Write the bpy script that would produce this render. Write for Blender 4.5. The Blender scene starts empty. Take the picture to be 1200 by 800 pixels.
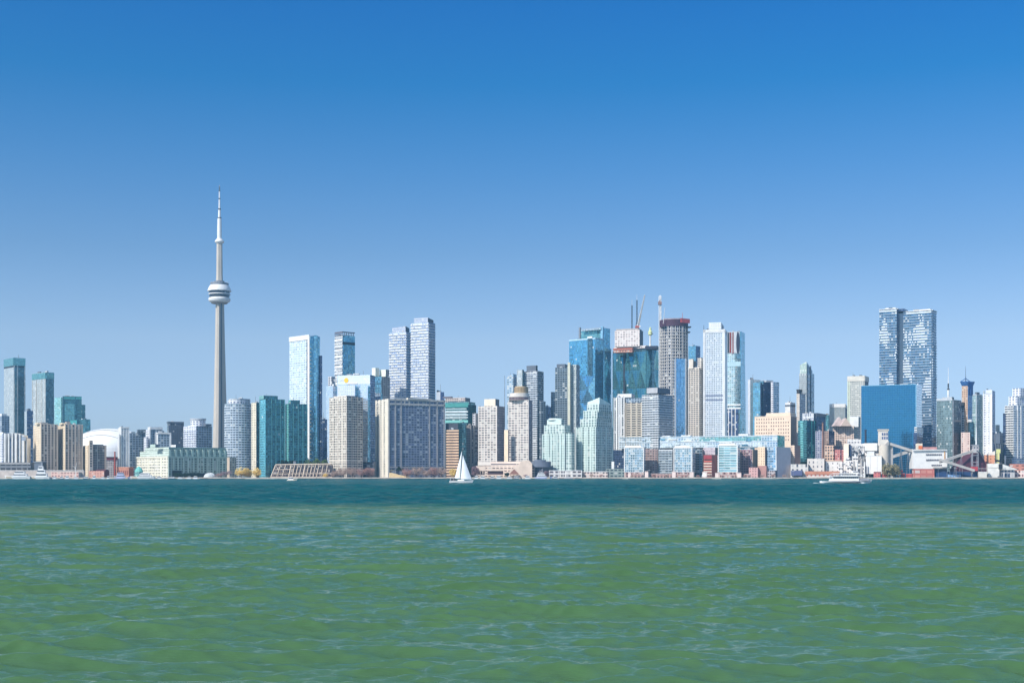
import bpy, math, random
import numpy as np
R = math.radians
random.seed(7)
rng = np.random.default_rng(7)
scn = bpy.context.scene

# ------------------------------------------------------------------ camera
F, CX, HY, H0 = 1537.0, 600.0, 558.6, 3.0        # focal length (photo px), centre, horizon row, eye height (m)
cam = bpy.data.objects.new('camera', bpy.data.cameras.new('camera'))
scn.collection.objects.link(cam)
cam.location = (0, 0, H0)
cam.rotation_euler = (R(90), 0, 0)
cam.data.sensor_width = 36.0
cam.data.lens = 36.0 * F / 1200.0
cam.data.shift_y = (HY - 400.0) / 1200.0
cam.data.clip_start = 0.5
cam.data.clip_end = 60000
scn.camera = cam

# ------------------------------------------------------------------ light
SUN_AZ, SUN_EL = 48.0, 39.0                       # degrees to the left of straight behind the camera, elevation
world = bpy.data.worlds.new('World')
scn.world = world
world.use_nodes = True
wn, wl = world.node_tree.nodes, world.node_tree.links
bg = wn['Background']
sky = wn.new('ShaderNodeTexSky')
sky.sky_type = 'NISHITA'
sky.sun_disc = False
sky.sun_elevation = R(SUN_EL)
sky.sun_rotation = R(180 + SUN_AZ)
sky.altitude = 0
sky.air_density = 1.0
sky.dust_density = 0.3
sky.ozone_density = 3.0
wtc = wn.new('ShaderNodeTexCoord')
wsep = wn.new('ShaderNodeSeparateXYZ')
wl.new(wtc.outputs['Generated'], wsep.inputs[0])
wramp = wn.new('ShaderNodeValToRGB')              # clear polarised spring sky: deeper blue higher up
wl.new(wsep.outputs['Z'], wramp.inputs[0])
SKY_GAIN = [(0.0, (0.561, 0.724, 1.157)), (0.0511, (0.755, 0.818, 1.103)), (0.1026, (0.883, 0.869, 1.008)), (0.1659, (0.542, 0.693, 0.875)), (0.2272, (0.282, 0.609, 0.891)), (0.2859, (0.057, 0.531, 0.886)), (0.34, (0.02, 0.476, 0.931)), (0.42, (0.6, 0.85, 1.15)), (0.55, (1.8, 1.6, 1.4)), (0.75, (2.5, 2.1, 1.75))]
def set_ramp(r, stops):
    e = r.color_ramp.elements
    while len(e) > 1: e.remove(e[-1])
    e[0].position, e[0].color = stops[0][0], (*stops[0][1], 1)
    for p, c in stops[1:]:
        k = e.new(p); k.color = (*c, 1)
set_ramp(wramp, SKY_GAIN)
wmul = wn.new('ShaderNodeMix'); wmul.data_type = 'RGBA'; wmul.blend_type = 'MULTIPLY'
wmul.inputs[0].default_value = 1.0
wl.new(sky.outputs[0], wmul.inputs[6]); wl.new(wramp.outputs[0], wmul.inputs[7])
wl.new(wmul.outputs[2], bg.inputs[0])
bg.inputs[1].default_value = 0.12
sun = bpy.data.objects.new('sun', bpy.data.lights.new('sun', 'SUN'))
scn.collection.objects.link(sun)
sun.data.energy = 4.9
sun.data.angle = R(0.53)
sun.data.color = (1.0, 0.955, 0.88)
sun.location = (-500, -300, 900)
sun.rotation_euler = (R(90 - SUN_EL), 0, R(-SUN_AZ))
vs = scn.view_settings
vs.view_transform = 'Standard'; vs.look = 'None'; vs.gamma = 1.0; vs.use_curve_mapping = False
vs.exposure = 0.2

# ------------------------------------------------------------------ helpers
def S(r, g, b):
    f = lambda c: (c / 12.92 if c <= 0.04045 else ((c + 0.055) / 1.055) ** 2.4)
    return (f(r / 255), f(g / 255), f(b / 255))
def PX(px, Y): return (px - CX) / F * Y
def PZ(py, Y): return H0 + (HY - py) / F * Y
GZ = 2.0                                           # quay level
LINK = scn.collection.objects.link

def empty(name, label=None, cat=None, loc=(0, 0, 0), group=None):
    o = bpy.data.objects.new(name, None); LINK(o)
    o.location = loc; o.empty_display_size = 1
    if label: o['label'] = label
    if cat: o['category'] = cat
    if group: o['group'] = group
    return o
def tag(o, label, cat, group=None):
    o['label'] = label; o['category'] = cat
    if group: o['group'] = group
    return o

def wloc(o):
    x = y = z = 0.0
    while o: x += o.location.x; y += o.location.y; z += o.location.z; o = o.parent
    return (x, y, z)

class MB:
    """collects faces (with uv in metres and a material slot) and links them as one mesh object"""
    def __init__(s): s.v = []; s.f = []; s.uv = []; s.mi = []; s.sm = []
    def face(s, pts, uv=None, mi=0, smooth=False):
        b = len(s.v); s.v += [tuple(p) for p in pts]
        s.f.append(tuple(range(b, b + len(pts))))
        s.uv += (uv if uv else [(0, 0)] * len(pts)); s.mi.append(mi); s.sm.append(smooth)
    def prism(s, poly, z0, z1, mi=None, top=0, poly2=None, smooth=False, runu=False, bottom=False, v0=0.0):
        n = len(poly); q = poly2 or poly
        zt = z1 if isinstance(z1, (list, tuple)) else [z1] * n
        run = 0.0
        for i in range(n):
            j = (i + 1) % n
            a, b = poly[i], poly[j]; c, d = q[j], q[i]
            L = math.hypot(b[0] - a[0], b[1] - a[1])
            m = (mi[i] if isinstance(mi, (list, tuple)) else (mi or 0))
            u0 = run if runu else 0.0
            s.face([(a[0], a[1], z0), (b[0], b[1], z0), (c[0], c[1], zt[j]), (d[0], d[1], zt[i])],
                   [(u0, v0), (u0 + L, v0), (u0 + L, v0 + zt[j] - z0), (u0, v0 + zt[i] - z0)], m, smooth)
            run += L
        s.face([(q[i][0], q[i][1], zt[i]) for i in range(n)], None, top)
        if bottom: s.face([(poly[i][0], poly[i][1], z0) for i in reversed(range(n))], None, top)
    def box(s, x0, x1, y0, y1, z0, z1, mi=0):
        s.prism([(x0, y0), (x1, y0), (x1, y1), (x0, y1)], z0, z1, mi, mi, bottom=True)
    def tube(s, p, q, r0, r1, n=6, mi=0):
        p = np.array(p, float); q = np.array(q, float); d = q - p; L = np.linalg.norm(d); d /= L
        a = np.cross(d, (0, 0, 1) if abs(d[2]) < .9 else (1, 0, 0)); a /= np.linalg.norm(a); b = np.cross(d, a)
        ring = lambda c, r: [tuple(c + r * (math.cos(t) * a + math.sin(t) * b)) for t in [2 * math.pi * k / n for k in range(n)]]
        A, B = ring(p, r0), ring(q, r1)
        for k in range(n):
            j = (k + 1) % n
            s.face([A[k], A[j], B[j], B[k]][::-1], None, mi, True)
        s.face(B[::-1], None, mi); s.face(A, None, mi)
    def lathe(s, cx, cy, prof, n=32, mi=0, smooth=True):
        for (r0, z0), (r1, z1) in zip(prof[:-1], prof[1:]):
            for k in range(n):
                a, b = 2 * math.pi * k / n, 2 * math.pi * (k + 1) / n
                s.face([(cx + r0 * math.cos(a), cy + r0 * math.sin(a), z0), (cx + r0 * math.cos(b), cy + r0 * math.sin(b), z0),
                        (cx + r1 * math.cos(b), cy + r1 * math.sin(b), z1), (cx + r1 * math.cos(a), cy + r1 * math.sin(a), z1)],
                       [(r0 * a, z0), (r0 * b, z0), (r0 * b, z1), (r0 * a, z1)], mi, smooth)
    def mesh(s, name, mats):
        me = bpy.data.meshes.new(name)
        me.from_pydata(s.v, [], s.f)
        uvl = me.uv_layers.new(name='UVMap')
        uvl.data.foreach_set('uv', np.array(s.uv, dtype=np.float32).ravel())
        for m in (mats if isinstance(mats, (list, tuple)) else [mats]): me.materials.append(m)
        me.polygons.foreach_set('material_index', s.mi)
        me.polygons.foreach_set('use_smooth', s.sm)
        me.update()
        return me
    def build(s, name, mats, parent=None):
        o = bpy.data.objects.new(name, s.mesh(name, mats)); LINK(o)
        if parent:                                  # meshes are written in world metres
            o.parent = parent; w = wloc(parent); o.location = (-w[0], -w[1], -w[2])
        return o

# ------------------------------------------------------------------ materials
MATS = {}
GLASS_TINT = (2.9, 1.9, 1.42)
def plain(key, col, rough=0.75, metal=0.0, noise=0.12, scale=0.15, spec=0.3):
    if key in MATS: return MATS[key]
    m = bpy.data.materials.new(key); m.use_nodes = True
    nt = m.node_tree; p = nt.nodes['Principled BSDF']
    p.inputs['Roughness'].default_value = rough; p.inputs['Metallic'].default_value = metal
    p.inputs['Specular IOR Level'].default_value = spec
    tc = nt.nodes.new('ShaderNodeTexCoord')
    nz = nt.nodes.new('ShaderNodeTexNoise'); nz.inputs['Scale'].default_value = scale; nz.inputs['Detail'].default_value = 6
    nt.links.new(tc.outputs['Object'], nz.inputs['Vector'])
    mr = nt.nodes.new('ShaderNodeMapRange'); mr.inputs[1].default_value = 0.3; mr.inputs[2].default_value = 0.7
    mr.inputs[3].default_value = 1 - noise; mr.inputs[4].default_value = 1 + noise
    nt.links.new(nz.outputs[0], mr.inputs[0])
    mx = nt.nodes.new('ShaderNodeVectorMath'); mx.operation = 'SCALE'; mx.inputs[0].default_value = col
    nt.links.new(mr.outputs[0], mx.inputs['Scale'])
    nt.links.new(mx.outputs[0], p.inputs['Base Color'])
    MATS[key] = m
    return m

def fac(key, wall, glass, fh=3.0, bw=3.0, wx=0.6, wz=0.6, var=0.5, blinds=0.08, metal=0.5, rough=0.12, tilt=0.03,
        blindcol=None, wallvar=0.1, group=1, gx=None, patch=0.0, glass2=None):
    """facade: windows of width share wx and height share wz on a bay x floor grid; each pane has its own tone and tilt.
       glass2: a second pane colour mixed in over broad zones of the wall"""
    if key in MATS: return MATS[key]
    if metal > .45:                                 # coated glass: its own tint, not the sky's
        glass = tuple(min(1.0, c * k) for c, k in zip(glass, GLASS_TINT)); blinds = min(blinds, .006) if metal > .75 else blinds
    m = bpy.data.materials.new(key); m.use_nodes = True
    nt = m.node_tree; N = nt.nodes.new; Lk = nt.links.new
    p = nt.nodes['Principled BSDF']
    def math_(op, a, b=None, c=None):
        n = N('ShaderNodeMath'); n.operation = op
        for i, x in enumerate((a, b, c)):
            if x is None: continue
            if isinstance(x, (int, float)): n.inputs[i].default_value = x
            else: Lk(x, n.inputs[i])
        return n.outputs[0]
    def mixc(f, a, b):
        n = N('ShaderNodeMix'); n.data_type = 'RGBA'
        if isinstance(f, (int, float)): n.inputs[0].default_value = f
        else: Lk(f, n.inputs[0])
        for i, x in ((6, a), (7, b)):
            if isinstance(x, tuple): n.inputs[i].default_value = (*x, 1)
            else: Lk(x, n.inputs[i])
        return n.outputs[2]
    uv = N('ShaderNodeUVMap'); sp = N('ShaderNodeSeparateXYZ'); Lk(uv.outputs[0], sp.inputs[0])
    u = math_('DIVIDE', sp.outputs[0], bw); v = math_('DIVIDE', sp.outputs[1], fh)
    fu, fv = math_('FRACT', u), math_('FRACT', v)
    cu, cv = math_('FLOOR', u), math_('FLOOR', v)
    au = math_('LESS_THAN', math_('ABSOLUTE', math_('SUBTRACT', fu, 0.5)), wx / 2)
    av = math_('LESS_THAN', math_('ABSOLUTE', math_('SUBTRACT', fv, 0.52)), wz / 2)
    mask = math_('MULTIPLY', au, av)
    oi = N('ShaderNodeObjectInfo')
    cb = N('ShaderNodeCombineXYZ'); Lk(cu, cb.inputs[0]); Lk(cv, cb.inputs[1]); Lk(oi.outputs['Random'], cb.inputs[2])
    wnz = N('ShaderNodeTexWhiteNoise'); wnz.noise_dimensions = '3D'; Lk(cb.outputs[0], wnz.inputs['Vector'])
    rnd = wnz.outputs['Value']
    dark = tuple(c * (1 - var) for c in glass); lite = tuple(min(1, c * (1 + var)) for c in glass)
    gcol = mixc(rnd, dark, lite)
    if glass2:
        nz = N('ShaderNodeTexNoise'); nz.inputs['Scale'].default_value = 0.035; nz.inputs['Detail'].default_value = 3
        Lk(uv.outputs[0], nz.inputs['Vector'])
        z = N('ShaderNodeMapRange'); z.inputs[1].default_value = 0.5; z.inputs[2].default_value = 0.56
        Lk(nz.outputs[0], z.inputs[0]); gcol = mixc(math_('MULTIPLY', z.outputs[0], 0.8), gcol, glass2)
    bl = math_('LESS_THAN', wnz.outputs['Color'] if False else math_('FRACT', math_('MULTIPLY', rnd, 7.31)), blinds)
    gcol = mixc(math_('MULTIPLY', bl, 0.75), gcol, blindcol or S(205, 205, 200))
    nw = N('ShaderNodeTexNoise'); nw.inputs['Scale'].default_value = 0.12; nw.inputs['Detail'].default_value = 5
    Lk(uv.outputs[0], nw.inputs['Vector'])
    mw = N('ShaderNodeMapRange'); mw.inputs[1].default_value = 0.3; mw.inputs[2].default_value = 0.7
    mw.inputs[3].default_value = 1 - wallvar; mw.inputs[4].default_value = 1 + wallvar
    Lk(nw.outputs[0], mw.inputs[0])
    wv = N('ShaderNodeVectorMath'); wv.operation = 'SCALE'; wv.inputs[0].default_value = wall; Lk(mw.outputs[0], wv.inputs['Scale'])
    Lk(mixc(mask, wv.outputs[0], gcol), p.inputs['Base Color'])
    gm = math_('MULTIPLY', mask, math_('SUBTRACT', 1.0, math_('MULTIPLY', bl, 0.8)))
    Lk(math_('MULTIPLY', gm, metal), p.inputs['Metallic'])
    Lk(math_('ADD', math_('MULTIPLY', mask, rough - 0.7), 0.7), p.inputs['Roughness'])
    p.inputs['Specular IOR Level'].default_value = 0.4
    geo = N('ShaderNodeNewGeometry')
    sc = N('ShaderNodeVectorMath'); sc.operation = 'SUBTRACT'; Lk(wnz.outputs['Color'], sc.inputs[0]); sc.inputs[1].default_value = (.5, .5, .5)
    s2 = N('ShaderNodeVectorMath'); s2.operation = 'SCALE'; Lk(sc.outputs[0], s2.inputs[0]); Lk(math_('MULTIPLY', mask, tilt * 2), s2.inputs['Scale'])
    ad = N('ShaderNodeVectorMath'); ad.operation = 'ADD'; Lk(geo.outputs['Normal'], ad.inputs[0]); Lk(s2.outputs[0], ad.inputs[1])
    nn = N('ShaderNodeVectorMath'); nn.operation = 'NORMALIZE'; Lk(ad.outputs[0], nn.inputs[0])
    Lk(nn.outputs[0], p.inputs['Normal'])
    MATS[key] = m
    return m
# ------------------------------------------------------------------ water, shore, ground
def water():
    ys = []; y = 9.0
    while y < 1915:
        ys.append(y); y += max(0.05, min(y * y / (4.4 * H0 * F), 0.9 if y < 450 else 2.2))
    ys = np.array(ys)
    ta = np.linspace(-0.85, 0.85, 1000)            # tan of the bearing: far wider than the lens sees
    ta = np.sign(ta) * np.abs(ta) ** 1.25
    Yg, Tg = np.meshgrid(ys, ta, indexing='ij')
    Xg = Tg * Yg
    step = np.gradient(ys)[:, None] * np.ones_like(Tg)
    Zg = np.zeros_like(Xg); DX = np.zeros_like(Xg); DY = np.zeros_like(Xg)
    r = np.random.default_rng(3)
    NW = 150
    chop = 1 + 0.9 * np.clip((Yg - 132) / 40, 0, 1)               # rougher beyond the shelf
    lam = np.exp(r.uniform(math.log(0.26), math.log(9.0), NW))
    for i in range(NW):
        l = lam[i]; k = 2 * math.pi / l
        ang = r.normal(0, 0.36) + 0.05
        kx, ky = k * math.sin(ang), k * math.cos(ang)
        a = WAVE * l * (1.75 if l < 0.7 else 1.3 if l < 1.2 else 0.95 if l < 3 else 1.25 * (3 / l) ** 0.6)
        ph = r.uniform(0, 6.28)
        gx, gy = r.normal(0, 1, 2) * 0.35 / l                       # wave groups
        env = 0.55 + 0.45 * np.cos(gx * Xg + gy * Yg + r.uniform(0, 6.28))
        fade = np.clip((l / step - 1.5) / 1.6, 0, 1)
        A = a * env * fade * chop
        arg = kx * Xg + ky * Yg + ph
        c, s = np.cos(arg), np.sin(arg)
        Zg += A * c; DX -= (0.9 if l < 2 else 0.6) * A * s * kx / k; DY -= (0.9 if l < 2 else 0.6) * A * s * ky / k
    deep = np.clip((Yg - 135) / 60, 0, 1)
    for i in range(26):                                             # wakes and longer chop of the open harbour
        l = math.exp(r.uniform(math.log(9), math.log(34))); k = 2 * math.pi / l; ang = r.normal(0, 0.75)
        A = .0028 * l * np.clip((l / step - 1.5) / 1.6, 0, 1) * deep * (0.5 + 0.5 * np.cos(r.normal(0, .5) / l * Xg + r.normal(0, .35) / l * Yg + r.uniform(0, 6.28)))
        Zg += A * np.cos(k * math.sin(ang) * Xg + k * math.cos(ang) * Yg + r.uniform(0, 6.28))
    Xg = Xg + DX; Yw = Yg + DY
    nr, nc = Xg.shape
    co = np.stack([Xg, Yw, Zg], -1).reshape(-1, 3)
    a = (np.arange(nr - 1)[:, None] * nc + np.arange(nc - 1)[None, :])
    quads = np.stack([a, a + 1, a + nc + 1, a + nc], -1).reshape(-1, 4)
    # calm flanks and rear: the lake goes on round the camera
    b = len(co)
    ring_in = [(ta[0] * ys[-1], ys[-1]), (ta[-1] * ys[-1], ys[-1]), (ta[-1] * ys[0], ys[0]), (ta[0] * ys[0], ys[0])]
    extra = np.array([(x, y_, -0.02) for x, y_ in ring_in] + [(-3500, 1915, -.02), (3500, 1915, -.02), (3500, -600, -.02), (-3500, -600, -.02)])
    co = np.vstack([co, extra])
    ex = np.array([(b + 0, b + 3, b + 7, b + 4), (b + 2, b + 1, b + 5, b + 6), (b + 3, b + 2, b + 6, b + 7)])
    quads = np.vstack([quads, ex])
    me = bpy.data.meshes.new('lake_water')
    me.vertices.add(len(co)); me.vertices.foreach_set('co', co.astype(np.float32).ravel())
    me.loops.add(quads.size); me.loops.foreach_set('vertex_index', quads.astype(np.int32).ravel())
    me.polygons.add(len(quads))
    me.polygons.foreach_set('loop_start', np.arange(0, quads.size, 4, dtype=np.int32))
    me.polygons.foreach_set('use_smooth', np.ones(len(quads), dtype=bool))
    me.update(calc_edges=True)
    o = bpy.data.objects.new('lake_water', me); LINK(o); o['kind'] = 'structure'
    m = bpy.data.materials.new('lake_water'); m.use_nodes = True
    nt = m.node_tree; N = nt.nodes.new; Lk = nt.links.new; p = nt.nodes['Principled BSDF']
    geo = N('ShaderNodeNewGeometry'); sp = N('ShaderNodeSeparateXYZ'); Lk(geo.outputs['Position'], sp.inputs[0])
    # the sand shelf ends about 128 m out: green over the shelf, blue over deep water
    nz = N('ShaderNodeTexNoise'); nz.inputs['Scale'].default_value = 0.045; nz.inputs['Detail'].default_value = 4
    Lk(geo.outputs['Position'], nz.inputs['Vector'])
    ma = N('ShaderNodeMath'); ma.operation = 'MULTIPLY_ADD'; Lk(nz.outputs[0], ma.inputs[0]); ma.inputs[1].default_value = 34.0; Lk(sp.outputs[1], ma.inputs[2])
    mr = N('ShaderNodeMapRange'); mr.interpolation_type = 'SMOOTHSTEP'; mr.inputs[1].default_value = 130; mr.inputs[2].default_value = 172
    Lk(ma.outputs[0], mr.inputs[0])
    # stirred-up silt: broad patches of a slightly different green
    n2 = N('ShaderNodeTexNoise'); n2.inputs['Scale'].default_value = 0.09; n2.inputs['Detail'].default_value = 5
    Lk(geo.outputs['Position'], n2.inputs['Vector'])
    g = N('ShaderNodeMix'); g.data_type = 'RGBA'; Lk(n2.outputs[0], g.inputs[0])
    g.inputs[6].default_value = (*GREEN_A, 1); g.inputs[7].default_value = (*GREEN_B, 1)
    mx = N('ShaderNodeMix'); mx.data_type = 'RGBA'; Lk(mr.outputs[0], mx.inputs[0]); Lk(g.outputs[2], mx.inputs[6]); mx.inputs[7].default_value = (*DEEP, 1)
    nt.nodes.remove(p)
    df = N('ShaderNodeBsdfDiffuse'); Lk(mx.outputs[2], df.inputs[0])
    gl = N('ShaderNodeBsdfAnisotropic'); gl.inputs['Color'].default_value = (1, 1, .84, 1)
    rg = N('ShaderNodeMapRange'); Lk(mr.outputs[0], rg.inputs[0]); rg.inputs[3].default_value = .04; rg.inputs[4].default_value = .1
    Lk(rg.outputs[0], gl.inputs['Roughness'])
    fr = N('ShaderNodeFresnel'); fr.inputs[0].default_value = 1.333
    # a polarising filter takes out part of the glare; choppier deep water shows more of its own colour
    kk = N('ShaderNodeMapRange'); Lk(mr.outputs[0], kk.inputs[0]); kk.inputs[3].default_value = GLARE[0]; kk.inputs[4].default_value = GLARE[1]
    fm = N('ShaderNodeMath'); fm.operation = 'MULTIPLY'; Lk(fr.outputs[0], fm.inputs[0]); Lk(kk.outputs[0], fm.inputs[1])
    # cat's-paws: wind-ruffled and smoother streaks
    wm = N('ShaderNodeMapping'); wm.inputs['Scale'].default_value = (.03, .06, 1); Lk(geo.outputs['Position'], wm.inputs[0])
    wz = N('ShaderNodeTexNoise'); wz.inputs['Scale'].default_value = 1.0; wz.inputs['Detail'].default_value = 7; wz.inputs['Roughness'].default_value = .62; Lk(wm.outputs[0], wz.inputs['Vector'])
    wr = N('ShaderNodeMapRange'); wr.inputs[1].default_value = .3; wr.inputs[2].default_value = .7; wr.inputs[3].default_value = .7; wr.inputs[4].default_value = 1.25; Lk(wz.outputs[0], wr.inputs[0])
    f2 = N('ShaderNodeMath'); f2.operation = 'MULTIPLY'; Lk(fm.outputs[0], f2.inputs[0]); Lk(wr.outputs[0], f2.inputs[1]); fm = f2
    ms = N('ShaderNodeMixShader'); Lk(fm.outputs[0], ms.inputs[0]); Lk(df.outputs[0], ms.inputs[1]); Lk(gl.outputs[0], ms.inputs[2])
    Lk(ms.outputs[0], nt.nodes['Material Output'].inputs[0])
    # capillary ripples
    mp = N('ShaderNodeMapping'); mp.inputs['Scale'].default_value = (0.38, 1.0, 1.0)
    Lk(geo.outputs['Position'], mp.inputs[0])
    b1 = N('ShaderNodeTexNoise'); b1.inputs['Scale'].default_value = 2.4; b1.inputs['Detail'].default_value = 8; b1.inputs['Roughness'].default_value = 0.68
    Lk(mp.outputs[0], b1.inputs['Vector'])
    bp = N('ShaderNodeBump'); bp.inputs['Strength'].default_value = 0.8; bp.inputs['Distance'].default_value = 0.06
    Lk(b1.outputs[0], bp.inputs['Height'])
    b2 = N('ShaderNodeTexNoise'); b2.inputs['Scale'].default_value = 0.5; b2.inputs['Detail'].default_value = 6; b2.inputs['Roughness'].default_value = 0.62
    Lk(mp.outputs[0], b2.inputs['Vector'])
    far = N('ShaderNodeMapRange'); far.inputs[1].default_value = 40; far.inputs[2].default_value = 170; far.inputs[3].default_value = 0.0; far.inputs[4].default_value = 1.0
    Lk(sp.outputs[1], far.inputs[0])
    bq = N('ShaderNodeBump'); Lk(far.outputs[0], bq.inputs['Strength']); bq.inputs['Distance'].default_value = 1.8
    Lk(b2.outputs[0], bq.inputs['Height']); Lk(bp.outputs[0], bq.inputs['Normal'])
    
    for q in (df, gl, fr): Lk(bq.outputs[0], q.inputs['Normal'])
    me.materials.append(m)
    return o
HAZE = 8.5e-5
GLARE = (1.0, 0.8)
WAVE = 0.0062
GREEN_A, GREEN_B, DEEP = S(60, 94, 64), S(70, 104, 64), S(10, 82, 86)
water()
# the air over the harbour
m = MB(); m.box(-3600, 3600, -700, 5100, -5.5, 590)
hz = bpy.data.materials.new('haze'); hz.use_nodes = True
hn = hz.node_tree; hn.nodes.clear()
ho = hn.nodes.new('ShaderNodeOutputMaterial'); hv = hn.nodes.new('ShaderNodeVolumePrincipled')
hv.inputs['Color'].default_value = (0.34, 0.72, 1.0, 1); hv.inputs['Density'].default_value = HAZE; hv.inputs['Anisotropy'].default_value = 0.2
hn.links.new(hv.outputs[0], ho.inputs['Volume'])
haze = m.build('haze', hz); haze['kind'] = 'stuff'

m = MB(); m.box(-3500, 3500, 1903, 5000, -4, GZ)
ground = m.build('ground', plain('ground', S(120, 112, 104), 0.9, noise=0.25, scale=0.05)); ground['kind'] = 'structure'
m = MB()
x = -2400
while x < 2400:
    w = random.uniform(18, 60)
    m.box(x, x + w - .05, 1898.6 + random.uniform(-.4, .4), 1902.9, -3, GZ + 0.35 + random.uniform(-.15, .25)); x += w
quay = m.build('quay_wall', plain('quay_concrete', S(190, 182, 170), 0.85, noise=0.3, scale=0.08)); quay['kind'] = 'structure'
# a dark tide band of timber fenders at the foot of the quay
m = MB()
x = -2400
while x < 2400:
    w = random.uniform(8, 90)
    if random.random() < .7: m.box(x, x + w, 1897.6, 1898.1, -2, 0.9)
    x += w
fend = m.build('quay_fender', plain('quay_fender', S(58, 52, 48), 0.9)); fend['kind'] = 'structure'
# ------------------------------------------------------------------ building kit
def foot(xl, xc, xr, Y, th, dep=None):
    """plan of a block from the photo columns of its left edge, nearest corner and right edge, turned th degrees"""
    t = R(th)
    C = np.array([PX(xc, Y), Y])
    d1 = np.array([-math.cos(t), math.sin(t)]); d2 = np.array([math.sin(t), math.cos(t)])
    def run(px, d):
        u = (px - CX) / F
        return (u * C[1] - C[0]) / (d[0] - u * d[1])
    t1 = run(xl, d1) if xl < xc else (dep or 30.0)
    t2 = run(xr, d2) if xr > xc else (dep or 30.0)
    if dep and xl < xc and xr > xc:
        if th < 45: t2 = max(t2, dep) if t2 < 0 else t2
    t1, t2 = abs(t1), abs(t2)
    L = C + t1 * d1; Rr = C + t2 * d2
    return [tuple(L), tuple(C), tuple(Rr), tuple(L + Rr - C)]

class Face:
    def __init__(s, a, b):
        s.a = np.array(a); d = np.array(b) - s.a; s.L = float(np.linalg.norm(d)); s.d = d / s.L
        s.n = np.array([s.d[1], -s.d[0]])
    def pt(s, u, off): p = s.a + s.d * u + s.n * off; return (float(p[0]), float(p[1]))
    def box(s, mb, f0, f1, z0, z1, proud, mi=0, inn=0.3):
        u0, u1 = f0 * s.L, f1 * s.L
        mb.prism([s.pt(u0, proud), s.pt(u1, proud), s.pt(u1, -inn), s.pt(u0, -inn)], z0, z1, mi, mi, bottom=True)

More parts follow.
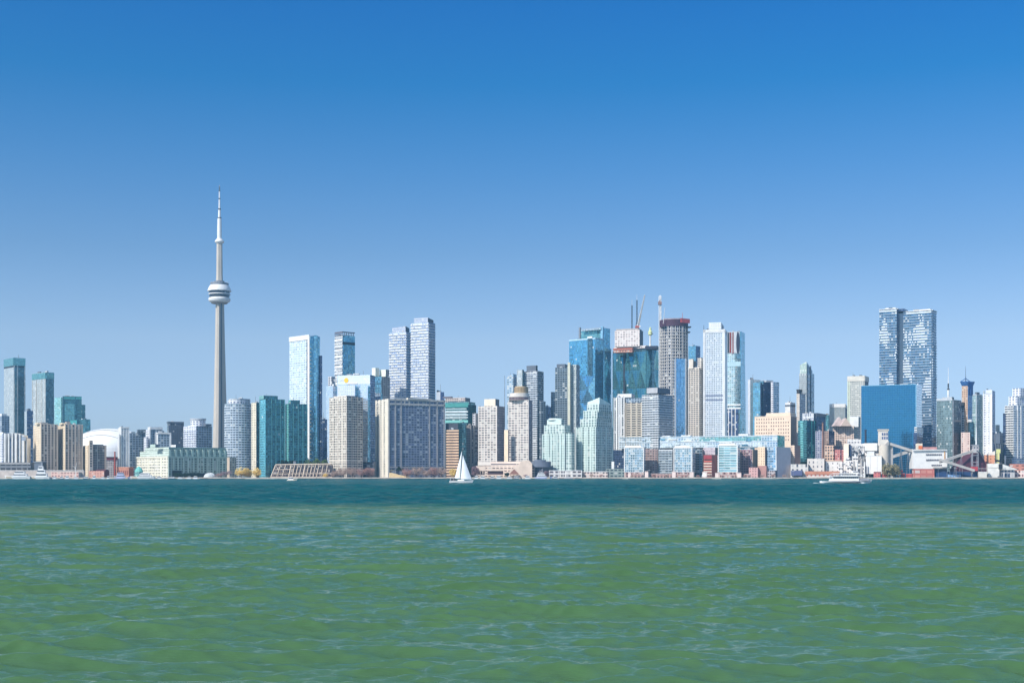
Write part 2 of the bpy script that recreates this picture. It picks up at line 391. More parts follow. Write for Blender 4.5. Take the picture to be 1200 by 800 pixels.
ALLB = []
class B:
    """a building: an Empty at its base that parents body, crown, penthouse, balconies, piers, windows"""
    def __init__(s, kind, label, px, top, Y, th, mats, cat='building', base=None, dep=None, body='tower_body', roof=None, group=None):
        s.Y, s.th = Y, th; ALLB.append(s)
        s.poly = foot(*px, Y, th, dep)
        s.z0 = GZ if base is None else PZ(base, Y); s.z1 = PZ(top, Y)
        cx = sum(p[0] for p in s.poly) / 4; cy = sum(p[1] for p in s.poly) / 4
        s.root = empty(kind, label, cat, (cx, cy, s.z0), group)
        if not isinstance(mats, (list, tuple)): mats = [mats, mats]
        s.mats = list(mats); rm = roof or plain('roof_gravel', S(120, 118, 115), 0.9)
        m = MB(); m.prism(s.poly, s.z0, s.z1, [0, 1, 1, 0], 2)
        s.body = m.build(body, [s.mats[0], s.mats[1], rm], s.root)
        s.L, s.R = Face(s.poly[0], s.poly[1]), Face(s.poly[1], s.poly[2])
    def faces(s, k): return {'L': [s.L], 'R': [s.R], 'LR': [s.L, s.R]}[k]
    def block(s, name, px, top, base, mats, dy=3.0, th=None, parent=None, dep=None, label=None):
        """another block of the same building (penthouse, wing, podium)"""
        poly = foot(*px, s.Y + dy, s.th if th is None else th, dep)
        if not isinstance(mats, (list, tuple)): mats = [mats, mats]
        m = MB(); m.prism(poly, PZ(base, s.Y + dy), PZ(top, s.Y + dy), [0, 1, 1, 0], 2)
        o = m.build(name, [mats[0], mats[1], plain('roof_gravel', S(120, 118, 115), 0.9)], parent or s.root)
        if label: o['label'] = label
        return o
    def parapet(s, h=1.2, out=0.35, mat=None, name='parapet', z=None):
        z = s.z1 if z is None else z
        m = MB()
        P = s.poly; c = np.mean(np.array(P), 0)
        Q = []
        for p in P:
            d = np.array(p) - c; L = np.linalg.norm(d); Q.append(tuple(c + d * (L + out * 1.4) / L))
        m.prism(Q, z - h * .4, z + h * .6, 0, 0, bottom=True)
        return m.build(name, mat or s.mats[0], s.root)
    def slabs(s, faces='LR', fh=3.7, zt=None, zb=None, proud=1.3, th=0.9, f0=0.0, f1=1.0, mat=None, name='balcony', rail=None):
        zb = s.z0 + 8 if zb is None else zb; zt = s.z1 - 1 if zt is None else zt
        zb = s.z0 + fh * math.ceil((zb - s.z0) / fh) + .02 * fh - th / 2      # sit on the floor lines of the facade
        n = int((zt - zb) / fh); n = min(n, 100)
        m = MB()
        for f in s.faces(faces):
            f.box(m, f0, f1, zb, zb + th, proud)
        first = m.build(name, mat or plain('balcony_white', S(215, 215, 215), 0.6), s.root)
        for k in range(1, n):
            o = first.copy(); LINK(o); o.location.z += k * fh
    def piers(s, faces='L', at=(0.0, 1.0), w=1.5, proud=0.6, zt=None, zb=None, mat=None, name='pier'):
        zb = s.z0 if zb is None else zb; zt = s.z1 if zt is None else zt
        for f in s.faces(faces):
            for u in at:
                hw = w / 2 / f.L
                a = min(max(u - hw, 0.001), 1 - 2 * hw); m = MB()
                f.box(m, a, a + 2 * hw, zb, zt, proud)
                m.build(name, mat or s.mats[0], s.root)
    def bands(s, zs, faces='LR', h=1.2, proud=0.5, mat=None, name='band', f0=0.0, f1=1.0):
        for z in zs:
            m = MB()
            for f in s.faces(faces): f.box(m, f0, f1, z, z + h, proud)
            m.build(name, mat or s.mats[0], s.root)
    def strip(s, face, f0, f1, zt, zb, mat, proud=0.5, name='glass_strip'):
        f = s.faces(face)[0]; m = MB()
        u0, u1 = f0 * f.L, f1 * f.L
        m.prism([f.pt(u0, proud), f.pt(u1, proud), f.pt(u1, -.3), f.pt(u0, -.3)], zb, zt, 0, 0)
        return m.build(name, mat, s.root)
    def windows(s, face, cols, rows, zb, zt, wf=0.55, hf=0.55, f0=0.03, f1=0.97, mat=None, name='window', skip=0.0):
        f = s.faces(face)[0]
        mat = mat or plain('window_dark', S(52, 56, 66), 0.2, spec=0.6)
        cw = (f1 - f0) / cols; rh = (zt - zb) / rows
        first = None
        for i in range(cols):
            for j in range(rows):
                if random.random() < skip: continue
                if first is None:
                    m = MB(); a = f0 + cw * (i + .5 - wf / 2); z = zb + rh * (j + .5 - hf / 2)
                    f.box(m, a, a + cw * wf, z, z + rh * hf, 0.12)
                    first = (m.build(name, mat, s.root), i, j)
                else:
                    o = first[0].copy(); LINK(o)
                    o.location.x += float(f.d[0] * f.L * cw * (i - first[1])); o.location.y += float(f.d[1] * f.L * cw * (i - first[1]))
                    o.location.z += rh * (j - first[2])

def ellipse(xl, xr, Y, ratio=1.0, n=36, rot=0):
    a = (PX(xr, Y) - PX(xl, Y)) / 2; cx = (PX(xr, Y) + PX(xl, Y)) / 2; b = a * ratio
    return [(cx + a * math.cos(-math.pi + 2 * math.pi * k / n), Y + b + b * math.sin(-math.pi + 2 * math.pi * k / n)) for k in range(n)]
def scale_poly(P, k, dx=0):
    c = np.mean(np.array(P), 0)
    return [tuple(c + (np.array(p) - c) * k) for p in P]
def round_body(root, name, poly, z0, z1, mat, smooth=True):
    m = MB(); m.prism(poly, z0, z1, 0, 1, smooth=smooth, runu=True)
    return m.build(name, [mat, plain('roof_gravel', S(120, 118, 115), 0.9)], root)
def ring_copies(root, name, poly, z0, h, n, step, mat):
    m = MB(); m.prism(poly, z0, z0 + h, 0, 0, bottom=True)
    first = m.build(name, mat, root)
    for k in range(1, n):
        o = first.copy(); LINK(o); o.location.z += k * step
def pbox(parent, name, xl, xr, yt, yb, Y, dep, mat, z0=None):
    m = MB(); m.box(PX(xl, Y), PX(xr, Y), Y, Y + dep, PZ(yb, Y) if z0 is None else z0, PZ(yt, Y))
    return m.build(name, mat, parent)
def low(kind, label, px, top, Y, th, mat, cat='building', dep=None, base=None, body='wall', roof=None, group=None):
    return B(kind, label, px, top, Y, th, mat, cat, base=base, dep=dep, body=body, roof=roof, group=group)

# colours of walls and metals
WHITE = plain('white_panel', S(222, 222, 220), 0.6)
CONC = plain('concrete', S(178, 174, 168), 0.8)
CREAM = plain('cream_precast', S(214, 200, 178), 0.8)
DARK = plain('dark_metal', S(42, 46, 54), 0.5)
GREY = plain('grey_metal', S(120, 126, 134), 0.6)
LGREY = plain('pale_metal', S(180, 186, 192), 0.5)
MECH = plain('mech_screen', S(96, 104, 116), 0.6)
TEALM = plain('teal_metal', S(70, 150, 150), 0.4)

# facades --------------------------------------------------------------------------------------
G_DKTEAL = fac('glass_dark_teal', S(60, 86, 100), S(56, 98, 122), 3.8, 3.0, .86, .84, .45, .03, .85, .10, .05)
G_GREYRIB = fac('glass_grey_ribbed', S(178, 190, 196), S(126, 152, 166), 3.8, 2.6, .6, .9, .25, .06, .7, .15, .03)
G_TEAL = fac('glass_teal', S(96, 146, 156), S(76, 138, 156), 3.4, 3.0, .84, .8, .3, .05, .85, .1, .05)
G_TEALD = fac('glass_deep_teal', S(56, 100, 112), S(46, 100, 120), 3.7, 2.8, .8, .74, .5, .06, .8, .1, .06)
G_BLUE = fac('glass_blue', S(96, 140, 168), S(80, 140, 174), 3.8, 3.0, .86, .84, .3, .03, .9, .1, .04)
G_SKY = fac('glass_pale_blue', S(168, 196, 222), S(150, 186, 218), 3.9, 3.0, .86, .82, .14, .05, .85, .14, .03)
G_NAVY = fac('glass_navy', S(58, 74, 104), S(50, 76, 116), 3.7, 2.8, .8, .74, .45, .06, .75, .1, .05)
C_WHITEGRID = fac('white_window_grid', S(202, 216, 226), S(128, 166, 200), 3.7, 4.4, .66, .6, .35, .15, .6, .12, .03)
C_LILAC = fac('white_fine_grid', S(216, 222, 226), S(104, 134, 162), 3.7, 3.0, .62, .6, .3, .15, .6, .12, .03)
C_BEIGE = fac('beige_shade_balconies', S(186, 176, 166), S(58, 56, 66), 3.7, 4.6, .56, .58, .4, .12, .3, .2, .03)  # slab fronts out of the sun: their shade is in this darker beige
C_CREAM = fac('cream_slot_wall', S(228, 212, 186), S(110, 84, 70), 3.7, 4.5, .34, .6, .3, .1, .2, .3, .02)
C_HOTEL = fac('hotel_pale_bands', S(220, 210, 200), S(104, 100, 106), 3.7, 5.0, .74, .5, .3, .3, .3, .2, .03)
C_HOTELSHADE = fac('hotel_side_shade', S(136, 130, 138), S(84, 86, 104), 3.7, 4.2, .55, .5, .3, .1, .4, .2, .03)  # hotel wall repeated darker: the right faces' shade is in its colour
C_MINT = fac('mint_condo', S(196, 210, 204), S(70, 100, 106), 3.7, 5.0, .54, .62, .4, .12, .35, .12, .04)
C_GREYBLUE = fac('grey_blue_condo', S(150, 166, 178), S(62, 82, 106), 3.7, 4.4, .66, .6, .4, .1, .6, .12, .04)
C_DKCONDO = fac('dark_condo', S(120, 134, 144), S(44, 64, 82), 3.7, 4.2, .74, .64, .45, .1, .6, .12, .05)
C_WESTIN = fac('hotel_dark_glass', S(118, 128, 144), S(54, 74, 108), 3.7, 4.6, .76, .66, .45, .13, .5, .12, .05, blindcol=S(170, 178, 186))
C_BROWNGRID = fac('tan_window_grid', S(202, 190, 172), S(62, 60, 66), 3.6, 9.0, .74, .46, .3, .05, .3, .2, .02)
C_CONGRID = fac('bare_concrete_grid', S(214, 214, 216), S(46, 54, 72), 3.7, 5.6, .6, .66, .35, .08, .3, .2, .04)
C_CREAMTOWER = fac('cream_tower_bands', S(214, 204, 190), S(84, 82, 88), 3.4, 4.6, .68, .52, .3, .1, .3, .2, .03)
C_PINKTAN = fac('pink_tan_bands', S(206, 176, 146), S(76, 58, 54), 4.2, 60.0, .98, .42, .15, .0, .1, .4, .0)
C_BRICK = fac('brown_brick_windows', S(158, 136, 130), S(78, 76, 84), 3.4, 4.0, .52, .52, .4, .12, .3, .2, .03)
C_GREENSTONE = fac('pale_green_loft', S(172, 184, 172), S(60, 82, 86), 3.6, 5.2, .56, .62, .4, .1, .5, .15, .04)  # pale green, with the right face's shade mixed into it
C_PIER27 = fac('bridge_glass', S(200, 214, 222), S(140, 176, 196), 3.7, 4.2, .8, .72, .35, .12, .7, .1, .05, glass2=S(116, 156, 184))
C_PIER27B = fac('block_glass', S(186, 198, 206), S(92, 134, 164), 3.7, 3.2, .76, .7, .3, .18, .7, .1, .05)
C_STRIPE = fac('striped_balconies', S(214, 218, 220), S(72, 90, 108), 3.7, 5.0, .92, .55, .3, .05, .5, .15, .03)
C_BLUEBOX = fac('deep_blue_glass', S(44, 102, 142), S(30, 94, 140), 3.6, 2.6, .88, .86, .07, .0, .9, .12, .015, blindcol=S(120, 170, 196))
C_WAVY = fac('condo_glass_blue', S(104, 130, 152), S(58, 98, 132), 4.3, 3.2, .84, .74, .4, .06, .7, .1, .05)
C_STEEL = fac('steel_blue_tower', S(160, 180, 196), S(104, 140, 168), 3.7, 2.6, .74, .7, .3, .1, .7, .12, .04)
C_LATTICE = fac('white_lattice', S(226, 228, 232), S(84, 106, 142), 3.7, 5.4, .52, .6, .35, .1, .5, .15, .03)
C_WAREHOUSE = fac('cream_warehouse', S(232, 208, 184), S(232, 208, 184), 3.6, 4.0, .01, .01, .0, 0, 0, .7, 0)
C_LOWRISE = fac('lowrise_grid', S(196, 184, 176), S(86, 84, 92), 3.4, 3.8, .56, .52, .4, .1, .3, .2, .03)
# ------------------------------------------------------------------ the city, left to right
DKT = C_DKCONDO
# --- far left
b = B('glass_skyscraper', 'tallest dark teal tower at the left edge, bright turquoise crown', (4.7, 16, 29.7), 419, 2500, 50, [G_GREYRIB, G_DKTEAL], 'skyscraper')
b.bands([PZ(428, 2500)], h=PZ(419, 2500) - PZ(428, 2500), proud=.8, mat=fac('teal_crown', S(96, 148, 160), S(84, 144, 162), 3.5, 4, .9, .8, .12, 0, .85, .15, .02), name='crown')
b.bands([PZ(430, 2500)], h=2.5, proud=.3, mat=DARK, name='dark_band')  # raised dark band just below the crown
b.piers('R', (0.05, .32, .98), 2.2, .5, mat=G_GREYRIB)
m = MB(); m.tube((b.poly[1][0], 2525, b.z1), (b.poly[1][0], 2525, b.z1 + 9), .5, .2); m.build('antenna', GREY, b.root)
b = B('glass_skyscraper', 'grey green ribbed tower with turquoise top, second from left', (37.8, 53.5, 63.3), 436, 2450, 42, [G_GREYRIB, G_DKTEAL], 'skyscraper')
b.bands([PZ(443.5, 2450)], h=PZ(436.4, 2450) - PZ(443.5, 2450), proud=.7, mat=G_TEAL, name='crown')
b.piers('L', (.02, .3, .72, .95), 2.4, .7, zt=PZ(444, 2450), mat=fac('pale_rib', S(188, 190, 184), S(120, 128, 130), 3.6, 2.4, .5, .6, .3, .1, .3, .3, .02))
b.slabs('L', 3.9, zt=PZ(446, 2450), zb=PZ(540, 2450), proud=.5, th=1.2, f0=.32, f1=.7, mat=plain('floor_band', S(168, 170, 164)), name='floor_band')
b = B('office_building', 'stepped turquoise glass office block behind the beige condos', (72, 73.5, 95.7), 464, 2780, 68, [G_TEAL, G_TEALD], 'office block')
b.block('wing', (63.7, 71.8, 73), 465.5, 540, [fac('teal_pale', S(130, 176, 184), S(112, 174, 186), 3.6, 2.8, .8, .76, .3, .1, .8, .12, .05), G_TEAL], dy=8, th=20)
b.block('wing', (95, 96, 100), 474, 540, G_TEALD, dy=10, th=60)
b.strip('R', .1, .62, PZ(473, 2780), PZ(493, 2780), G_TEAL, .6, 'glazed_panel')
b.bands([PZ(467.5, 2780)], 'R', h=5, proud=.9, mat=TEALM, name='cornice')
b.piers('R', (.03, .66), 2, 1.0, mat=G_TEALD)
b = B('office_building', 'low teal block peeping out right of the stepped turquoise block', (92.5, 100, 106), 491, 2720, 40, [G_TEALD, G_TEAL], 'office block')
b.block('penthouse', (82, 90, 98), 492, 500, TEALM, dy=10)
b = B('condo_tower', 'slim navy glass tower between the two left teal towers', (28.7, 31.5, 38.7), 481, 2300, 62, [G_GREYRIB, G_NAVY], 'tower')
b.block('penthouse', (31, 33, 35.8), 478.5, 481, MECH)
b.slabs('R', 6.2, proud=.5, th=.8, mat=GREY, name='floor_band')
b = B('condo_tower', 'grey condo block cut by the left edge of the picture', (-8, 2, 11), 487, 2150, 50, [C_GREYBLUE, C_GREYBLUE], 'condo tower')
b.block('penthouse', (-2, 2, 8), 484.5, 487, WHITE)
# white finned harbour condo with curved top
Y = 1985
b = B('condo_tower', 'white condo with tall vertical fins and curved sloping top at far left', (5, 10, 28.6), 513.5, Y, 62, [WHITE, fac('white_fin_glass', S(150, 166, 184), S(74, 92, 120), 3.7, 2.4, .8, .7, .4, .08, .6, .12, .04)], 'condo tower', base=543)
for k, (xa, xb, t) in enumerate([(5.2, 7, 507.5), (9.8, 11.2, 507.6), (13.6, 15, 507), (16.5, 19, 507.2), (20.4, 22.4, 508), (23, 26.4, 509.6), (27.6, 28.8, 513)]):
    m = MB(); y0 = Y - 1 + (xa - 10) * .7
    m.box(PX(xa, Y), PX(xb, Y), max(Y - 2.0, y0 - 2), y0 + 14, PZ(544, Y), PZ(t, Y)); m.build('fin', WHITE, b.root)
m = MB()
for k in range(9):
    xa, xb = 11 + k * 1.9, 11 + (k + 1) * 1.9
    m.box(PX(xa, Y), PX(xb, Y) + .01, Y + 6, Y + 16, PZ(516, Y), PZ(507.2 + .018 * (xb - 12) ** 2, Y))
m.build('curved_crown', fac('crown_glass', S(170, 184, 198), S(90, 110, 140), 3.7, 2.4, .6, .8, .3, .1, .6, .12, .04), b.root)
b = B('condo_tower', 'pale slab condo left of the white finned one, at picture edge', (-9, 3.6, 5), 506, 1990, 20, [C_LATTICE, C_GREYBLUE], 'condo tower', base=542)
b.slabs('L', 3.7, proud=.9, th=.9)
# beige condo trio
for (lab, px, top, cx, pt) in (('left beige concrete condo slab with bright cream end wall', (39, 48, 68), 496.6, (46, 48, 52), 494.5),
                               ('right beige condo slab beside the white dome, cream end wall', (68, 76.3, 97.2), 496.8, (76, 78, 82.5), 494)):
    b = B('condo_slab', lab, px, top, 1960, 62, [C_CREAM, C_BEIGE], 'condo tower', base=555 if px[0] < 50 else 561, group='beige concrete condo slabs')
    b.piers('R', (.02, .2, .4, .6, .8, .98), 1.1, .7, mat=plain('beige_precast', S(180, 168, 156)))
    b.piers('L', (.06, .34, .66, .94), 1.6, .5, mat=plain('cream_end', S(230, 212, 184)))
    b.slabs('R', 3.7, zb=PZ(553, 1960), proud=.5, th=.8, mat=plain('beige_slab', S(172, 158, 142)))
    b.block('penthouse', cx, pt, top, plain('beige_precast', S(180, 168, 156)))
    b.block('penthouse', (px[0] + 1.5, px[0] + 5, px[0] + 8), top - 1.6, top, plain('cream_end', S(230, 212, 184)), dy=6)
b = B('condo_slab', 'lower beige condo before the white dome, with a lift shaft', (97, 103.3, 124.7), 521.5, 1955, 62, [C_CREAM, fac('beige_dark_glass', S(146, 130, 118), S(60, 72, 90), 3.7, 3.4, .68, .6, .45, .08, .5, .15, .04)], 'condo tower', base=558)
b.block('lift_shaft', (103.4, 104.8, 109), 516, 556, [plain('cream_end', S(230, 212, 184)), C_BEIGE], dy=-3)
b.piers('R', (.03, .5, .98), 1.6, .7, mat=plain('beige_precast', S(180, 168, 156)))
b.piers('L', (.08, .5, .92), 1.6, .5, mat=plain('cream_end', S(230, 212, 184)))
b.block('roof_screen', (108, 109, 121), 520.4, 522, MECH, dy=4)

# --- the domed stadium
Y = 2440
cx, cy = PX(113, Y), Y + 85
st = empty('domed_stadium', 'white domed stadium roof rising behind the beige condos', 'stadium', (cx, cy, GZ))
m = MB(); m.lathe(cx, cy, [(82, GZ), (82, PZ(534.5, Y))], 64); m.build('ring_wall', C_LOWRISE, st)
zt, zb = PZ(502.0, cy), PZ(535, Y)
def dome(r, zt, zb, p=2.5, n=14):
    return [(r * math.cos(t), zb + (zt - zb) * math.sin(t) ** (2 / p)) for t in [k / n * math.pi / 2 for k in range(n + 1)]]
RW = plain('dome_membrane', S(236, 236, 234), .55, noise=.03, scale=.02)
m = MB(); m.lathe(cx, cy, [(r, z) for r, z in dome(82, zt, zb)], 72); m.build('roof_panel', RW, st)
m = MB(); m.lathe(cx + 3, cy - 15, [(r, z) for r, z in dome(70, PZ(506.2, cy - 15), zb, 2.8)], 72); m.build('roof_panel', RW, st)
for dy in (-36, -60):                                # seams of the sliding roof panels
    m = MB(); hw = math.sqrt(81.5 ** 2 - dy ** 2); pp = []
    for k in range(25):
        x_ = -hw + 2 * hw * k / 24; r_ = min(math.hypot(x_, dy), 81.9)
        pp.append((cx + x_, cy + dy, zb + (zt - zb) * math.sin(math.acos(r_ / 82)) ** .8 + .3))
    for a_, c_ in zip(pp[:-1], pp[1:]): m.tube(a_, c_, .9, .9, 5)
    m.build('roof_seam', plain('dome_seam', S(176, 176, 174), .7), st)
m = MB()
for k in range(40):
    a, c = math.pi * (1 + k / 40), math.pi * (1 + (k + 1) / 40)
    for (r, z0, z1) in ((83.0, PZ(538.5, Y), PZ(535.5, Y)),):
        p = [(cx + q * math.cos(t), cy + q * math.sin(t)) for t, q in ((a, r), (c, r), (c, r - 1), (a, r - 1))]
        m.prism(p, z0, z1, 0, 0, bottom=True)
m.build('red_fascia', plain('red_fascia', S(150, 52, 54)), st)
# --- brick chimney and the low waterfront there
def chimney(kind, label, xc, wt, wb, top, base, Y, mat, band=None):
    r = empty(kind, label, 'chimney', (PX(xc, Y), Y, PZ(base, Y)))
    m = MB(); m.lathe(PX(xc, Y), Y, [(wb / 2 * Y / F, PZ(base, Y)), (wt / 2 * Y / F, PZ(top, Y) - 1.5)], 20); m.build('shaft', mat, r)
    m = MB(); a = wt / 2 * Y / F
    m.lathe(PX(xc, Y), Y, [(a, PZ(top, Y) - 1.5), (a * 1.2, PZ(top, Y) - 1.2), (a * 1.2, PZ(top, Y)), (a * .7, PZ(top, Y)), (a * .7, PZ(top, Y) - 2)], 20)
    m.build('rim', band or mat, r)
    return r
chimney('brick_chimney', 'red brick power house chimney before the white dome', 134.6, 1.5, 2.4, 529, 557, 1945, plain('red_brick', S(158, 70, 56), .9, noise=.25))
# --- between the dome and the tall spire tower
b = B('condo_tower', 'white slab condo with dark vertical window stripes, right of the dome', (138, 141.5, 151.4), 501, 2000, 62, [WHITE, fac('white_stripe', S(216, 222, 226), S(66, 88, 118), 3.7, 3.6, .56, .86, .35, .12, .5, .15, .03)], 'condo tower', base=549)
b.piers('R', (.02, .34, .68, .98), 2.0, .9, mat=WHITE)
b.block('crown', (139.5, 142, 151.2), 500, 501.5, WHITE, dy=-1)
b.block('side_wing', (138, 139.4, 141), 508.5, 549, WHITE, dy=-4)
b = B('condo_tower', 'grey blue glass condo just right of the white striped slab', (150, 152, 170.5), 507, 2090, 66, [C_GREYBLUE, C_GREYBLUE], 'condo tower')
b.block('penthouse', (160.5, 161.5, 171), 503, 507, [MECH, C_DKCONDO], dy=-2)
b.slabs('R', 3.7, proud=.8, th=.6, mat=plain('slab_grey', S(150, 164, 172)))
b = B('condo_tower', 'white framed condo with open crown, behind the pale green lofts', (171, 175, 190.5), 503, 2060, 58, [C_LATTICE, C_GREYBLUE], 'condo tower')
b.block('crown', (173, 176, 190.6), 500, 503, WHITE, dy=-1)
b.piers('R', (.02, .5, .98), 2.2, 1, mat=WHITE)
b.block('side_wing', (168.5, 171.5, 174), 512, 545, C_LATTICE, dy=-6)
b = B('condo_tower', 'short grey condo with white edge frame, before the dark grey one', (183.4, 185, 200.5), 507, 2030, 64, [WHITE, C_NAVYC if 'C_NAVYC' in globals() else C_GREYBLUE], 'condo tower')
b.bands([PZ(508.2, 2030)], 'LR', h=2.2, proud=1.2, mat=WHITE, name='roof_frame')
b.piers('R', (.98,), 2.0, 1.2, mat=WHITE)
b = B('condo_tower', 'plain dark charcoal block left of the round topped glass condo', (195.8, 197.5, 215.5), 494.6, 2150, 66, [C_DKCONDO, fac('charcoal_condo', S(74, 84, 98), S(64, 80, 100), 3.7, 3.2, .6, .6, .4, .1, .5, .15, .04)], 'condo tower')
b.bands([PZ(495.5, 2150)], 'LR', h=2.5, proud=.8, mat=MECH, name='cornice')
b = B('condo_tower', 'blue white gridded condo with a round drum penthouse by the spire tower', (215, 230, 248.5), 499, 2080, 48, [C_LATTICE, C_GREYBLUE], 'condo tower')
b.slabs('LR', 3.7, proud=1.0, th=.7, mat=plain('slab_pale', S(196, 206, 216)))
b.block('stair_core', (238, 241, 248), 496.5, 499, MECH)
P = ellipse(221.5, 239, 2092, .9)
round_body(b.root, 'penthouse', P, b.z1 - 2, PZ(491.6, 2092), C_LATTICE)
round_body(b.root, 'drum_roof', scale_poly(P, 1.08), PZ(491.6, 2092), PZ(490, 2092), LGREY)

# --- the great spire tower
Y = 2480.0; X0 = PX(257.2, Y)
k = Y / F
cn = empty('spire_tower', 'very tall concrete spire tower with round white pod', 'tower', (X0, Y, GZ))
TC = plain('tower_concrete', S(186, 178, 166), .85, noise=.08, scale=.03)
zs = [GZ] + [PZ(y, Y) for y in (540, 520, 490, 460, 430, 400, 375, 352)]
rad = [19.5, 17.2, 15.6, 13.6, 12.2, 11.0, 9.8, 9.0, 8.3]
def ypoly(r, core, t):
    pts = []
    for i in range(3):
        a = R(-95 + 120 * i)
        d = np.array([math.cos(a), math.sin(a)]); n = np.array([-d[1], d[0]])
        pts += [tuple(np.array([X0, Y]) + d * r - n * t), tuple(np.array([X0, Y]) + d * r + n * t)]
        a2 = a + R(60); pts.append((X0 + core * math.cos(a2), Y + core * math.sin(a2)))
    return pts
m = MB()
for i in range(len(zs) - 1):
    m.prism(ypoly(rad[i], 4.6, 2.9 - .12 * i), zs[i], zs[i + 1], 0, 0, poly2=ypoly(rad[i + 1], 4.6, 2.9 - .12 * (i + 1)))
m.build('shaft', TC, cn)
m = MB()
for i in range(0, 2):
    a = R(-95 + 120 * i + 60)
    m.tube((X0 + 5.4 * math.cos(a), Y + 5.4 * math.sin(a), GZ + 8), (X0 + 4.9 * math.cos(a), Y + 4.9 * math.sin(a), PZ(356, Y)), 1.3, 1.2, 6)
m.build('lift_shaft', plain('lift_glass', S(92, 104, 118), .25, .4), cn)
pz = lambda y: PZ(y, Y)
def lath(name, prof, mat, par=cn, n=48):
    m = MB(); m.lathe(X0, Y, [(w * k / 2, pz(y)) for w, y in prof], n); return m.build(name, mat, par)
WP = plain('pod_white', S(222, 222, 220), .5, noise=.04)
PG = fac('pod_window', S(60, 70, 82), S(40, 54, 72), 3.7, 2.2, .85, .8, .4, .05, .7, .1, .03)
lath('radome', [(9, 355.5), (19, 354.8), (24, 353.2), (25.6, 351.4), (25.2, 349.6), (22.6, 348.8), (20, 348.7)], WP)
lath('radome_soffit', [(8, 355.9), (18, 355.7), (19.5, 354.9)], plain('pod_soffit', S(150, 140, 132)))
pod = lath('pod_core', [(10, 348.5), (23, 348.4), (24, 341.5), (26, 340.8), (25, 338), (10, 337)], PG)
lath('deck_ring', [(23.6, 344.6), (25.2, 345.4), (25.2, 344.4), (23.8, 344.3)], WP, pod)
lath('deck_ring', [(24, 341.4), (27.4, 341.3), (27.4, 340.4), (24, 340.2)], WP, pod)
lath('pod_roof', [(27, 340.4), (26, 338.6), (23.4, 335.8), (21.5, 334.5), (10, 334.3)], WP)
lath('roof_drum', [(21, 334.6), (21, 331.8), (12, 331.6), (12, 329.5), (9, 329.4)], plain('drum_grey', S(120, 124, 132), .6))
m = MB()
for i in range(18):
    a = 2 * math.pi * i / 18
    m.box(X0 + 15.8 * math.cos(a) - .4, X0 + 15.8 * math.cos(a) + .4, Y + 15.8 * math.sin(a) - .4, Y + 15.8 * math.sin(a) + .4, pz(331.8), pz(330.6))
m.build('roof_mast', LGREY, cn)
m = MB()
hexp = lambda w: [(X0 + w * k / 2 * math.cos(R(-100 + 60 * i)), Y + w * k / 2 * math.sin(R(-100 + 60 * i))) for i in range(6)]
m.prism(hexp(8.4), pz(334), pz(322), 0, 0, poly2=hexp(7.4)); m.prism(hexp(7.4), pz(322), pz(284), 0, 0, poly2=hexp(6.6))
m.build('upper_shaft', TC, cn)
lath('sky_pod', [(5, 286), (8, 285.2), (10.6, 283.9), (10.8, 282.9), (8.6, 281.2), (6.4, 279.8), (5, 279.6)], WP)
an = lath('antenna', [(5.4, 280), (5.2, 268), (4.6, 256), (3.2, 255.8), (2.9, 245.6), (2.0, 245.4), (1.8, 233.4), (1.5, 233.2), (1.3, 224), (.8, 223.8), (.6, 217.5), (.1, 217)], WP, n=16)
for w, y in ((4.6, 255.6), (3.4, 245.2), (2.2, 233), (2.0, 223.6), (1.6, 221.4), (1.4, 219.4)):
    lath('ring', [(.5, y + .9), (w, y + .7), (w, y - .6), (.5, y - .8)], DARK, an, 12)

# --- right of the spire tower
Y = 1990
rt = empty('condo_tower', 'tall rounded glass condo with drum top, right of the spire tower', 'condo tower', (PX(276, Y), Y + 18, GZ))
P = ellipse(260.2, 292.6, Y, .9)
round_body(rt, 'tower_body', P, GZ, PZ(472.4, Y), C_GREYBLUE)
ring_copies(rt, 'balcony', scale_poly(P, 1.03), GZ + 3.7 * 3 - .5, 1.1, 27, 3.7, plain('slab_pale', S(196, 206, 216)))
P2 = ellipse(265, 285, Y + 6, .9)
round_body(rt, 'penthouse', P2, PZ(472.4, Y), PZ(468.2, Y), C_LATTICE)
round_body(rt, 'drum_roof', scale_poly(P2, .9), PZ(468.2, Y), PZ(466.6, Y), LGREY)
for px0 in (262.5, 266.5, 271):
    m = MB(); m.box(PX(px0, Y), PX(px0 + .9, Y), Y - 1.0 + abs(px0 - 276) * .9, Y + 6 + abs(px0 - 276), GZ, PZ(473, Y)); m.build('pier', plain('slab_pale', S(196, 206, 216)), rt)
b = B('condo_tower', 'flat topped grey condo half hidden behind the rounded glass condo', (270, 282, 293.4), 466.8, 2100, 40, [C_GREYBLUE, C_GREYBLUE], 'condo tower')
b = B('condo_slab', 'narrow cream slab squeezed between rounded glass and teal towers', (294.7, 300.5, 304.5), 471.5, 1985, 40, [fac('cream_narrow', S(222, 212, 190), S(92, 108, 116), 3.7, 3.4, .45, .56, .4, .1, .4, .2, .03), G_TEALD], 'condo tower')
b.piers('L', (.02, .5, .98), 1.0, .6, mat=plain('cream_rib', S(226, 216, 196)))
b = B('glass_condo', 'left deep teal glass condo with bright blue corner stripe', (303.7, 311.5, 334), 467.3, 1955, 58, [G_TEAL, G_TEALD], 'condo tower', group='deep teal condos')
b.block('penthouse', (303.6, 309, 325.5), 463.2, 467.3, [fac('teal_pent', S(120, 166, 168), S(90, 150, 158), 3.7, 3, .7, .6, .3, .1, .7, .15, .03), G_TEALD], dy=4)
b.strip('L', .2, .98, PZ(468, 1955), GZ, fac('bright_teal_stripe', S(96, 176, 200), S(90, 172, 204), 3.7, 4, .9, .8, .2, .05, .85, .1, .03), .9)
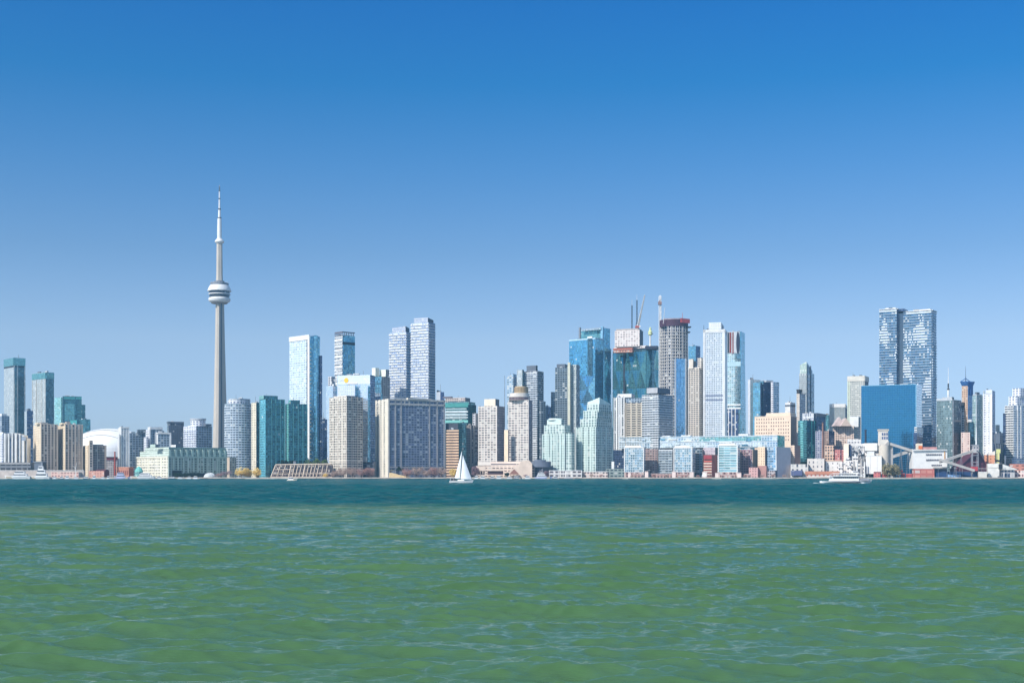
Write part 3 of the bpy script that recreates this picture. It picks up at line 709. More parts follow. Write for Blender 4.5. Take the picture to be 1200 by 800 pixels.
b.slabs('R', 3.7, proud=.9, th=.5, f0=.12, mat=plain('slab_teal', S(74, 132, 142), .4))
b.piers('R', (.3, .52, .76, .97), .8, 1.0, mat=plain('pier_teal', S(86, 146, 154), .5))
b = B('glass_condo', 'right deep teal glass condo, slightly lower than its twin', (334.3, 338.2, 360.4), 472.8, 1965, 62, [fac('mint_stripe', S(110, 190, 190), S(104, 186, 190), 3.7, 4, .9, .8, .2, .05, .8, .1, .03), G_TEALD], 'condo tower', group='deep teal condos')
b.block('penthouse', (338, 340.5, 351.5), 468.5, 472.8, [TEALM, G_TEALD], dy=4)
b.slabs('R', 3.7, proud=.9, th=.5, mat=plain('slab_teal', S(74, 132, 142), .4))
b.piers('R', (.25, .5, .75, .97), .8, 1.0, mat=plain('pier_teal', S(86, 146, 154), .5))
# tall white and blue pair of condos
Y = 2080
b = B('glass_skyscraper', 'tall tower, white gridded left face and curved blue right face', (339.2, 363.2, 375), 393.5, Y, 46, [C_WHITEGRID, G_BLUE], 'skyscraper')
b.strip('L', .0, .985, PZ(391.9, Y), PZ(397.5, Y), WHITE, 1.0, 'crown')
b.piers('L', (.88,), 2.0, .8, zt=PZ(398, Y), mat=DARK, name='dark_line')  # raised dark strip beside the corner pier
b.strip('L', .91, 1.0, PZ(398, Y), PZ(542, Y), WHITE, 1.2, 'corner_pier')
b.slabs('R', 6.2, zt=PZ(400, Y), proud=.9, th=1.2, f0=.0, f1=.14, mat=plain('cream_band', S(206, 196, 170)), name='balcony')
P = [b.R.pt(b.R.L * f, 3.5 * math.sin(math.pi * (f - .4) / .6)) for f in (.4, .5, .6, .7, .8, .9, 1.0)] + [b.R.pt(b.R.L, -6), b.R.pt(b.R.L * .4, -6)]
m = MB(); m.prism(P, GZ, [PZ(y, Y) for y in (392.6, 392.2, 392.4, 393.4, 395.2, 397.6, 401, 401, 392.8)], 0, 0, runu=True); m.build('curved_bay', G_BLUE, b.root)
b.strip('R', .9, 1.0, PZ(416, Y), GZ, G_NAVY, 6.0, 'side_bay')
b = B('condo_tower', 'dark slender slab in the shade right of the white and blue tower', (377.6, 378.4, 383.4), 491, 2050, 66, [G_NAVY, G_NAVY], 'tower')
b = B('condo_tower', 'pale hazy block with roof frame behind beige gridded tower', (382, 390, 396), 452, 2250, 40, [G_SKY, G_SKY], 'tower')
b.block('roof_frame', (384.5, 389, 393), 441, 452, C_CONGRID, dy=6)
b = B('condo_tower', 'slim blue tower with dark lattice crown, white banded left face', (392.2, 401.5, 416), 392.5, 2350, 46, [C_STRIPE, G_BLUE], 'skyscraper')
b.slabs('L', 6.0, proud=1.0, th=1.8, zb=PZ(465, 2350), mat=WHITE)
m = MB()
for f in (b.L, b.R):
    n = 7
    for i in range(n):
        f.box(m, (i + .1) / n, (i + .35) / n, b.z1 - .5, PZ(389, 2350), .1, inn=.6)
    f.box(m, 0.01, .99, PZ(389.4, 2350), PZ(388.2, 2350), .2, inn=.7)
m.build('crown_lattice', plain('lattice_brown', S(98, 86, 92)), b.root)
b.bands([PZ(403.5, 2350)], 'R', h=5, proud=.3, mat=DARK, name='plant_floor')
b.block('side_wing', (390.8, 393.6, 396), 455, 470, C_STRIPE, dy=-20)
# the pale office tower with a yellow disc sign
Y = 2010
b = B('office_tower', 'pale blue glass office tower with yellow disc sign at its top', (395.2, 434, 439.5), 439, Y, 14, [G_SKY, G_NAVY], 'office tower')
b.strip('L', .02, .995, PZ(439.4, Y), PZ(450, Y), fac('sky_parapet', S(190, 208, 224), S(172, 198, 220), 11, 14, .97, .95, .06, 0, .6, .2, .01), .6, 'sign_parapet')
b.block('front_bay', (395.4, 416, 418), 451.2, 562, [fac('pale_bay', S(196, 206, 220), S(170, 190, 218), 4, 3, .7, .6, .15, .1, .7, .15, .03), G_BLUE], dy=-14)
b.block('front_bay', (418, 431, 434), 452, 562, [G_SKY, G_BLUE], dy=-8)
b.bands([PZ(449.6, Y)], 'L', h=2.2, proud=1.2, mat=WHITE, f0=.3, f1=.62, name='ledge')
sp_ = b.L.pt(b.L.L * .28, .75)
m = MB()
for kk in range(24):
    a0, a1 = 2 * math.pi * kk / 24, 2 * math.pi * (kk + 1) / 24
    q = lambda a, o: b.L.pt(b.L.L * .28 + 3.6 * math.cos(a), o) + (PZ(445, Y) + 3.9 * math.sin(a),)
    m.face([q(0, 1.1) if False else b.L.pt(b.L.L * .28, 1.1) + (PZ(445, Y),), q(a0, 1.1), q(a1, 1.1)])
    m.face([q(a0, .5), q(a1, .5), q(a1, 1.1), q(a0, 1.1)])
sign = m.build('sign_disc', plain('sign_yellow', S(240, 196, 60), .5, noise=.02), b.root)
cu = bpy.data.curves.new('sign_lettering', 'FONT'); cu.body = 'Sun Life'; cu.size = 5.2; cu.extrude = .15
cu.align_x = 'RIGHT'
ct = bpy.data.objects.new('tmp_text', cu); LINK(ct)
dg = bpy.context.evaluated_depsgraph_get()
tm = bpy.data.meshes.new_from_object(ct.evaluated_get(dg))
bpy.data.objects.remove(ct)
to = bpy.data.objects.new('sign_lettering', tm); LINK(to)
tm.materials.clear(); tm.materials.append(WHITE)
to.parent = b.root; w = wloc(b.root)
tp = b.L.pt(b.L.L * .28 - 4.4, .95)
to.rotation_euler = (R(90), 0, math.atan2(b.L.d[1], b.L.d[0]))
to.location = (tp[0] - w[0], tp[1] - w[1], PZ(446, Y) - w[2])
b = B('office_block', 'light blue glass block wedged left of the dark hotel slab', (434.5, 446, 448.5), 460.5, 2060, 20, [G_SKY, G_BLUE], 'office block')
b = B('condo_tower', 'concrete tower with two pale lift heads behind the light blue offices', (436, 447, 457), 441, 2260, 40, [G_BLUE, C_BEIGE], 'tower')
b.block('lift_head', (435.8, 440, 444.5), 430.8, 441, plain('pale_lime', S(226, 228, 212)), dy=4)
b.block('lift_head', (445, 452, 456), 432.8, 441, [plain('pale_lime', S(226, 228, 212)), C_BEIGE], dy=6)
# beige grid tower on the shore
Y = 1950
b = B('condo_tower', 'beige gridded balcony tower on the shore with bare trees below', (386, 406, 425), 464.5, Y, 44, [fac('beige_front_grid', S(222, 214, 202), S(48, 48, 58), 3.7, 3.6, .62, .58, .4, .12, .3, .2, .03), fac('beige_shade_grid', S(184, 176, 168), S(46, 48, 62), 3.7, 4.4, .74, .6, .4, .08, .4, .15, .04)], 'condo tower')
bp_ = plain('beige_pier', S(220, 211, 198))
b.piers('L', (.02, .27, .52, .77), 1.0, .7, mat=bp_)
b.piers('R', (.0, .33, .66, .98), 1.0, .8, mat=plain('beige_precast', S(180, 168, 156)))
b.slabs('LR', 3.7, zb=PZ(556, Y), proud=.55, th=.95, mat=bp_, name='balcony')
b.block('penthouse', (391, 406, 419), 463.4, 465, [bp_, MECH], dy=4)
b.bands([PZ(540, Y)], 'LR', h=1.6, proud=.9, mat=bp_)
# ice white twins
for lab, px, top, Y, ridge in (('shorter of the twin white towers banded with balconies', (456.2, 476, 481.8), 389, 2300, 381.5),
                               ('taller of the twin white towers banded with balconies', (481.6, 502.2, 510), 377.5, 2240, 371.5)):
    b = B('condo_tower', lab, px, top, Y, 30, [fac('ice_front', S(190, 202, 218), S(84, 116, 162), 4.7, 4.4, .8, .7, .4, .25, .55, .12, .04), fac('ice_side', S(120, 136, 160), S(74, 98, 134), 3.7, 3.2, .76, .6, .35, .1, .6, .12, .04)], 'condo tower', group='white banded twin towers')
    n = int((b.z1 - PZ(470, Y)) / 4.7)
    for i in range(n):
        m = MB(); z = b.z1 - 4.7 * (i + 1)
        b.L.box(m, 0, 1, z, z + .8, 1.5); b.R.box(m, 0, 1, z, z + 1.0, 1.3)
        u = 0
        while u < .98:
            w_ = random.uniform(.06, .26)
            if random.random() < .66: b.L.box(m, u, min(u + w_, 1), z + .8, z + 2.1, 1.5, inn=-1.2)
            u += w_ + random.uniform(.01, .1)
        m.build('balcony', WHITE, b.root)
    Pp = foot(px[0] + 3.5, px[1] - .8, px[2] - 2, Y + 4, 30)
    m = MB(); m.prism(Pp, b.z1, [PZ(top - 6.3, Y), PZ(ridge + .2, Y), PZ(ridge + 2.2, Y), PZ(ridge + 1, Y)], [0, 1, 1, 0], 0)
    m.build('sloped_penthouse', [fac('ice_pent', S(186, 192, 204), S(150, 166, 190), 3.7, 2, .6, .6, .2, .1, .4, .2, .02), plain('pent_navy', S(54, 62, 82), .4)], b.root)
# --- the dark hotel slab
Y = 1960
b = B('hotel', 'broad dark glass hotel slab with cream end wall and flat roofline', (440.3, 455.3, 521.5), 467, Y, 62, [fac('hotel_end', S(224, 216, 200), S(92, 96, 110), 3.7, 14, .26, .62, .3, .1, .4, .2, .02), C_WESTIN], 'hotel')
cp = plain('hotel_cream', S(224, 217, 202)); gp = plain('hotel_grey_frame', S(150, 150, 152))
b.piers('L', (.03, .38, .62, .97), 2.2, .9, mat=cp)
b.piers('R', (.0, .12, .22, .72, .86, .985), 1.6, 1.0, mat=gp)
b.slabs('L', 3.7, proud=.6, th=.8, f0=.04, f1=.36, mat=gp, name='balcony')
b.bands([PZ(474, Y), PZ(469, Y)], 'R', h=2.6, proud=1.0, mat=plain('hotel_roof_frame', S(176, 174, 170)), name='cornice')
b.piers('R', (.28, .36, .44, .52, .6, .66), 1.2, .9, zt=PZ(468, Y), zb=PZ(475, Y), mat=plain('hotel_roof_frame', S(176, 174, 170)), name='roof_pier')
b.block('lift_head', (476, 478, 500), 466, 468, [cp, plain('hotel_roof_frame', S(176, 174, 170))], dy=12)
b.bands([PZ(548, Y)], 'R', h=2.0, proud=1.2, mat=gp, name='podium_cornice')
b = B('condo_tower', 'small pale plant room with a dark cap behind the hotel roof', (511.5, 516, 520.5), 459, 2150, 40, [LGREY, plain('lilac_panel', S(150, 162, 196))], 'building')
b.block('lift_head', (511.8, 512.6, 513.8), 457, 459, DARK, dy=3)
# teal banded round-cornered office and its neighbours
Y = 2080
b = B('office_block', 'rounded office block with turquoise and white horizontal bands', (522, 549.5, 557), 470.5, Y, 20, [fac('teal_band_office', S(176, 200, 204), S(60, 110, 126), 3.9, 4.0, .94, .55, .3, .1, .7, .12, .03), G_TEALD], 'office block')
tb = plain('band_turquoise', S(76, 150, 144), .4); wb_ = plain('band_white', S(206, 216, 218), .5)
for z, h, mt in ((476.8, 6.5, tb), (483, 2.2, wb_), (486.5, 1.6, wb_), (489.6, 1.6, wb_), (495, 4, plain('band_aqua', S(130, 196, 190), .4))):
    b.bands([PZ(z, Y)], 'L', h=h, proud=1.4, mat=mt)
b.block('upper_storey', (521.8, 545, 551), 465.6, 471, [C_LOWRISE, MECH], dy=10)
b.block('roof_canopy', (519, 529, 530.5), 464.4, 466.2, plain('canopy_brown', S(104, 98, 108)), dy=4)
b.block('corner_bay', (546, 549.8, 558), 474, 540, fac('glass_ink_teal', S(24, 60, 72), S(16, 58, 72), 3.7, 3, .86, .8, .4, .02, .8, .1, .05), dy=-3, th=45)
b.block('lower_bay', (533, 545, 548.5), 497, 520, [fac('pale_bay2', S(176, 206, 206), S(90, 130, 140), 3.9, 3, .7, .5, .3, .1, .6, .15, .03), G_TEALD], dy=-8)
b = B('office_block', 'tan block with peach horizontal bands behind the sailboat', (521.8, 537.6, 539), 503, 2000, 14, [C_PINKTAN, C_PINKTAN], 'office block')
b.slabs('L', 4.2, proud=.6, th=1.9, mat=plain('peach_band', S(224, 190, 158)), name='band')
b.block('attic', (522, 537, 538.5), 496, 503, [plain('attic_dark', S(70, 74, 84)), DARK], dy=4)
b = B('office_block', 'narrow dark teal glass fin behind the sail', (536.8, 541.5, 546.5), 495, 1995, 50, [fac('glass_ink_teal', S(24, 60, 72), S(16, 58, 72), 3.7, 3, .86, .8, .4, .02, .8, .1, .05), G_DKTEAL], 'tower')
b = B('condo_tower', 'grey mixed stone condo in shade, just left of the pale hotel tower', (546, 550.5, 561), 498, 2040, 50, [fac('mixed_grey_l', S(150, 140, 130), S(70, 76, 88), 3.7, 3.4, .5, .6, .4, .15, .4, .2, .03), fac('mixed_grey', S(128, 122, 122), S(66, 70, 84), 3.7, 3.6, .55, .6, .4, .2, .4, .2, .03)], 'condo tower')
b.block('upper_wing', (554, 557, 561.5), 484, 500, [C_CONGRID, CONC], dy=6)
b.piers('R', (.1, .45, .98), 1.2, .8, mat=CONC)
b.slabs('R', 6.2, proud=.9, th=.9, f0=.5, mat=LGREY)
# twin pale hotel towers
Y = 2000
b = B('hotel', 'left pale hotel tower with boxy penthouse', (560.6, 582.6, 591.5), 475.4, Y, 24, [C_HOTEL, C_HOTELSHADE], 'hotel', group='pale hotel towers')
hp = plain('hotel_precast', S(216, 208, 200))
b.slabs('L', 3.7, zb=PZ(541, Y), proud=.55, th=1.0, mat=hp, name='floor_band')
b.piers('L', (.01, .34, .66, .985), 1.1, .7, mat=hp)
b.block('penthouse', (567.5, 580.5, 585), 467.3, 475.4, [plain('hotel_pent', S(232, 216, 196)), MECH], dy=5)
b.block('podium', (560, 583.5, 592), 540.5, 545, [hp, C_HOTELSHADE], dy=-4)
b = B('hotel', 'right pale hotel tower topped by a round restaurant drum', (595.8, 619.6, 624), 468.5, Y, 24, [C_HOTEL, C_HOTELSHADE], 'hotel', group='pale hotel towers')
b.slabs('L', 3.7, zb=PZ(541, Y), proud=.55, th=1.0, mat=hp, name='floor_band')
b.piers('L', (.01, .5, .985), 1.1, .7, mat=hp)
cy_ = Y + 16
P = ellipse(596.5, 621, Y + 1, .8)
round_body(b.root, 'restaurant_drum', P, PZ(468.6, Y), PZ(464.2, Y), fac('drum_window', S(150, 138, 130), S(70, 66, 84), 5, 2.4, .8, .7, .3, .1, .5, .15, .03))
round_body(b.root, 'drum_ring', scale_poly(P, .93), PZ(464.2, Y), PZ(460, Y), hp)
round_body(b.root, 'drum_ring', scale_poly(P, 1.03), PZ(464.6, Y), PZ(463.6, Y), hp)
P3 = ellipse(602.6, 619.2, Y + 6, .9)
round_body(b.root, 'drum_top', P3, PZ(460, Y), PZ(453, Y), fac('tan_drum', S(186, 160, 120), S(122, 104, 84), 12, 2.2, .55, .8, .2, 0, .1, .5, .02))
round_body(b.root, 'drum_roof', scale_poly(P3, .85), PZ(453, Y), PZ(452, Y), plain('tan_roof', S(198, 176, 140)))
b.block('wing', (590.8, 595.4, 596.5), 503.5, 541, [plain('wing_cream', S(232, 212, 184)), C_HOTELSHADE], dy=-2)
# hotel podium and its pieces
Y = 1935
pc = plain('podium_cream', S(226, 206, 188))
b = low('hotel_podium', 'low cream hotel podium with angled blank wall on the quay', (558, 626.5, 631), 545.5, Y + 14, 12, [fac('podium_front', S(222, 204, 188), S(112, 96, 96), 4, 6, .7, .4, .3, .1, .3, .2, .03), pc], 'hotel podium')
b.block('upper_storey', (575, 612, 616), 540.5, 546, [fac('podium_upper', S(226, 208, 194), S(96, 90, 96), 5.5, 40, .97, .3, .2, 0, .2, .2, .02), pc], dy=4)
m = MB()
q = [(PX(592, Y), 555.5), (PX(612, Y), 540.2), (PX(620, Y), 539.2), (PX(623.6, Y), 543), (PX(623.6, Y), 560.5), (PX(592, Y), 560.5)]
front = [(x, Y, PZ(y, Y)) for x, y in q]; back = [(x, Y + 16, z) for x, _, z in front]
m.face(front[::-1]); m.face(back)
for i in range(6):
    j = (i + 1) % 6; m.face([front[i], front[j], back[j], back[i]])
m.build('angled_wall', pc, b.root)
for x0, x1, yt in ((559, 569, 545.8), (571, 590, 549.5)):
    pbox(b.root, 'terrace', x0, x1, yt, 551.5, Y + 2, 10, pc)
    pbox(b.root, 'terrace_recess', x0 + .3, x1 - .3, 551.5, 556, Y + 5, 6, plain('recess_brown', S(108, 84, 84)))
for x0 in (559.4, 562.4, 565.4, 568): pbox(b.root, 'column', x0, x0 + .9, 551, 558, Y + 2.5, 1.2, pc)
m = MB()
cx_, w_ = PX(602.5, Y - 8), 7.5
P = [(cx_ - w_, Y - 12), (cx_ + w_, Y - 12), (cx_ + w_, Y - 2), (cx_ - w_, Y - 2)]
m.prism(P, PZ(555.5, Y), PZ(549.6, Y), 0, 0, poly2=[(cx_ - .3, Y - 7.2), (cx_ + .3, Y - 7.2), (cx_ + .3, Y - 6.8), (cx_ - .3, Y - 6.8)])
m.build('pyramid_roof', plain('roof_rust', S(126, 88, 76)), b.root)
for x0 in (598.2, 601.8, 605.6): pbox(b.root, 'column', x0, x0 + .6, 555.4, 560, Y - 11, .8, plain('recess_brown', S(108, 84, 84)))
b = low('ferry_terminal', 'dark grey rounded pavilion right of the hotel podium', (623.5, 636, 648), 545.5, Y + 8, 40, [fac('pav_l', S(120, 126, 138), S(70, 84, 108), 4, 5, .7, .5, .3, .1, .5, .15, .03), MECH], 'pavilion')
round_body(b.root, 'round_roof', ellipse(622.5, 646, Y + 6, .7), PZ(547, Y), PZ(540.5, Y), plain('roof_slate', S(106, 114, 130), .6))
round_body(b.root, 'roof_cap', ellipse(626, 640, Y + 12, .7), PZ(540.5, Y), PZ(538.2, Y), plain('roof_slate', S(106, 114, 130), .6))
# --- centre cluster behind
Y = 2180
b = B('condo_tower', 'tall steel grey condo with dark penthouse behind the drum topped hotel', (612.5, 629.5, 637), 434.5, Y, 30, [C_STRIPE, C_DKCONDO], 'condo tower')
b.slabs('LR', 3.7, zb=PZ(500, Y), proud=1.0, th=.7, mat=plain('slab_pale', S(196, 206, 216)))
b.block('penthouse', (617, 628, 630), 428, 434.5, [MECH, DARK], dy=6)
b.block('side_wing', (605.6, 612, 614), 433, 560, [G_GREYRIB, G_DKTEAL], dy=3)
b.piers('L', (.0,), 2.4, 1.6, mat=LGREY)
b.block('shaded_flank', (632, 634.2, 639.4), 470, 560, C_DKCONDO, dy=-4, th=60)
b = B('glass_condo', 'thin pale glass frame tower left of the steel grey condo', (594, 601.5, 606.5), 441.5, 2260, 36, [fac('airy_glass', S(168, 190, 206), S(104, 140, 168), 3.7, 5, .8, .7, .35, .2, .7, .12, .05), C_GREYBLUE], 'condo tower')
m = MB()
m.prism(foot(594.4, 601.5, 606, 2262, 36), b.z1, [PZ(441.5, 2260), PZ(437.6, 2260), PZ(438.4, 2260), PZ(440, 2260)], 0, 0, runu=True); m.build('crown', fac('airy_glass', S(168, 190, 206), S(104, 140, 168)), b.root)
m = MB(); m.tube((PX(591.4, 2270), 2270, PZ(500, 2270)), (PX(591.4, 2270), 2270, PZ(440, 2270)), .7, .35); m.build('antenna', GREY, b.root)
b = B('condo_tower', 'small dark block in the gap between the two centre condos', (635, 641.5, 648), 476.3, 2220, 30, [C_GREYBLUE, G_NAVY], 'tower')
Y = 2200
b = B('condo_tower', 'dark gridded condo tower with a cream corner fin, left of the blue towers', (650.5, 665.5, 668), 430.5, Y, 16, [C_DKCONDO, C_DKCONDO], 'condo tower')
b.slabs('L', 3.7, zb=PZ(520, Y), proud=.8, th=.55, mat=plain('slab_grey', S(150, 164, 172)))
b.block('penthouse', (652.5, 662, 666), 426.3, 431, [MECH, MECH], dy=5)
b.block('side_wing', (645.6, 650, 651.5), 459, 560, C_DKCONDO, dy=6)
b.block('corner_tower', (665.4, 675.3, 679.4), 427, 560, [fac('corner_condo', S(176, 184, 182), S(84, 110, 126), 3.7, 3.4, .56, .6, .4, .15, .5, .15, .04), C_DKCONDO], dy=-5, th=24)
b.block('fin', (665.2, 668, 668.8), 424.5, 560, plain('fin_cream', S(206, 206, 186)), dy=-9)
# pale mint shore condos
Y = 1955
mp = plain('mint_precast', S(202, 218, 212))
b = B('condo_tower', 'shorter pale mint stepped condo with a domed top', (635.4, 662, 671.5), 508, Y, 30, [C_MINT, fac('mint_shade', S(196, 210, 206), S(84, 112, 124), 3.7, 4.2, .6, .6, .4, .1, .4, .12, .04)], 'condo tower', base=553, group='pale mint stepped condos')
b.block('upper_tier', (637.6, 661.5, 668.5), 497.5, 508, [C_MINT, C_MINT], dy=2)
b.block('upper_tier', (641, 657.8, 661.5), 491.5, 497.5, [mp, C_MINT], dy=4)
P = ellipse(641.8, 660, Y + 8, .7)
m = MB(); m.prism(P, PZ(491.5, Y), PZ(489.6, Y), 0, 0, poly2=scale_poly(P, .8)); m.build('dome_roof', plain('mint_roof', S(206, 226, 222), .5), b.root)
b.piers('L', (.01, .2, .42, .62, .82, .985), 1.2, .8, mat=mp); b.piers('R', (.4, .98), 1.0, .7, mat=mp)
b.slabs('LR', 3.7, proud=.45, th=.6, mat=mp, name='floor_band')
b.block('side_tier', (663, 669.5, 673.4), 507, 556, [C_MINT, C_MINT], dy=-3)
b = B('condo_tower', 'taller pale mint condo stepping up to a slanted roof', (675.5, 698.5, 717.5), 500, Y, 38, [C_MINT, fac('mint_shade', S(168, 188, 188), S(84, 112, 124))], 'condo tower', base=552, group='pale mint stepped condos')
for px, t in (((680, 699, 717.3), 490), ((683.5, 700, 717), 480.5), ((688, 702, 716.4), 473)):
    b.block('upper_tier', px, t, t + (10 if t > 485 else 9.5), [C_MINT, C_GREYBLUE if False else C_MINT], dy=2)
P = foot(688.5, 702.5, 716, Y + 3, 38)
m = MB(); m.prism(P, PZ(473, Y), [PZ(470.5, Y), PZ(465.4, Y), PZ(472.4, Y), PZ(473, Y)], 0, 0); m.build('slanted_roof', plain('mint_roof', S(206, 226, 222), .5), b.root)
b.piers('L', (.01, .24, .5, .76, .985), 1.4, .8, mat=mp); b.piers('R', (.3, .62, .98), 1.2, .8, mat=mp)
b.slabs('LR', 3.7, proud=.45, th=.6, mat=mp, name='floor_band')
# blue glass tower with folded facets
def facet_wall(face, nu, nz, z0, z1, amp, mat, name, root, split=True, seed=1):
    rr = random.Random(seed); m = MB()
    off = [[0 if (i in (0, nu)) else (amp if (i + j) % 2 else amp * .12) for i in range(nu + 1)] for j in range(nz + 1)]
    pt = lambda i, j: face.pt(face.L * i / nu, .6 + off[j][i]) + (z0 + (z1 - z0) * j / nz,)
    uvp = lambda i, j: (face.L * i / nu, (z1 - z0) * j / nz)
    for i in range(nu):
        for j in range(nz):
            a, b_, c, d = (i, j), (i + 1, j), (i + 1, j + 1), (i, j + 1)
            tris = [(a, b_, c), (a, c, d)] if (i + j) % 2 else [(a, b_, d), (b_, c, d)]
            for t in tris: m.face([pt(*q) for q in t], [uvp(*q) for q in t])
    return m.build(name, mat, root)
Y = 2420
b = B('glass_skyscraper', 'bright blue glass tower with folded lower facets, left of the cranes', (667, 697.5, 707), 395.5, Y, 40, [fac('blue_panes', S(90, 148, 184), S(66, 138, 182), 3.9, 3.0, .86, .8, .25, .02, .9, .1, .04), G_BLUE], 'skyscraper')
facet_wall(b.L, 4, 5, PZ(520, Y), PZ(440, Y), 3.4, G_BLUE, 'folded_facade', b.root)
b.strip('L', .72, .9, PZ(396, Y), PZ(520, Y), G_DKTEAL, .9, 'dark_strip')
b.block('rear_tower', (678.6, 706.5, 715), 384, 560, [G_TEAL, G_BLUE], dy=40)
b.block('roof_frame', (678.2, 680, 681), 383.5, 396, GREY, dy=34)
b.block('roof_frame', (681, 704, 705), 383.6, 386, fac('frame_glass', S(150, 160, 176), S(110, 160, 186)), dy=34)
b.block('roof_frame', (703.8, 706.3, 707.4), 382.5, 420, plain('frame_blue', S(130, 176, 204), .4), dy=34)
b.bands([PZ(397.2, Y)], 'LR', h=2.4, proud=.8, mat=plain('parapet_blue', S(176, 206, 222), .4), name='parapet')
f2 = Face(foot(700, 708, 716, Y - 6, 40)[1], foot(700, 708, 716, Y - 6, 40)[2])
facet_wall(f2, 2, 5, PZ(520, Y), PZ(408, Y), 3, G_BLUE, 'folded_facade', b.root, seed=4)
# unfinished teal glass tower with cranes
Y = 2380
b = B('unfinished_tower', 'unfinished teal glass tower of folded diamonds with bare concrete top', (718, 757, 772.5), 409, Y, 34, [G_DKTEAL, G_TEALD], 'skyscraper')
GT = fac('diamond_teal', S(72, 118, 132), S(70, 126, 140), 3.9, 3.2, .9, .88, .18, .01, .9, .1, .03)
facet_wall(b.L, 8, 5, PZ(520, Y), PZ(411.5, Y), 4.4, GT, 'folded_facade', b.root)
facet_wall(b.R, 3, 5, PZ(520, Y), PZ(409, Y), 3.2, GT, 'folded_facade', b.root, seed=3)
b.strip('L', .36, .41, PZ(412, Y), PZ(520, Y), DARK, 5.0, 'dark_joint')
b.strip('R', .28, .42, PZ(409, Y), PZ(520, Y), G_DKTEAL, 5.5, 'dark_joint')
CW = fac('core_formwork', S(222, 212, 206), S(128, 118, 120), 4.0, 5.0, .6, .5, .5, .4, .1, .5, .02)
b.block('concrete_core', (720.4, 749.5, 753.6), 386.3, 405.5, [CW, DARK], dy=6, th=20)
b.block('concrete_core', (722, 748, 752), 384.6, 386.6, plain('core_grey', S(176, 168, 164)), dy=8, th=20)
b.block('floor_deck', (719.3, 757, 772.2), 404.6, 407.6, [fac('deck_edge', S(216, 208, 204), S(96, 86, 88), 3.5, 4, .7, .5, .5, .3, .1, .5, .02), CONC], dy=1)
OR = plain('formwork_orange', S(176, 104, 84), .7)
b.block('formwork_skirt', (718.4, 741, 743), 407.4, 409.4, [OR, OR], dy=-8, th=20)
b.block('formwork_skirt', (719, 741, 743), 409.4, 412.4, [fac('skirt_mix', S(196, 146, 124), S(96, 66, 66), 4, 5, .5, .5, .3, .3, 0, .6, 0), OR], dy=-7, th=20)
b.block('floor_deck', (756, 770, 772.6), 405, 408.6, [plain('deck_navy', S(46, 50, 66)), DARK], dy=-7, th=20)
def crane_mast(mb, x, z0, z1, w, Y, mi=0):
    for sx in (-1, 1):
        for sy in (-1, 1): mb.tube((x + sx * w, Y + sy * w, z0), (x + sx * w, Y + sy * w, z1), .28, .28, 4, mi)
    n = max(2, int((z1 - z0) / (2.4 * w))); 
    for k in range(n):
        a, c = z0 + (z1 - z0) * k / n, z0 + (z1 - z0) * (k + 1) / n; s = 1 if k % 2 else -1
        for sy in (-1, 1):
            mb.tube((x - s * w, Y + sy * w, a), (x + s * w, Y + sy * w, c), .16, .16, 4, mi); mb.tube((x - w, Y + sy * w, c), (x + w, Y + sy * w, c), .16, .16, 4, mi)
        mb.tube((x - w, Y - s * w, a), (x - w, Y + s * w, c), .16, .16, 4, mi)
CRW = plain('crane_white', S(222, 222, 220), .5); CRB = plain('crane_navy', S(64, 72, 88), .5); CRR = plain('crane_red', S(180, 90, 80), .6)
Yc = 2400
c1 = empty('tower_crane', 'luffing crane with steep white jib on top of the concrete core', 'crane', (PX(747, Yc), Yc, PZ(386, Yc)))
m = MB(); crane_mast(m, PX(747.5, Yc), PZ(388, Yc), PZ(380, Yc), 1.6, Yc); m.build('mast', CRW, c1)
m = MB()
ja, jb = np.array((PX(747.8, Yc), Yc - 2, PZ(381.5, Yc))), np.array((PX(753.6, Yc), Yc - 30, PZ(345.8, Yc - 30)))
for ox, oy in ((-1.2, 0), (1.2, 0), (0, 1.6)):
    m.tube(ja + (ox, oy, 0), jb + (ox * .4, oy * .4, 0), .95, .6, 5)
for k in range(16):
    p = ja + (jb - ja) * k / 16; q = ja + (jb - ja) * (k + 1) / 16; s = 1 if k % 2 else -1
    m.tube(p + (1.1 * s, 0, 0), q + (-1.1 * s, 0, 0), .3, .3, 4)
m.build('jib', CRW, c1)
m = MB(); m.box(PX(744.6, Yc), PX(749, Yc), Yc - 2.5, Yc + 6, PZ(384, Yc), PZ(381.8, Yc)); m.build('counter_deck', CRR, c1)
m = MB(); m.box(PX(749, Yc), PX(750.4, Yc), Yc - 5, Yc - 2.4, PZ(383.6, Yc), PZ(381.6, Yc)); m.build('cab', CRW, c1)
m = MB(); m.tube(ja + (-4, 6, 2), jb, .12, .12, 4); m.tube(ja + (-4, 5, -2), ja + (-2.5, 3, 13), .3, .3, 4); m.build('stay_cable', CRB, c1)
for lab, px, yt in (('left dark lattice mast standing on the concrete core', 740.6, 357), ('right dark lattice mast beside the white jib', 746.4, 351)):
    cc = empty('lattice_mast', lab, 'mast', (PX(px, Yc + 8), Yc + 8, PZ(388, Yc)))
    m = MB(); crane_mast(m, PX(px, Yc + 8), PZ(388, Yc), PZ(yt, Yc), .9, Yc + 8); m.build('mast', CRB, cc)
    m = MB(); m.tube((PX(px, Yc + 8), Yc + 8, PZ(yt, Yc)), (PX(px, Yc + 8), Yc + 8, PZ(yt - 7, Yc)), .3, .12, 5); m.build('tip_rod', CRW, cc)
hb = empty('hoist_mast', 'short white mast with lime green drum on the right roof deck', 'mast', (PX(762, Yc), Yc, PZ(406, Yc)))
xx = PX(762, Yc - 20); yy = Yc - 20
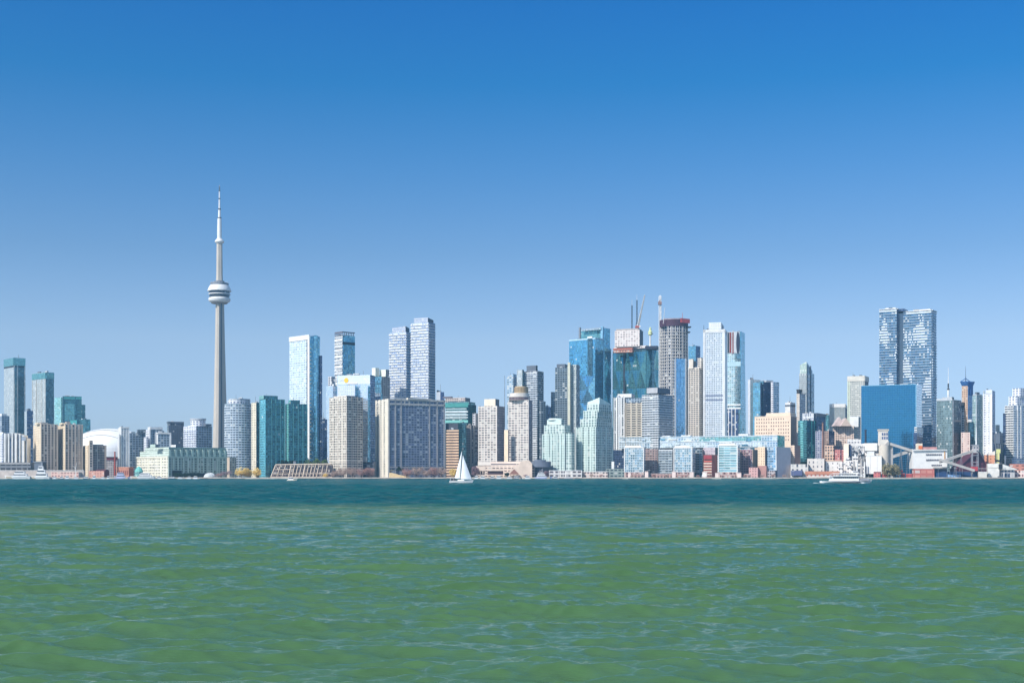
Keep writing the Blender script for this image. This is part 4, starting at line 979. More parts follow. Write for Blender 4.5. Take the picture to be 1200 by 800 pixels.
m = MB(); m.lathe(xx, yy, [(2.6, PZ(406, yy)), (1.6, PZ(403, yy)), (1.5, PZ(393, yy))], 12); m.build('column', CRW, hb)
m = MB(); m.lathe(xx, yy, [(1.2, PZ(393.4, yy)), (3.6, PZ(392.2, yy)), (3.8, PZ(388.6, yy)), (2.4, PZ(387.4, yy)), (1.6, PZ(384.2, yy)), (.2, PZ(383, yy))], 14); m.build('drum', plain('lime_drum', S(206, 214, 160), .5), hb)
m = MB(); m.box(xx, xx + 5.5, yy - .8, yy + .8, PZ(391.6, yy), PZ(390.9, yy)); m.build('arm', GREY, hb)
c2 = empty('tower_crane', 'tall white crane mast rising beside the round unfinished tower', 'crane', (PX(773.4, 2330), 2330, GZ))
m = MB(); crane_mast(m, PX(773.6, 2330), PZ(520, 2330), PZ(347, 2330), 2.0, 2330); m.build('mast', CRW, c2)
m = MB(); m.box(PX(772.9, 2330), PX(774.3, 2330), 2329, 2331, PZ(520, 2330), PZ(346, 2330)); m.build('mast_core', CRW, c2)
m = MB(); m.box(PX(771.4, 2330), PX(775.2, 2330), 2326, 2333, PZ(357, 2330), PZ(353.6, 2330)); m.tube((PX(771, 2330), 2328, PZ(355, 2330)), (PX(774, 2330), 2328, PZ(351.5, 2330)), .6, .4, 5); m.build('cab', plain('cab_brown', S(140, 112, 106)), c2)
for y_ in (386, 398, 412, 426, 440, 456):
    m = MB(); m.box(PX(772.2, 2330), PX(778.5, 2330), 2329.5, 2331, PZ(y_, 2330), PZ(y_ - .8, 2330)); m.build('tie', CRR, c2)
Y = 2300
ur = empty('unfinished_tower', 'round unfinished concrete tower with maroon formwork crown', 'skyscraper', (PX(791, Y), Y + 25, GZ))
P = ellipse(775.6, 807.4, Y, .95, 40)
round_body(ur, 'tower_body', P, GZ, PZ(381.5, Y), fac('open_concrete', S(190, 190, 194), S(40, 46, 62), 5.55, 4.0, .7, .8, .4, .08, .3, .2, .04))
ring_copies(ur, 'floor_slab', scale_poly(P, 1.045), GZ + 5.55 * 12 - .7, 1.4, int((PZ(383, Y) - GZ) / 5.55) - 12, 5.55, CONC)
for kk in range(11):
    a = math.pi + math.pi * (kk + .5) / 11
    c = np.mean(np.array(P), 0); a_, b_ = (PX(807.4, Y) - PX(775.6, Y)) / 2, (PX(807.4, Y) - PX(775.6, Y)) / 2 * .95
    p = (c[0] + 1.02 * a_ * math.cos(a), c[1] + 1.02 * b_ * math.sin(a))
    m = MB(); m.box(p[0] - .55, p[0] + .55, p[1] - .5, p[1] + .8, PZ(520, Y), PZ(381.5, Y)); m.build('column', CONC, ur)
MAR = plain('formwork_maroon', S(74, 46, 62), .7)
P2 = scale_poly(P, 1.06)
round_body(ur, 'formwork_crown', P2, PZ(381.8, Y), PZ(374, Y), MAR, False)
m = MB(); m.prism(scale_poly(ellipse(777, 806.4, Y, .95, 10), 1.04), PZ(374, Y), [PZ(372.6 + random.uniform(-.6, .8), Y) for _ in range(10)], 0, 0); m.build('formwork_rim', plain('rim_grey', S(150, 140, 146)), ur)
f = Face((PX(797, Y), P2[0][1] - 31), (PX(808.4, Y), P2[0][1] - 18))
m = MB(); f.box(m, 0, 1, PZ(378.4, Y), PZ(373.4, Y), 1); m.build('safety_screen', plain('screen_red', S(204, 86, 84), .6), ur)
m = MB(); m.tube((PX(800.6, Y), Y + 10, PZ(374, Y)), (PX(800.6, Y), Y + 10, PZ(365.6, Y)), .5, .3); m.build('antenna', CRR, ur)
for y_, x0, x1 in ((382.4, 776, 780), (382, 806, 810.5), (388, 805, 809.5)):
    m = MB(); m.box(PX(x0, Y), PX(x1, Y), Y + 4, Y + 18, PZ(y_ + 1, Y), PZ(y_, Y)); m.build('loading_deck', DARK, ur)
m = MB(); a0 = (PX(779, Y), Y + 2, PZ(380, Y)); m.tube(a0, (PX(774.6, Y), Y - 4, PZ(384, Y)), .8, .5, 5); m.build('crane_arm', MAR, ur)
m = MB(); m.tube((PX(777.4, Y), Y + 2, PZ(379, Y)), (PX(778.9, Y), Y - 4, PZ(360.6, Y)), .55, .3, 5); m.build('boom', CRW, ur)
f = Face((PX(791, Y - 4), Y - 3), (PX(803.6, Y - 4), Y + 2))
m = MB(); m.prism([f.pt(0, 2), f.pt(f.L, 2), f.pt(f.L, -14), f.pt(0, -14)], GZ, PZ(420.4, Y), 0, 0, runu=True); m.build('glass_panel', fac('strip_blue', S(120, 166, 206), S(74, 134, 190), 3.6, 2.8, .84, .9, .25, .03, .85, .1, .03), ur)
for u in (0, 1):
    m = MB(); f.box(m, u - .06, u + .06, GZ, PZ(420, Y), 2.6, inn=-1.5); m.build('pier', LGREY, ur)
b = B('glass_skyscraper', 'distant hazy blue tower glimpsed between round and white towers', (806.8, 815.4, 820.6), 405, 2800, 40, [G_BLUE, G_NAVY], 'skyscraper')
b = B('condo_tower', 'cream stepped tower with stacked balconies between round and white towers', (806.5, 819.5, 824), 430, 2285, 26, [C_CREAMTOWER, C_CREAMTOWER], 'condo tower')
b.slabs('L', 3.4, zb=PZ(515, 2285), proud=.9, th=1.2, mat=plain('cream_slab', S(216, 206, 192)), f0=.02, f1=.9)
b.block('upper_tier', (807, 812, 813), 420.6, 432, [plain('cream_slab', S(216, 206, 192)), C_CREAMTOWER], dy=3)
b.block('upper_tier', (817.6, 822, 824), 418.8, 432, [C_CREAMTOWER, C_CREAMTOWER], dy=2)
b.block('lift_shaft', (812, 814, 816), 423, 432, MECH, dy=8)
# --- white lilac office slab and its neighbours
Y = 2250
b = B('skyscraper', 'tallest white gridded office tower with a boxed white penthouse', (824, 849.5, 853.6), 385.6, Y, 14, [C_LILAC, C_LILAC], 'skyscraper')
b.piers('L', (.01, .08, .93, .985), 1.6, .8, mat=WHITE)
b.slabs('L', 3.7, zb=PZ(510, Y), proud=.35, th=.9, mat=plain('pale_band', S(214, 220, 224)), name='floor_band', f0=.09, f1=.92)
b.bands([PZ(389, Y)], 'LR', h=4.6, proud=.8, mat=WHITE, name='cornice')
b.block('penthouse', (830.6, 845, 848.4), 377.6, 385.6, [fac('white_pent', S(226, 230, 232), S(180, 188, 200), 3.7, 3, .6, .4, .2, .2, .2, .3, .02), WHITE], dy=6)
for u, t in ((826, 380), (847.8, 380.5)):
    m = MB(); m.tube((PX(u, Y), Y + 12, b.z1), (PX(u, Y), Y + 12, PZ(t, Y)), .45, .3, 5); m.build('antenna', DARK, b.root)
b.bands([PZ(464, Y), PZ(469, Y)], 'L', h=2.2, proud=.5, mat=plain('grey_band', S(120, 128, 150)), name='plant_floor')
Y = 2225
b = B('glass_condo', 'slender aqua tower with a brick red vertical panel near the top', (852.4, 868, 872.4), 388.4, Y, 22, [fac('aqua_front', S(180, 200, 206), S(110, 152, 172), 3.7, 3.4, .74, .7, .4, .14, .7, .12, .04), G_BLUE], 'condo tower')
b.strip('L', .0, .92, PZ(388.2, Y), PZ(413.5, Y), LGREY, .5, 'crown_panel')
b.strip('L', .17, .3, PZ(389, Y), PZ(413, Y), plain('brick_red_panel', S(124, 52, 44)), .9, 'red_panel')
b.strip('L', .38, .47, PZ(389, Y), PZ(414, Y), plain('brick_red_panel', S(124, 52, 44)), .9, 'red_panel')
b.strip('L', .02, .14, PZ(389, Y), PZ(413, Y), DARK, .9, 'dark_panel')
m = MB()
for k in range(20):
    a0, a1 = 2 * math.pi * k / 20, 2 * math.pi * (k + 1) / 20
    q = lambda a: b.L.pt(b.L.L * .8 + 2.9 * math.cos(a), 1.3) + (PZ(401.5, Y) + 19 * math.sin(a),)
    r_ = lambda a: b.L.pt(b.L.L * .8 + 2.9 * math.cos(a), .3) + (PZ(401.5, Y) + 19 * math.sin(a),)
    m.face([b.L.pt(b.L.L * .8, 1.3) + (PZ(401.5, Y),), q(a0), q(a1)]); m.face([r_(a0), r_(a1), q(a1), q(a0)])
m.build('dark_oval', plain('oval_navy', S(34, 40, 62), .4), b.root)
b.bands([PZ(429, Y)], 'L', h=8, proud=.6, mat=plain('pale_aqua_band', S(168, 196, 204), .5))
m = MB()
f = b.R
seg = [(388.4, 0), (420, 0), (436, 2.2), (455, 4.2), (475, 5.6), (512, 6.4)]
for (ya, oa), (yb, ob) in zip(seg[:-1], seg[1:]):
    P1 = [f.pt(0, .8), f.pt(f.L + ob, .8), f.pt(f.L + ob, -10), f.pt(0, -10)]
    P2_ = [f.pt(0, .8), f.pt(f.L + oa, .8), f.pt(f.L + oa, -10), f.pt(0, -10)]
    m.prism(P1, PZ(yb, Y), PZ(ya, Y), 0, 0, poly2=P2_)
m.build('flared_flank', G_BLUE, b.root)
b.piers('L', (.1, .34, .6), 1.2, 1.2, zt=PZ(478, Y), zb=PZ(514, Y), mat=WHITE)
b.strip('L', .0, .84, PZ(479, Y), PZ(514, Y), G_NAVY, .8, 'lower_bay')
b.bands([PZ(479, Y), PZ(475, Y)], 'L', h=2.4, proud=1.3, mat=WHITE)
Y = 2170
b = B('glass_condo', 'three part blue glass tower with a pale left flank, right of the flared tower', (876.4, 879.2, 891), 444.5, Y, 60, [plain('pale_flank', S(196, 200, 206), .6), G_STEEL if 'G_STEEL' in globals() else G_GREYRIB], 'condo tower')
b.block('front_wing', (882.5, 891, 893), 448, 560, [G_BLUE, G_NAVY], dy=-10, th=24)
b.block('centre_wing', (890, 894.5, 906), 446, 560, [G_BLUE, G_NAVY], dy=2, th=56)
b.block('side_wing', (903.5, 906, 913), 447.4, 560, [C_LATTICE, fac('balc_blue', S(160, 184, 204), S(80, 116, 150), 3.7, 4, .74, .6, .4, .2, .6, .12, .05)], dy=-4, th=56)
b.block('crown', (891, 898, 906), 445.2, 447.4, plain('pale_metal', S(180, 186, 192), .5), dy=-1)
b = B('condo_tower', 'little white crowned tower peeping over the cream warehouse', (920, 926, 932), 471.5, 2250, 40, [WHITE, C_LATTICE], 'tower')
b.bands([PZ(476, 2250)], 'LR', h=3, proud=.4, mat=MECH)
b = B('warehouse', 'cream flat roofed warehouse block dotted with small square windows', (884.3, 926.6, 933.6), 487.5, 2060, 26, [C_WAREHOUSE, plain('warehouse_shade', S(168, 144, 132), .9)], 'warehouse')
b.block('upper_storey', (898, 926.2, 932.6), 483.3, 487.5, [C_WAREHOUSE, C_WAREHOUSE], dy=1)
b.windows('L', 14, 7, PZ(517, 2060), PZ(488.5, 2060), .4, .42, skip=.06, mat=plain('small_window', S(122, 92, 82), .4))
b.bands([b.z1 - .3], 'LR', h=1.0, proud=.4, mat=C_WAREHOUSE, name='parapet')
b = B('office_block', 'beige lower annex with shaded brown side next to teal glass tower', (926.5, 931.3, 938), 521.5, 2000, 34, [fac('annex_beige', S(226, 204, 184), S(120, 100, 92), 3.4, 4, .3, .4, .3, .1, .2, .3, 0), plain('annex_shade', S(158, 134, 126), .9)], 'building')  # side wall is the front's beige darkened as shade
# --- the long bridge-block of glass and the blocks below it
Y = 1968
b = B('bridge_block', 'long horizontal glass residential bridge spanning over the waterfront blocks', (725.5, 911, 919.6), 509.6, Y, 24, [C_PIER27, G_TEAL], 'residential block', base=523.5, body='bridge_body')
bz = plain('bridge_frame', S(196, 210, 216), .5)
b.bands([PZ(510.6, Y), PZ(516.6, Y), PZ(523.4, Y)], 'L', h=.9, proud=1.0, mat=bz)
f = b.L
for k in range(26):
    m = MB(); u = random.uniform(.01, .93); w_ = random.uniform(.015, .06); z = random.choice([PZ(516.4, Y), PZ(520, Y), PZ(514, Y), PZ(522, Y)])
    f.box(m, u, u + w_, z, z + random.uniform(1.1, 3.2), random.uniform(.5, 1.6)); m.build('balcony', random.choice([bz, WHITE, G_BLUE, C_PIER27B]), b.root)
for u0, u1, t in ((.03, .23, 511.4), (.4, .46, 508.2), (.76, .82, 507.6), (.21, .33, 508.6)):
    m = MB(); f.box(m, u0, u1, PZ(510, Y), PZ(t, Y), -3, inn=12); m.build('roof_pavilion', WHITE, b.root)
b.strip('L', .52, .9, PZ(511.4, Y), PZ(516, Y), fac('bridge_teal', S(120, 168, 176), S(90, 150, 166), 3.7, 3, .8, .7, .35, .1, .75, .1, .04), .5)
for u in (.06, .28, .5, .72, .94):
    m = MB(); f.box(m, u - .02, u + .02, GZ, PZ(523.3, Y), -2, inn=14); m.build('support_core', CONC, b.root)
def glassblock(lab, px, top, kind='condo_block', matL=None, matR=None, Y=1932, th=16, frame=True, group=None):
    b = B(kind, lab, px, top, Y, th, [matL or C_PIER27B, matR or C_PIER27], 'condo block', base=553 if frame else None, group=group)
    if frame:
        b.bands([b.z1 - .6], 'LR', h=1.6, proud=1.0, mat=WHITE, name='cornice')
        b.piers('L', (.0, .985), 1.3, 1.0, mat=WHITE)
        b.slabs('L', 3.7, zb=b.z0 + .2, zt=b.z1 - 1, proud=.7, th=.5, mat=bz, f0=.03, f1=.96)
        b.bands([b.z1 + 1], 'L', h=2.2, proud=-2.5, mat=WHITE, name='penthouse', f0=.05, f1=.85)
        # pilotis down to the brick arcade
        for u in (.03, .5, .95): b.strip('L', u - .02, u + .04, b.z0 + .2, GZ, plain('pilotis_pink', S(210, 190, 182)), .4, 'pilotis')
        b.strip('L', .08, .92, b.z0, GZ, fac('arcade', S(172, 140, 134), S(84, 62, 66), 4, 5, .6, .6, .3, .1, .2, .3, .02), -1.5, 'arcade')
    return b
glassblock('leftmost of the three white framed glass blocks under the bridge', (731.4, 754.5, 756.2), 524.2, group='white framed glass blocks')
glassblock('middle white framed glass block under the bridge', (789.4, 811.4, 815), 524.5, th=20, group='white framed glass blocks')
b = glassblock('right white framed glass block with banded windows, beside the red building', (841.5, 864.6, 867), 521.6, th=21, matL=fac('banded_glass', S(200, 212, 214), S(92, 146, 170), 3.7, 9, .95, .56, .3, .14, .7, .1, .04), group='white framed glass blocks')
b.block('roof_slab', (842.5, 858, 860), 517, 518.2, WHITE, dy=8)
Y = 1950
b = B('condo_block', 'striped block with dark ribbon windows between two glass blocks', (771.8, 788, 790.5), 526.5, Y, 18, [C_STRIPE, C_BRICK], 'condo block')
b.slabs('L', 3.7, zb=GZ + 6, proud=1.1, th=1.2, mat=plain('slab_grey', S(150, 164, 172)))
b = B('condo_block', 'brown grey brick block recessed right of the leftmost glass block', (755, 770.5, 772.2), 525.5, Y + 8, 18, [C_BRICK, C_BRICK], 'condo block')
b.slabs('L', 3.7, zb=GZ + 6, proud=.8, th=.6, f0=.1, f1=.6, mat=plain('slab_tan', S(160, 140, 130)))
b = B('condo_block', 'dark brown block recessed right of the middle glass block', (813.5, 823, 825.5), 526, Y + 8, 20, [C_DKCONDO, C_BRICK], 'condo block')
b.slabs('L', 3.6, zb=GZ + 7, proud=.9, th=1.0, f0=.1, f1=.6, mat=plain('slab_tan', S(160, 140, 130)))
Y = 1940
b = B('brick_building', 'red brick building with cream stripes on the quay', (824.8, 834.2, 840.8), 532.6, Y, 38, [fac('redbrick_stripe', S(186, 96, 84), S(66, 48, 46), 4.0, 40, .97, .45, .2, 0, .1, .4, 0), plain('pink_brick', S(176, 108, 100), .9, noise=.2)], 'brick building')
b.bands([PZ(537.6, Y)], 'L', h=5.5, proud=.5, mat=plain('crimson_band', S(150, 62, 70)), name='attic')
b.bands([GZ + 4.3 + 4.0 * i for i in range(5)], 'L', h=1.5, proud=.7, mat=plain('cream_stripe', S(222, 206, 190)))
b.block('upper_storey', (824.5, 838, 842), 524, 533, [fac('pink_grey_wall', S(186, 172, 178), S(150, 140, 150), 3.7, 4, .5, .4, .2, .2, .2, .3, 0), MECH], dy=12)
b = B('condo_block', 'mauve brick block with small balconies right of the banded glass block', (865.5, 882.5, 888.5), 526.5, Y + 16, 30, [fac('mauve_block', S(156, 126, 132), S(84, 76, 88), 3.7, 3.8, .56, .55, .4, .2, .3, .2, .03), MECH], 'condo block')
b.slabs('L', 3.7, zb=GZ + 5, proud=.9, th=.6, f0=.2, f1=.7, mat=plain('slab_tan', S(160, 140, 130)))
b.piers('L', (.02, .16, .98), 1.2, .8, mat=plain('slab_tan', S(160, 140, 130)))
b = B('brick_building', 'cream and pink brick building left of the blank grey end wall', (888, 896.4, 899), 523.4, Y + 4, 22, [fac('cream_strip', S(232, 208, 178), S(150, 112, 92), 3.7, 3.6, .28, .5, .3, .1, .1, .4, 0), plain('annex_shade', S(158, 134, 126), .9)], 'brick building')
b.block('base_storey', (888.4, 898, 899.6), 545.5, 560, [plain('pink_base', S(176, 134, 126), .9), plain('pink_base', S(176, 134, 126), .9)], dy=-4)
b.block('side_house', (877.6, 888, 890), 547.5, 560, [fac('pink_house', S(206, 164, 160), S(120, 76, 78), 4, 4, .4, .4, .3, .1, .1, .4, 0), plain('pink_base', S(176, 134, 126), .9)], dy=-6)
b.bands([PZ(546.4, Y + 4)], 'L', h=.9, proud=.4, mat=plain('crimson_band', S(150, 62, 70)))
b = B('condo_block', 'glass ended block with a tall blank blue grey side wall', (898.6, 910.2, 926.6), 523.6, Y - 4, 46, [fac('end_glass', S(150, 176, 200), S(84, 134, 178), 3.7, 3, .8, .74, .45, .12, .7, .1, .05), plain('blank_lilac', S(208, 202, 206), .9, noise=.06)], 'condo block')
b.piers('L', (.97,), 1.2, .8, mat=WHITE)
b.block('base_storey', (899, 908.6, 911), 551, 560, [fac('base_dark', S(170, 162, 164), S(60, 56, 66), 4, 4, .6, .5, .3, .1, .2, .3, 0), MECH], dy=-4)
# row of low arcades on the promenade
Y = 1926
kk = 0
for x0, x1, t, mt in ((736, 739.6, 553.2, 1), (743, 752.6, 555, 0), (755.6, 760, 552.4, 1), (762, 788, 555, 0), (787.5, 792.2, 552.6, 1), (794, 806, 555.5, 0), (808, 813, 553, 1), (823, 829, 552.8, 1), (838, 842.5, 554, 1), (845, 862, 556.2, 0), (864, 869, 553.8, 1), (872, 880, 555.4, 0)):
    lab = ['low brick arcade on the promenade, number counted from the left: ' + ('first', 'second', 'third', 'fourth', 'fifth')[[0, 0, 1, 1, 2, 2, 3, 3, 3, 3, 4, 4][kk]] if False else None][0]
    where = ('under the left edge of the leftmost glass block', 'under the leftmost glass block', 'at the right foot of the leftmost glass block', 'before the striped block', 'at the left foot of the middle glass block', 'under the middle glass block',
             'at the right foot of the middle glass block', 'before the red brick building', 'between the red brick building and the banded glass block', 'under the banded glass block', 'at the right foot of the banded glass block', 'before the mauve brick block')[kk]
    c = low('kiosk' if mt else 'arcade', ('pale pink entrance kiosk ' if mt else 'low brick arcade ') + where, (x0, x1 - .4, x1), t, Y + (0 if mt else 3), 24,
            [plain('kiosk_pink', S(218, 200, 194)) if mt else fac('arcade', S(172, 140, 134), S(84, 62, 66)), plain('kiosk_side', S(176, 150, 146))], 'kiosk' if mt else 'arcade', dep=6, base=560)
    c.bands([c.z1 - .2], 'L', h=.7, proud=.5, mat=plain('kiosk_pink', S(218, 200, 194)), name='roof_edge')
    kk += 1
# --- white and tan blocks before the teal towers
Y = 2080
b = B('condo_tower', 'white and black striped slab left of the tan gridded block', (719.3, 732, 735), 465.3, Y, 20, [fac('bw_stripe', S(216, 220, 220), S(40, 52, 66), 3.7, 4.2, .52, .9, .3, .1, .5, .15, .03), CONC], 'condo tower')
b.block('penthouse', (723.8, 740, 744), 461.2, 465.3, [WHITE, LGREY], dy=5)
b.piers('L', (.02, .3, .62, .98), 1.3, .8, mat=WHITE)
b.block('lower_bay', (719, 732, 734.5), 527, 553, [G_NAVY, G_NAVY], dy=-6)
b = B('office_block', 'tan office block with dark ribbon windows in three bays', (733, 752.4, 755.5), 471.4, 2060, 14, [C_BROWNGRID, C_BROWNGRID], 'office block')
tp_ = plain('tan_pier', S(204, 193, 174))
b.piers('L', (.0, .04, .35, .66, .975), 1.7, .8, mat=tp_)
b.slabs('L', 3.6, zb=PZ(513, 2060), proud=.6, th=1.5, mat=tp_, name='floor_band')
b.block('upper_storey', (733.5, 752, 755), 466.2, 471.5, [C_GREYBLUE, MECH], dy=4)
b = B('office_block', 'white banded glass office block with grey roof box', (752.2, 771.5, 788.6), 462, 2040, 40, [C_STRIPE, fac('banded_shade', S(168, 178, 190), S(70, 98, 124), 3.7, 5, .94, .56, .3, .06, .6, .12, .03)], 'office block')
b.slabs('LR', 3.7, zb=PZ(512, 2040), proud=1.2, th=1.15, mat=plain('band_pale', S(206, 212, 216), .5), name='floor_band')
b.block('roof_box', (757.8, 770.5, 785.5), 454, 460.4, [plain('box_pale', S(172, 174, 178)), plain('box_shade', S(96, 102, 116))], dy=5)  # right faces of the box are darkened in colour for shade
# --- right of the warehouse
Y = 2350
rt = B('skyscraper', 'slim pointed grey tower with a mint slanted glass top', (936.6, 945.4, 954.2), 437, Y, 40, [G_GREYRIB, C_STEEL], 'skyscraper')
P = foot(937.4, 945.2, 952, Y + 2, 40)
m = MB(); m.prism(P, rt.z1, [PZ(427, Y), PZ(423.4, Y), PZ(433.5, Y), PZ(431, Y)], [0, 1, 1, 0], 0)
m.build('slanted_crown', [fac('mint_crown', S(186, 220, 212), S(150, 200, 198), 3.4, 2.6, .8, .8, .2, .1, .6, .12, .03), C_STEEL], rt.root)
rt.piers('R', (.02, .5), 1.6, .9, mat=plain('spine_dark', S(58, 70, 84)), zt=PZ(428, Y))
f = rt.R
for k in range(9):
    m = MB(); f.box(m, .1, .36, PZ(500 - k * 7.2, Y), PZ(496.6 - k * 7.2, Y), 1.0); m.build('balcony', WHITE, rt.root)
b = B('concrete_tower', 'concrete shaft with a dark flared cap left of the pointed tower', (933.4, 937, 944), 461, 2250, 36, [fac('shaft_pale', S(206, 196, 184), S(150, 146, 144), 3.4, 3, .4, .4, .3, .1, .2, .3, 0), C_CONGRID], 'tower')
b.bands([PZ(460.6, 2250)], 'LR', h=1.0, proud=1.0, mat=DARK)
P = scale_poly(foot(933.4, 936.5, 940, 2252, 36), 1.1)
m = MB(); m.prism(scale_poly(P, .7), b.z1, PZ(456, 2250), 0, 0, poly2=P); m.build('flared_cap', plain('cap_brown', S(70, 66, 68)), b.root)
b = B('office_block', 'white lattice fronted block tucked behind the teal glass tower', (940.4, 953.6, 956), 484, 2150, 20, [fac('lattice_front', S(226, 228, 230), S(110, 120, 140), 9, 2.8, .5, .8, .2, .1, .3, .2, 0), MECH], 'office block')
b = B('glass_tower', 'squat deep teal glass tower with a bright left corner', (935.2, 945.4, 957), 492.4, 2040, 46, [fac('teal_bright_corner', S(70, 124, 136), S(62, 122, 140), 3.7, 2.8, .84, .78, .45, .06, .85, .1, .05), G_TEALD], 'office block')
b.strip('L', .3, .62, PZ(493, 2040), PZ(536, 2040), fac('bright_teal_bay', S(120, 188, 194), S(96, 172, 184), 3.7, 3, .85, .7, .35, .1, .8, .1, .04), .8, 'bright_bay')
b.piers('R', (.5, .75), 1, .7, mat=TEALM)
b = B('office_block', 'slate blue block with a dark flared roofline behind the brick stack', (954.6, 957, 967.6), 486, 2180, 62, [fac('slate_l', S(176, 184, 194), S(110, 130, 160), 3.4, 3, .6, .6, .3, .1, .5, .15, .03), fac('slate_glass', S(92, 112, 140), S(74, 104, 142), 3.4, 3, .8, .8, .3, .04, .8, .1, .03)], 'office block')
P = foot(954.4, 957, 968.4, 2178, 62)
m = MB(); m.prism(scale_poly(P, .97), PZ(488, 2180), [PZ(484, 2180), PZ(483.6, 2180), PZ(485, 2180), PZ(485, 2180)], 0, 0, poly2=scale_poly(P, 1.06)); m.build('flared_roof', MECH, b.root)
b = B('office_block', 'far teal sliver of glass beside the slate block', (966, 971, 974), 486, 2500, 40, [G_TEAL, G_BLUE], 'tower')
b = B('office_tower', 'grey green tower with a bright white roof band, left of the grey slab', (972, 990.5, 993), 473.4, 2400, 16, [fac('greygreen', S(132, 146, 152), S(112, 134, 146), 3.6, 3, .8, .7, .15, .03, .5, .2, .02), MECH], 'office tower')
b.bands([PZ(477, 2400)], 'LR', h=PZ(473, 2400) - PZ(477, 2400), proud=.8, mat=WHITE, name='crown')
b = B('office_tower', 'pale grey concrete slab with a cream cap left of the big blue box', (993, 1013.2, 1017.8), 440.4, 2350, 26, [fac('pale_slab', S(196, 196, 186), S(132, 140, 144), 3.4, 3.4, .6, .55, .3, .1, .3, .2, .02), MECH], 'office tower')
b.bands([PZ(446.4, 2350)], 'LR', h=PZ(440.2, 2350) - PZ(446.4, 2350), proud=.8, mat=plain('cap_cream', S(214, 210, 198)), name='crown')
b.piers('L', (.02, .12), 1.8, .6, mat=plain('lime_rib', S(206, 216, 196)))
# beige gabled blocks
Y = 2080
b = B('apartment_building', 'beige stone block with pitched gable roofs in front of the grey slab', (976, 1000.6, 1008.6), 499, Y, 24, [fac('beige_gable', S(206, 184, 168), S(92, 80, 84), 3.4, 3.6, .56, .52, .4, .1, .3, .2, .03), fac('beige_gable_shade', S(190, 172, 160), S(92, 80, 84), 3.4, 3.6, .56, .52, .4, .1, .3, .2, .03)], 'apartment block')  # right side repeats the front wall, darkened as shade
def gable(root, name, px0, px1, yb, yt, Y, dep, mats):
    x0, x1 = PX(px0, Y), PX(px1, Y); z0, z1 = PZ(yb, Y), PZ(yt, Y); xm = (x0 + x1) / 2
    m = MB()
    m.face([(x0, Y, z0), (x1, Y, z0), (xm, Y, z1)]); m.face([(x1, Y + dep, z0), (x0, Y + dep, z0), (xm, Y + dep, z1)])
    m.face([(x0, Y + dep, z0), (x0, Y, z0), (xm, Y, z1), (xm, Y + dep, z1)], None, 1); m.face([(x1, Y, z0), (x1, Y + dep, z0), (xm, Y + dep, z1), (xm, Y, z1)], None, 1)
    return m.build(name, mats, root)
RF = plain('roof_pinkgrey', S(196, 178, 172))
gable(b.root, 'gable', 977, 991, 499, 488.6, Y - 2, 16, [RF, RF]); gable(b.root, 'gable', 985, 998, 499, 489.6, Y - 9, 20, [fac('beige_gable', S(206, 184, 168), S(92, 80, 84)), RF])
b.block('corner_tower', (996, 1006, 1008.6), 488, 500, [WHITE, C_LOWRISE], dy=3)
b.block('lower_terrace', (993, 1006, 1009), 514, 545, [fac('pale_terrace', S(216, 204, 196), S(110, 100, 104), 3.4, 4, .6, .5, .3, .1, .3, .2, .03), C_LOWRISE], dy=-14)
b = B('brick_building', 'dark brown block right of the tall brick stack', (965.8, 971.4, 978), 504.6, 2060, 40, [fac('brown_l', S(160, 136, 124), S(66, 60, 66), 3.4, 3.4, .5, .5, .3, .1, .3, .2, .03), G_NAVY], 'brick building')
b = B('brick_building', 'slate windowed block left of the tall brick stack', (955.4, 963, 966), 505, 2030, 30, [fac('slate_win', S(150, 152, 166), S(86, 92, 116), 3.4, 3.4, .6, .55, .3, .1, .4, .2, .03), MECH], 'brick building')
b = B('brick_building', 'tan block with dark square windows before the gabled roofs', (966.4, 977, 984.5), 521.5, 2010, 36, [fac('tan_square', S(204, 172, 148), S(60, 64, 76), 4.4, 4.2, .6, .6, .3, .1, .4, .2, .03), fac('tan_square_shade', S(170, 140, 126), S(60, 64, 76), 4.4, 4.2, .6, .6, .3, .1, .4, .2, .03)], 'brick building')  # right wall: same tan facade with shade put into its colour
b = B('brick_building', 'coral red brick block behind the white refinery', (978.5, 988.6, 992), 526.5, 1990, 24, [fac('coral', S(192, 124, 118), S(116, 76, 80), 3.4, 3.4, .5, .5, .3, .15, .2, .3, .03), plain('coral_shade', S(166, 92, 88))], 'brick building')  # side colour is the coral darkened to read as shaded
b.block('roof_box', (981, 988, 990), 525, 528, plain('deck_navy', S(46, 50, 66)), dy=3)
chimney('brick_stack', 'tall slim brick smokestack behind the white refinery sheds', 964.2, 1.9, 3.1, 494.5, 556, 1960, plain('stack_brick', S(140, 108, 96), .9, noise=.2), plain('stack_dark', S(84, 66, 62)))
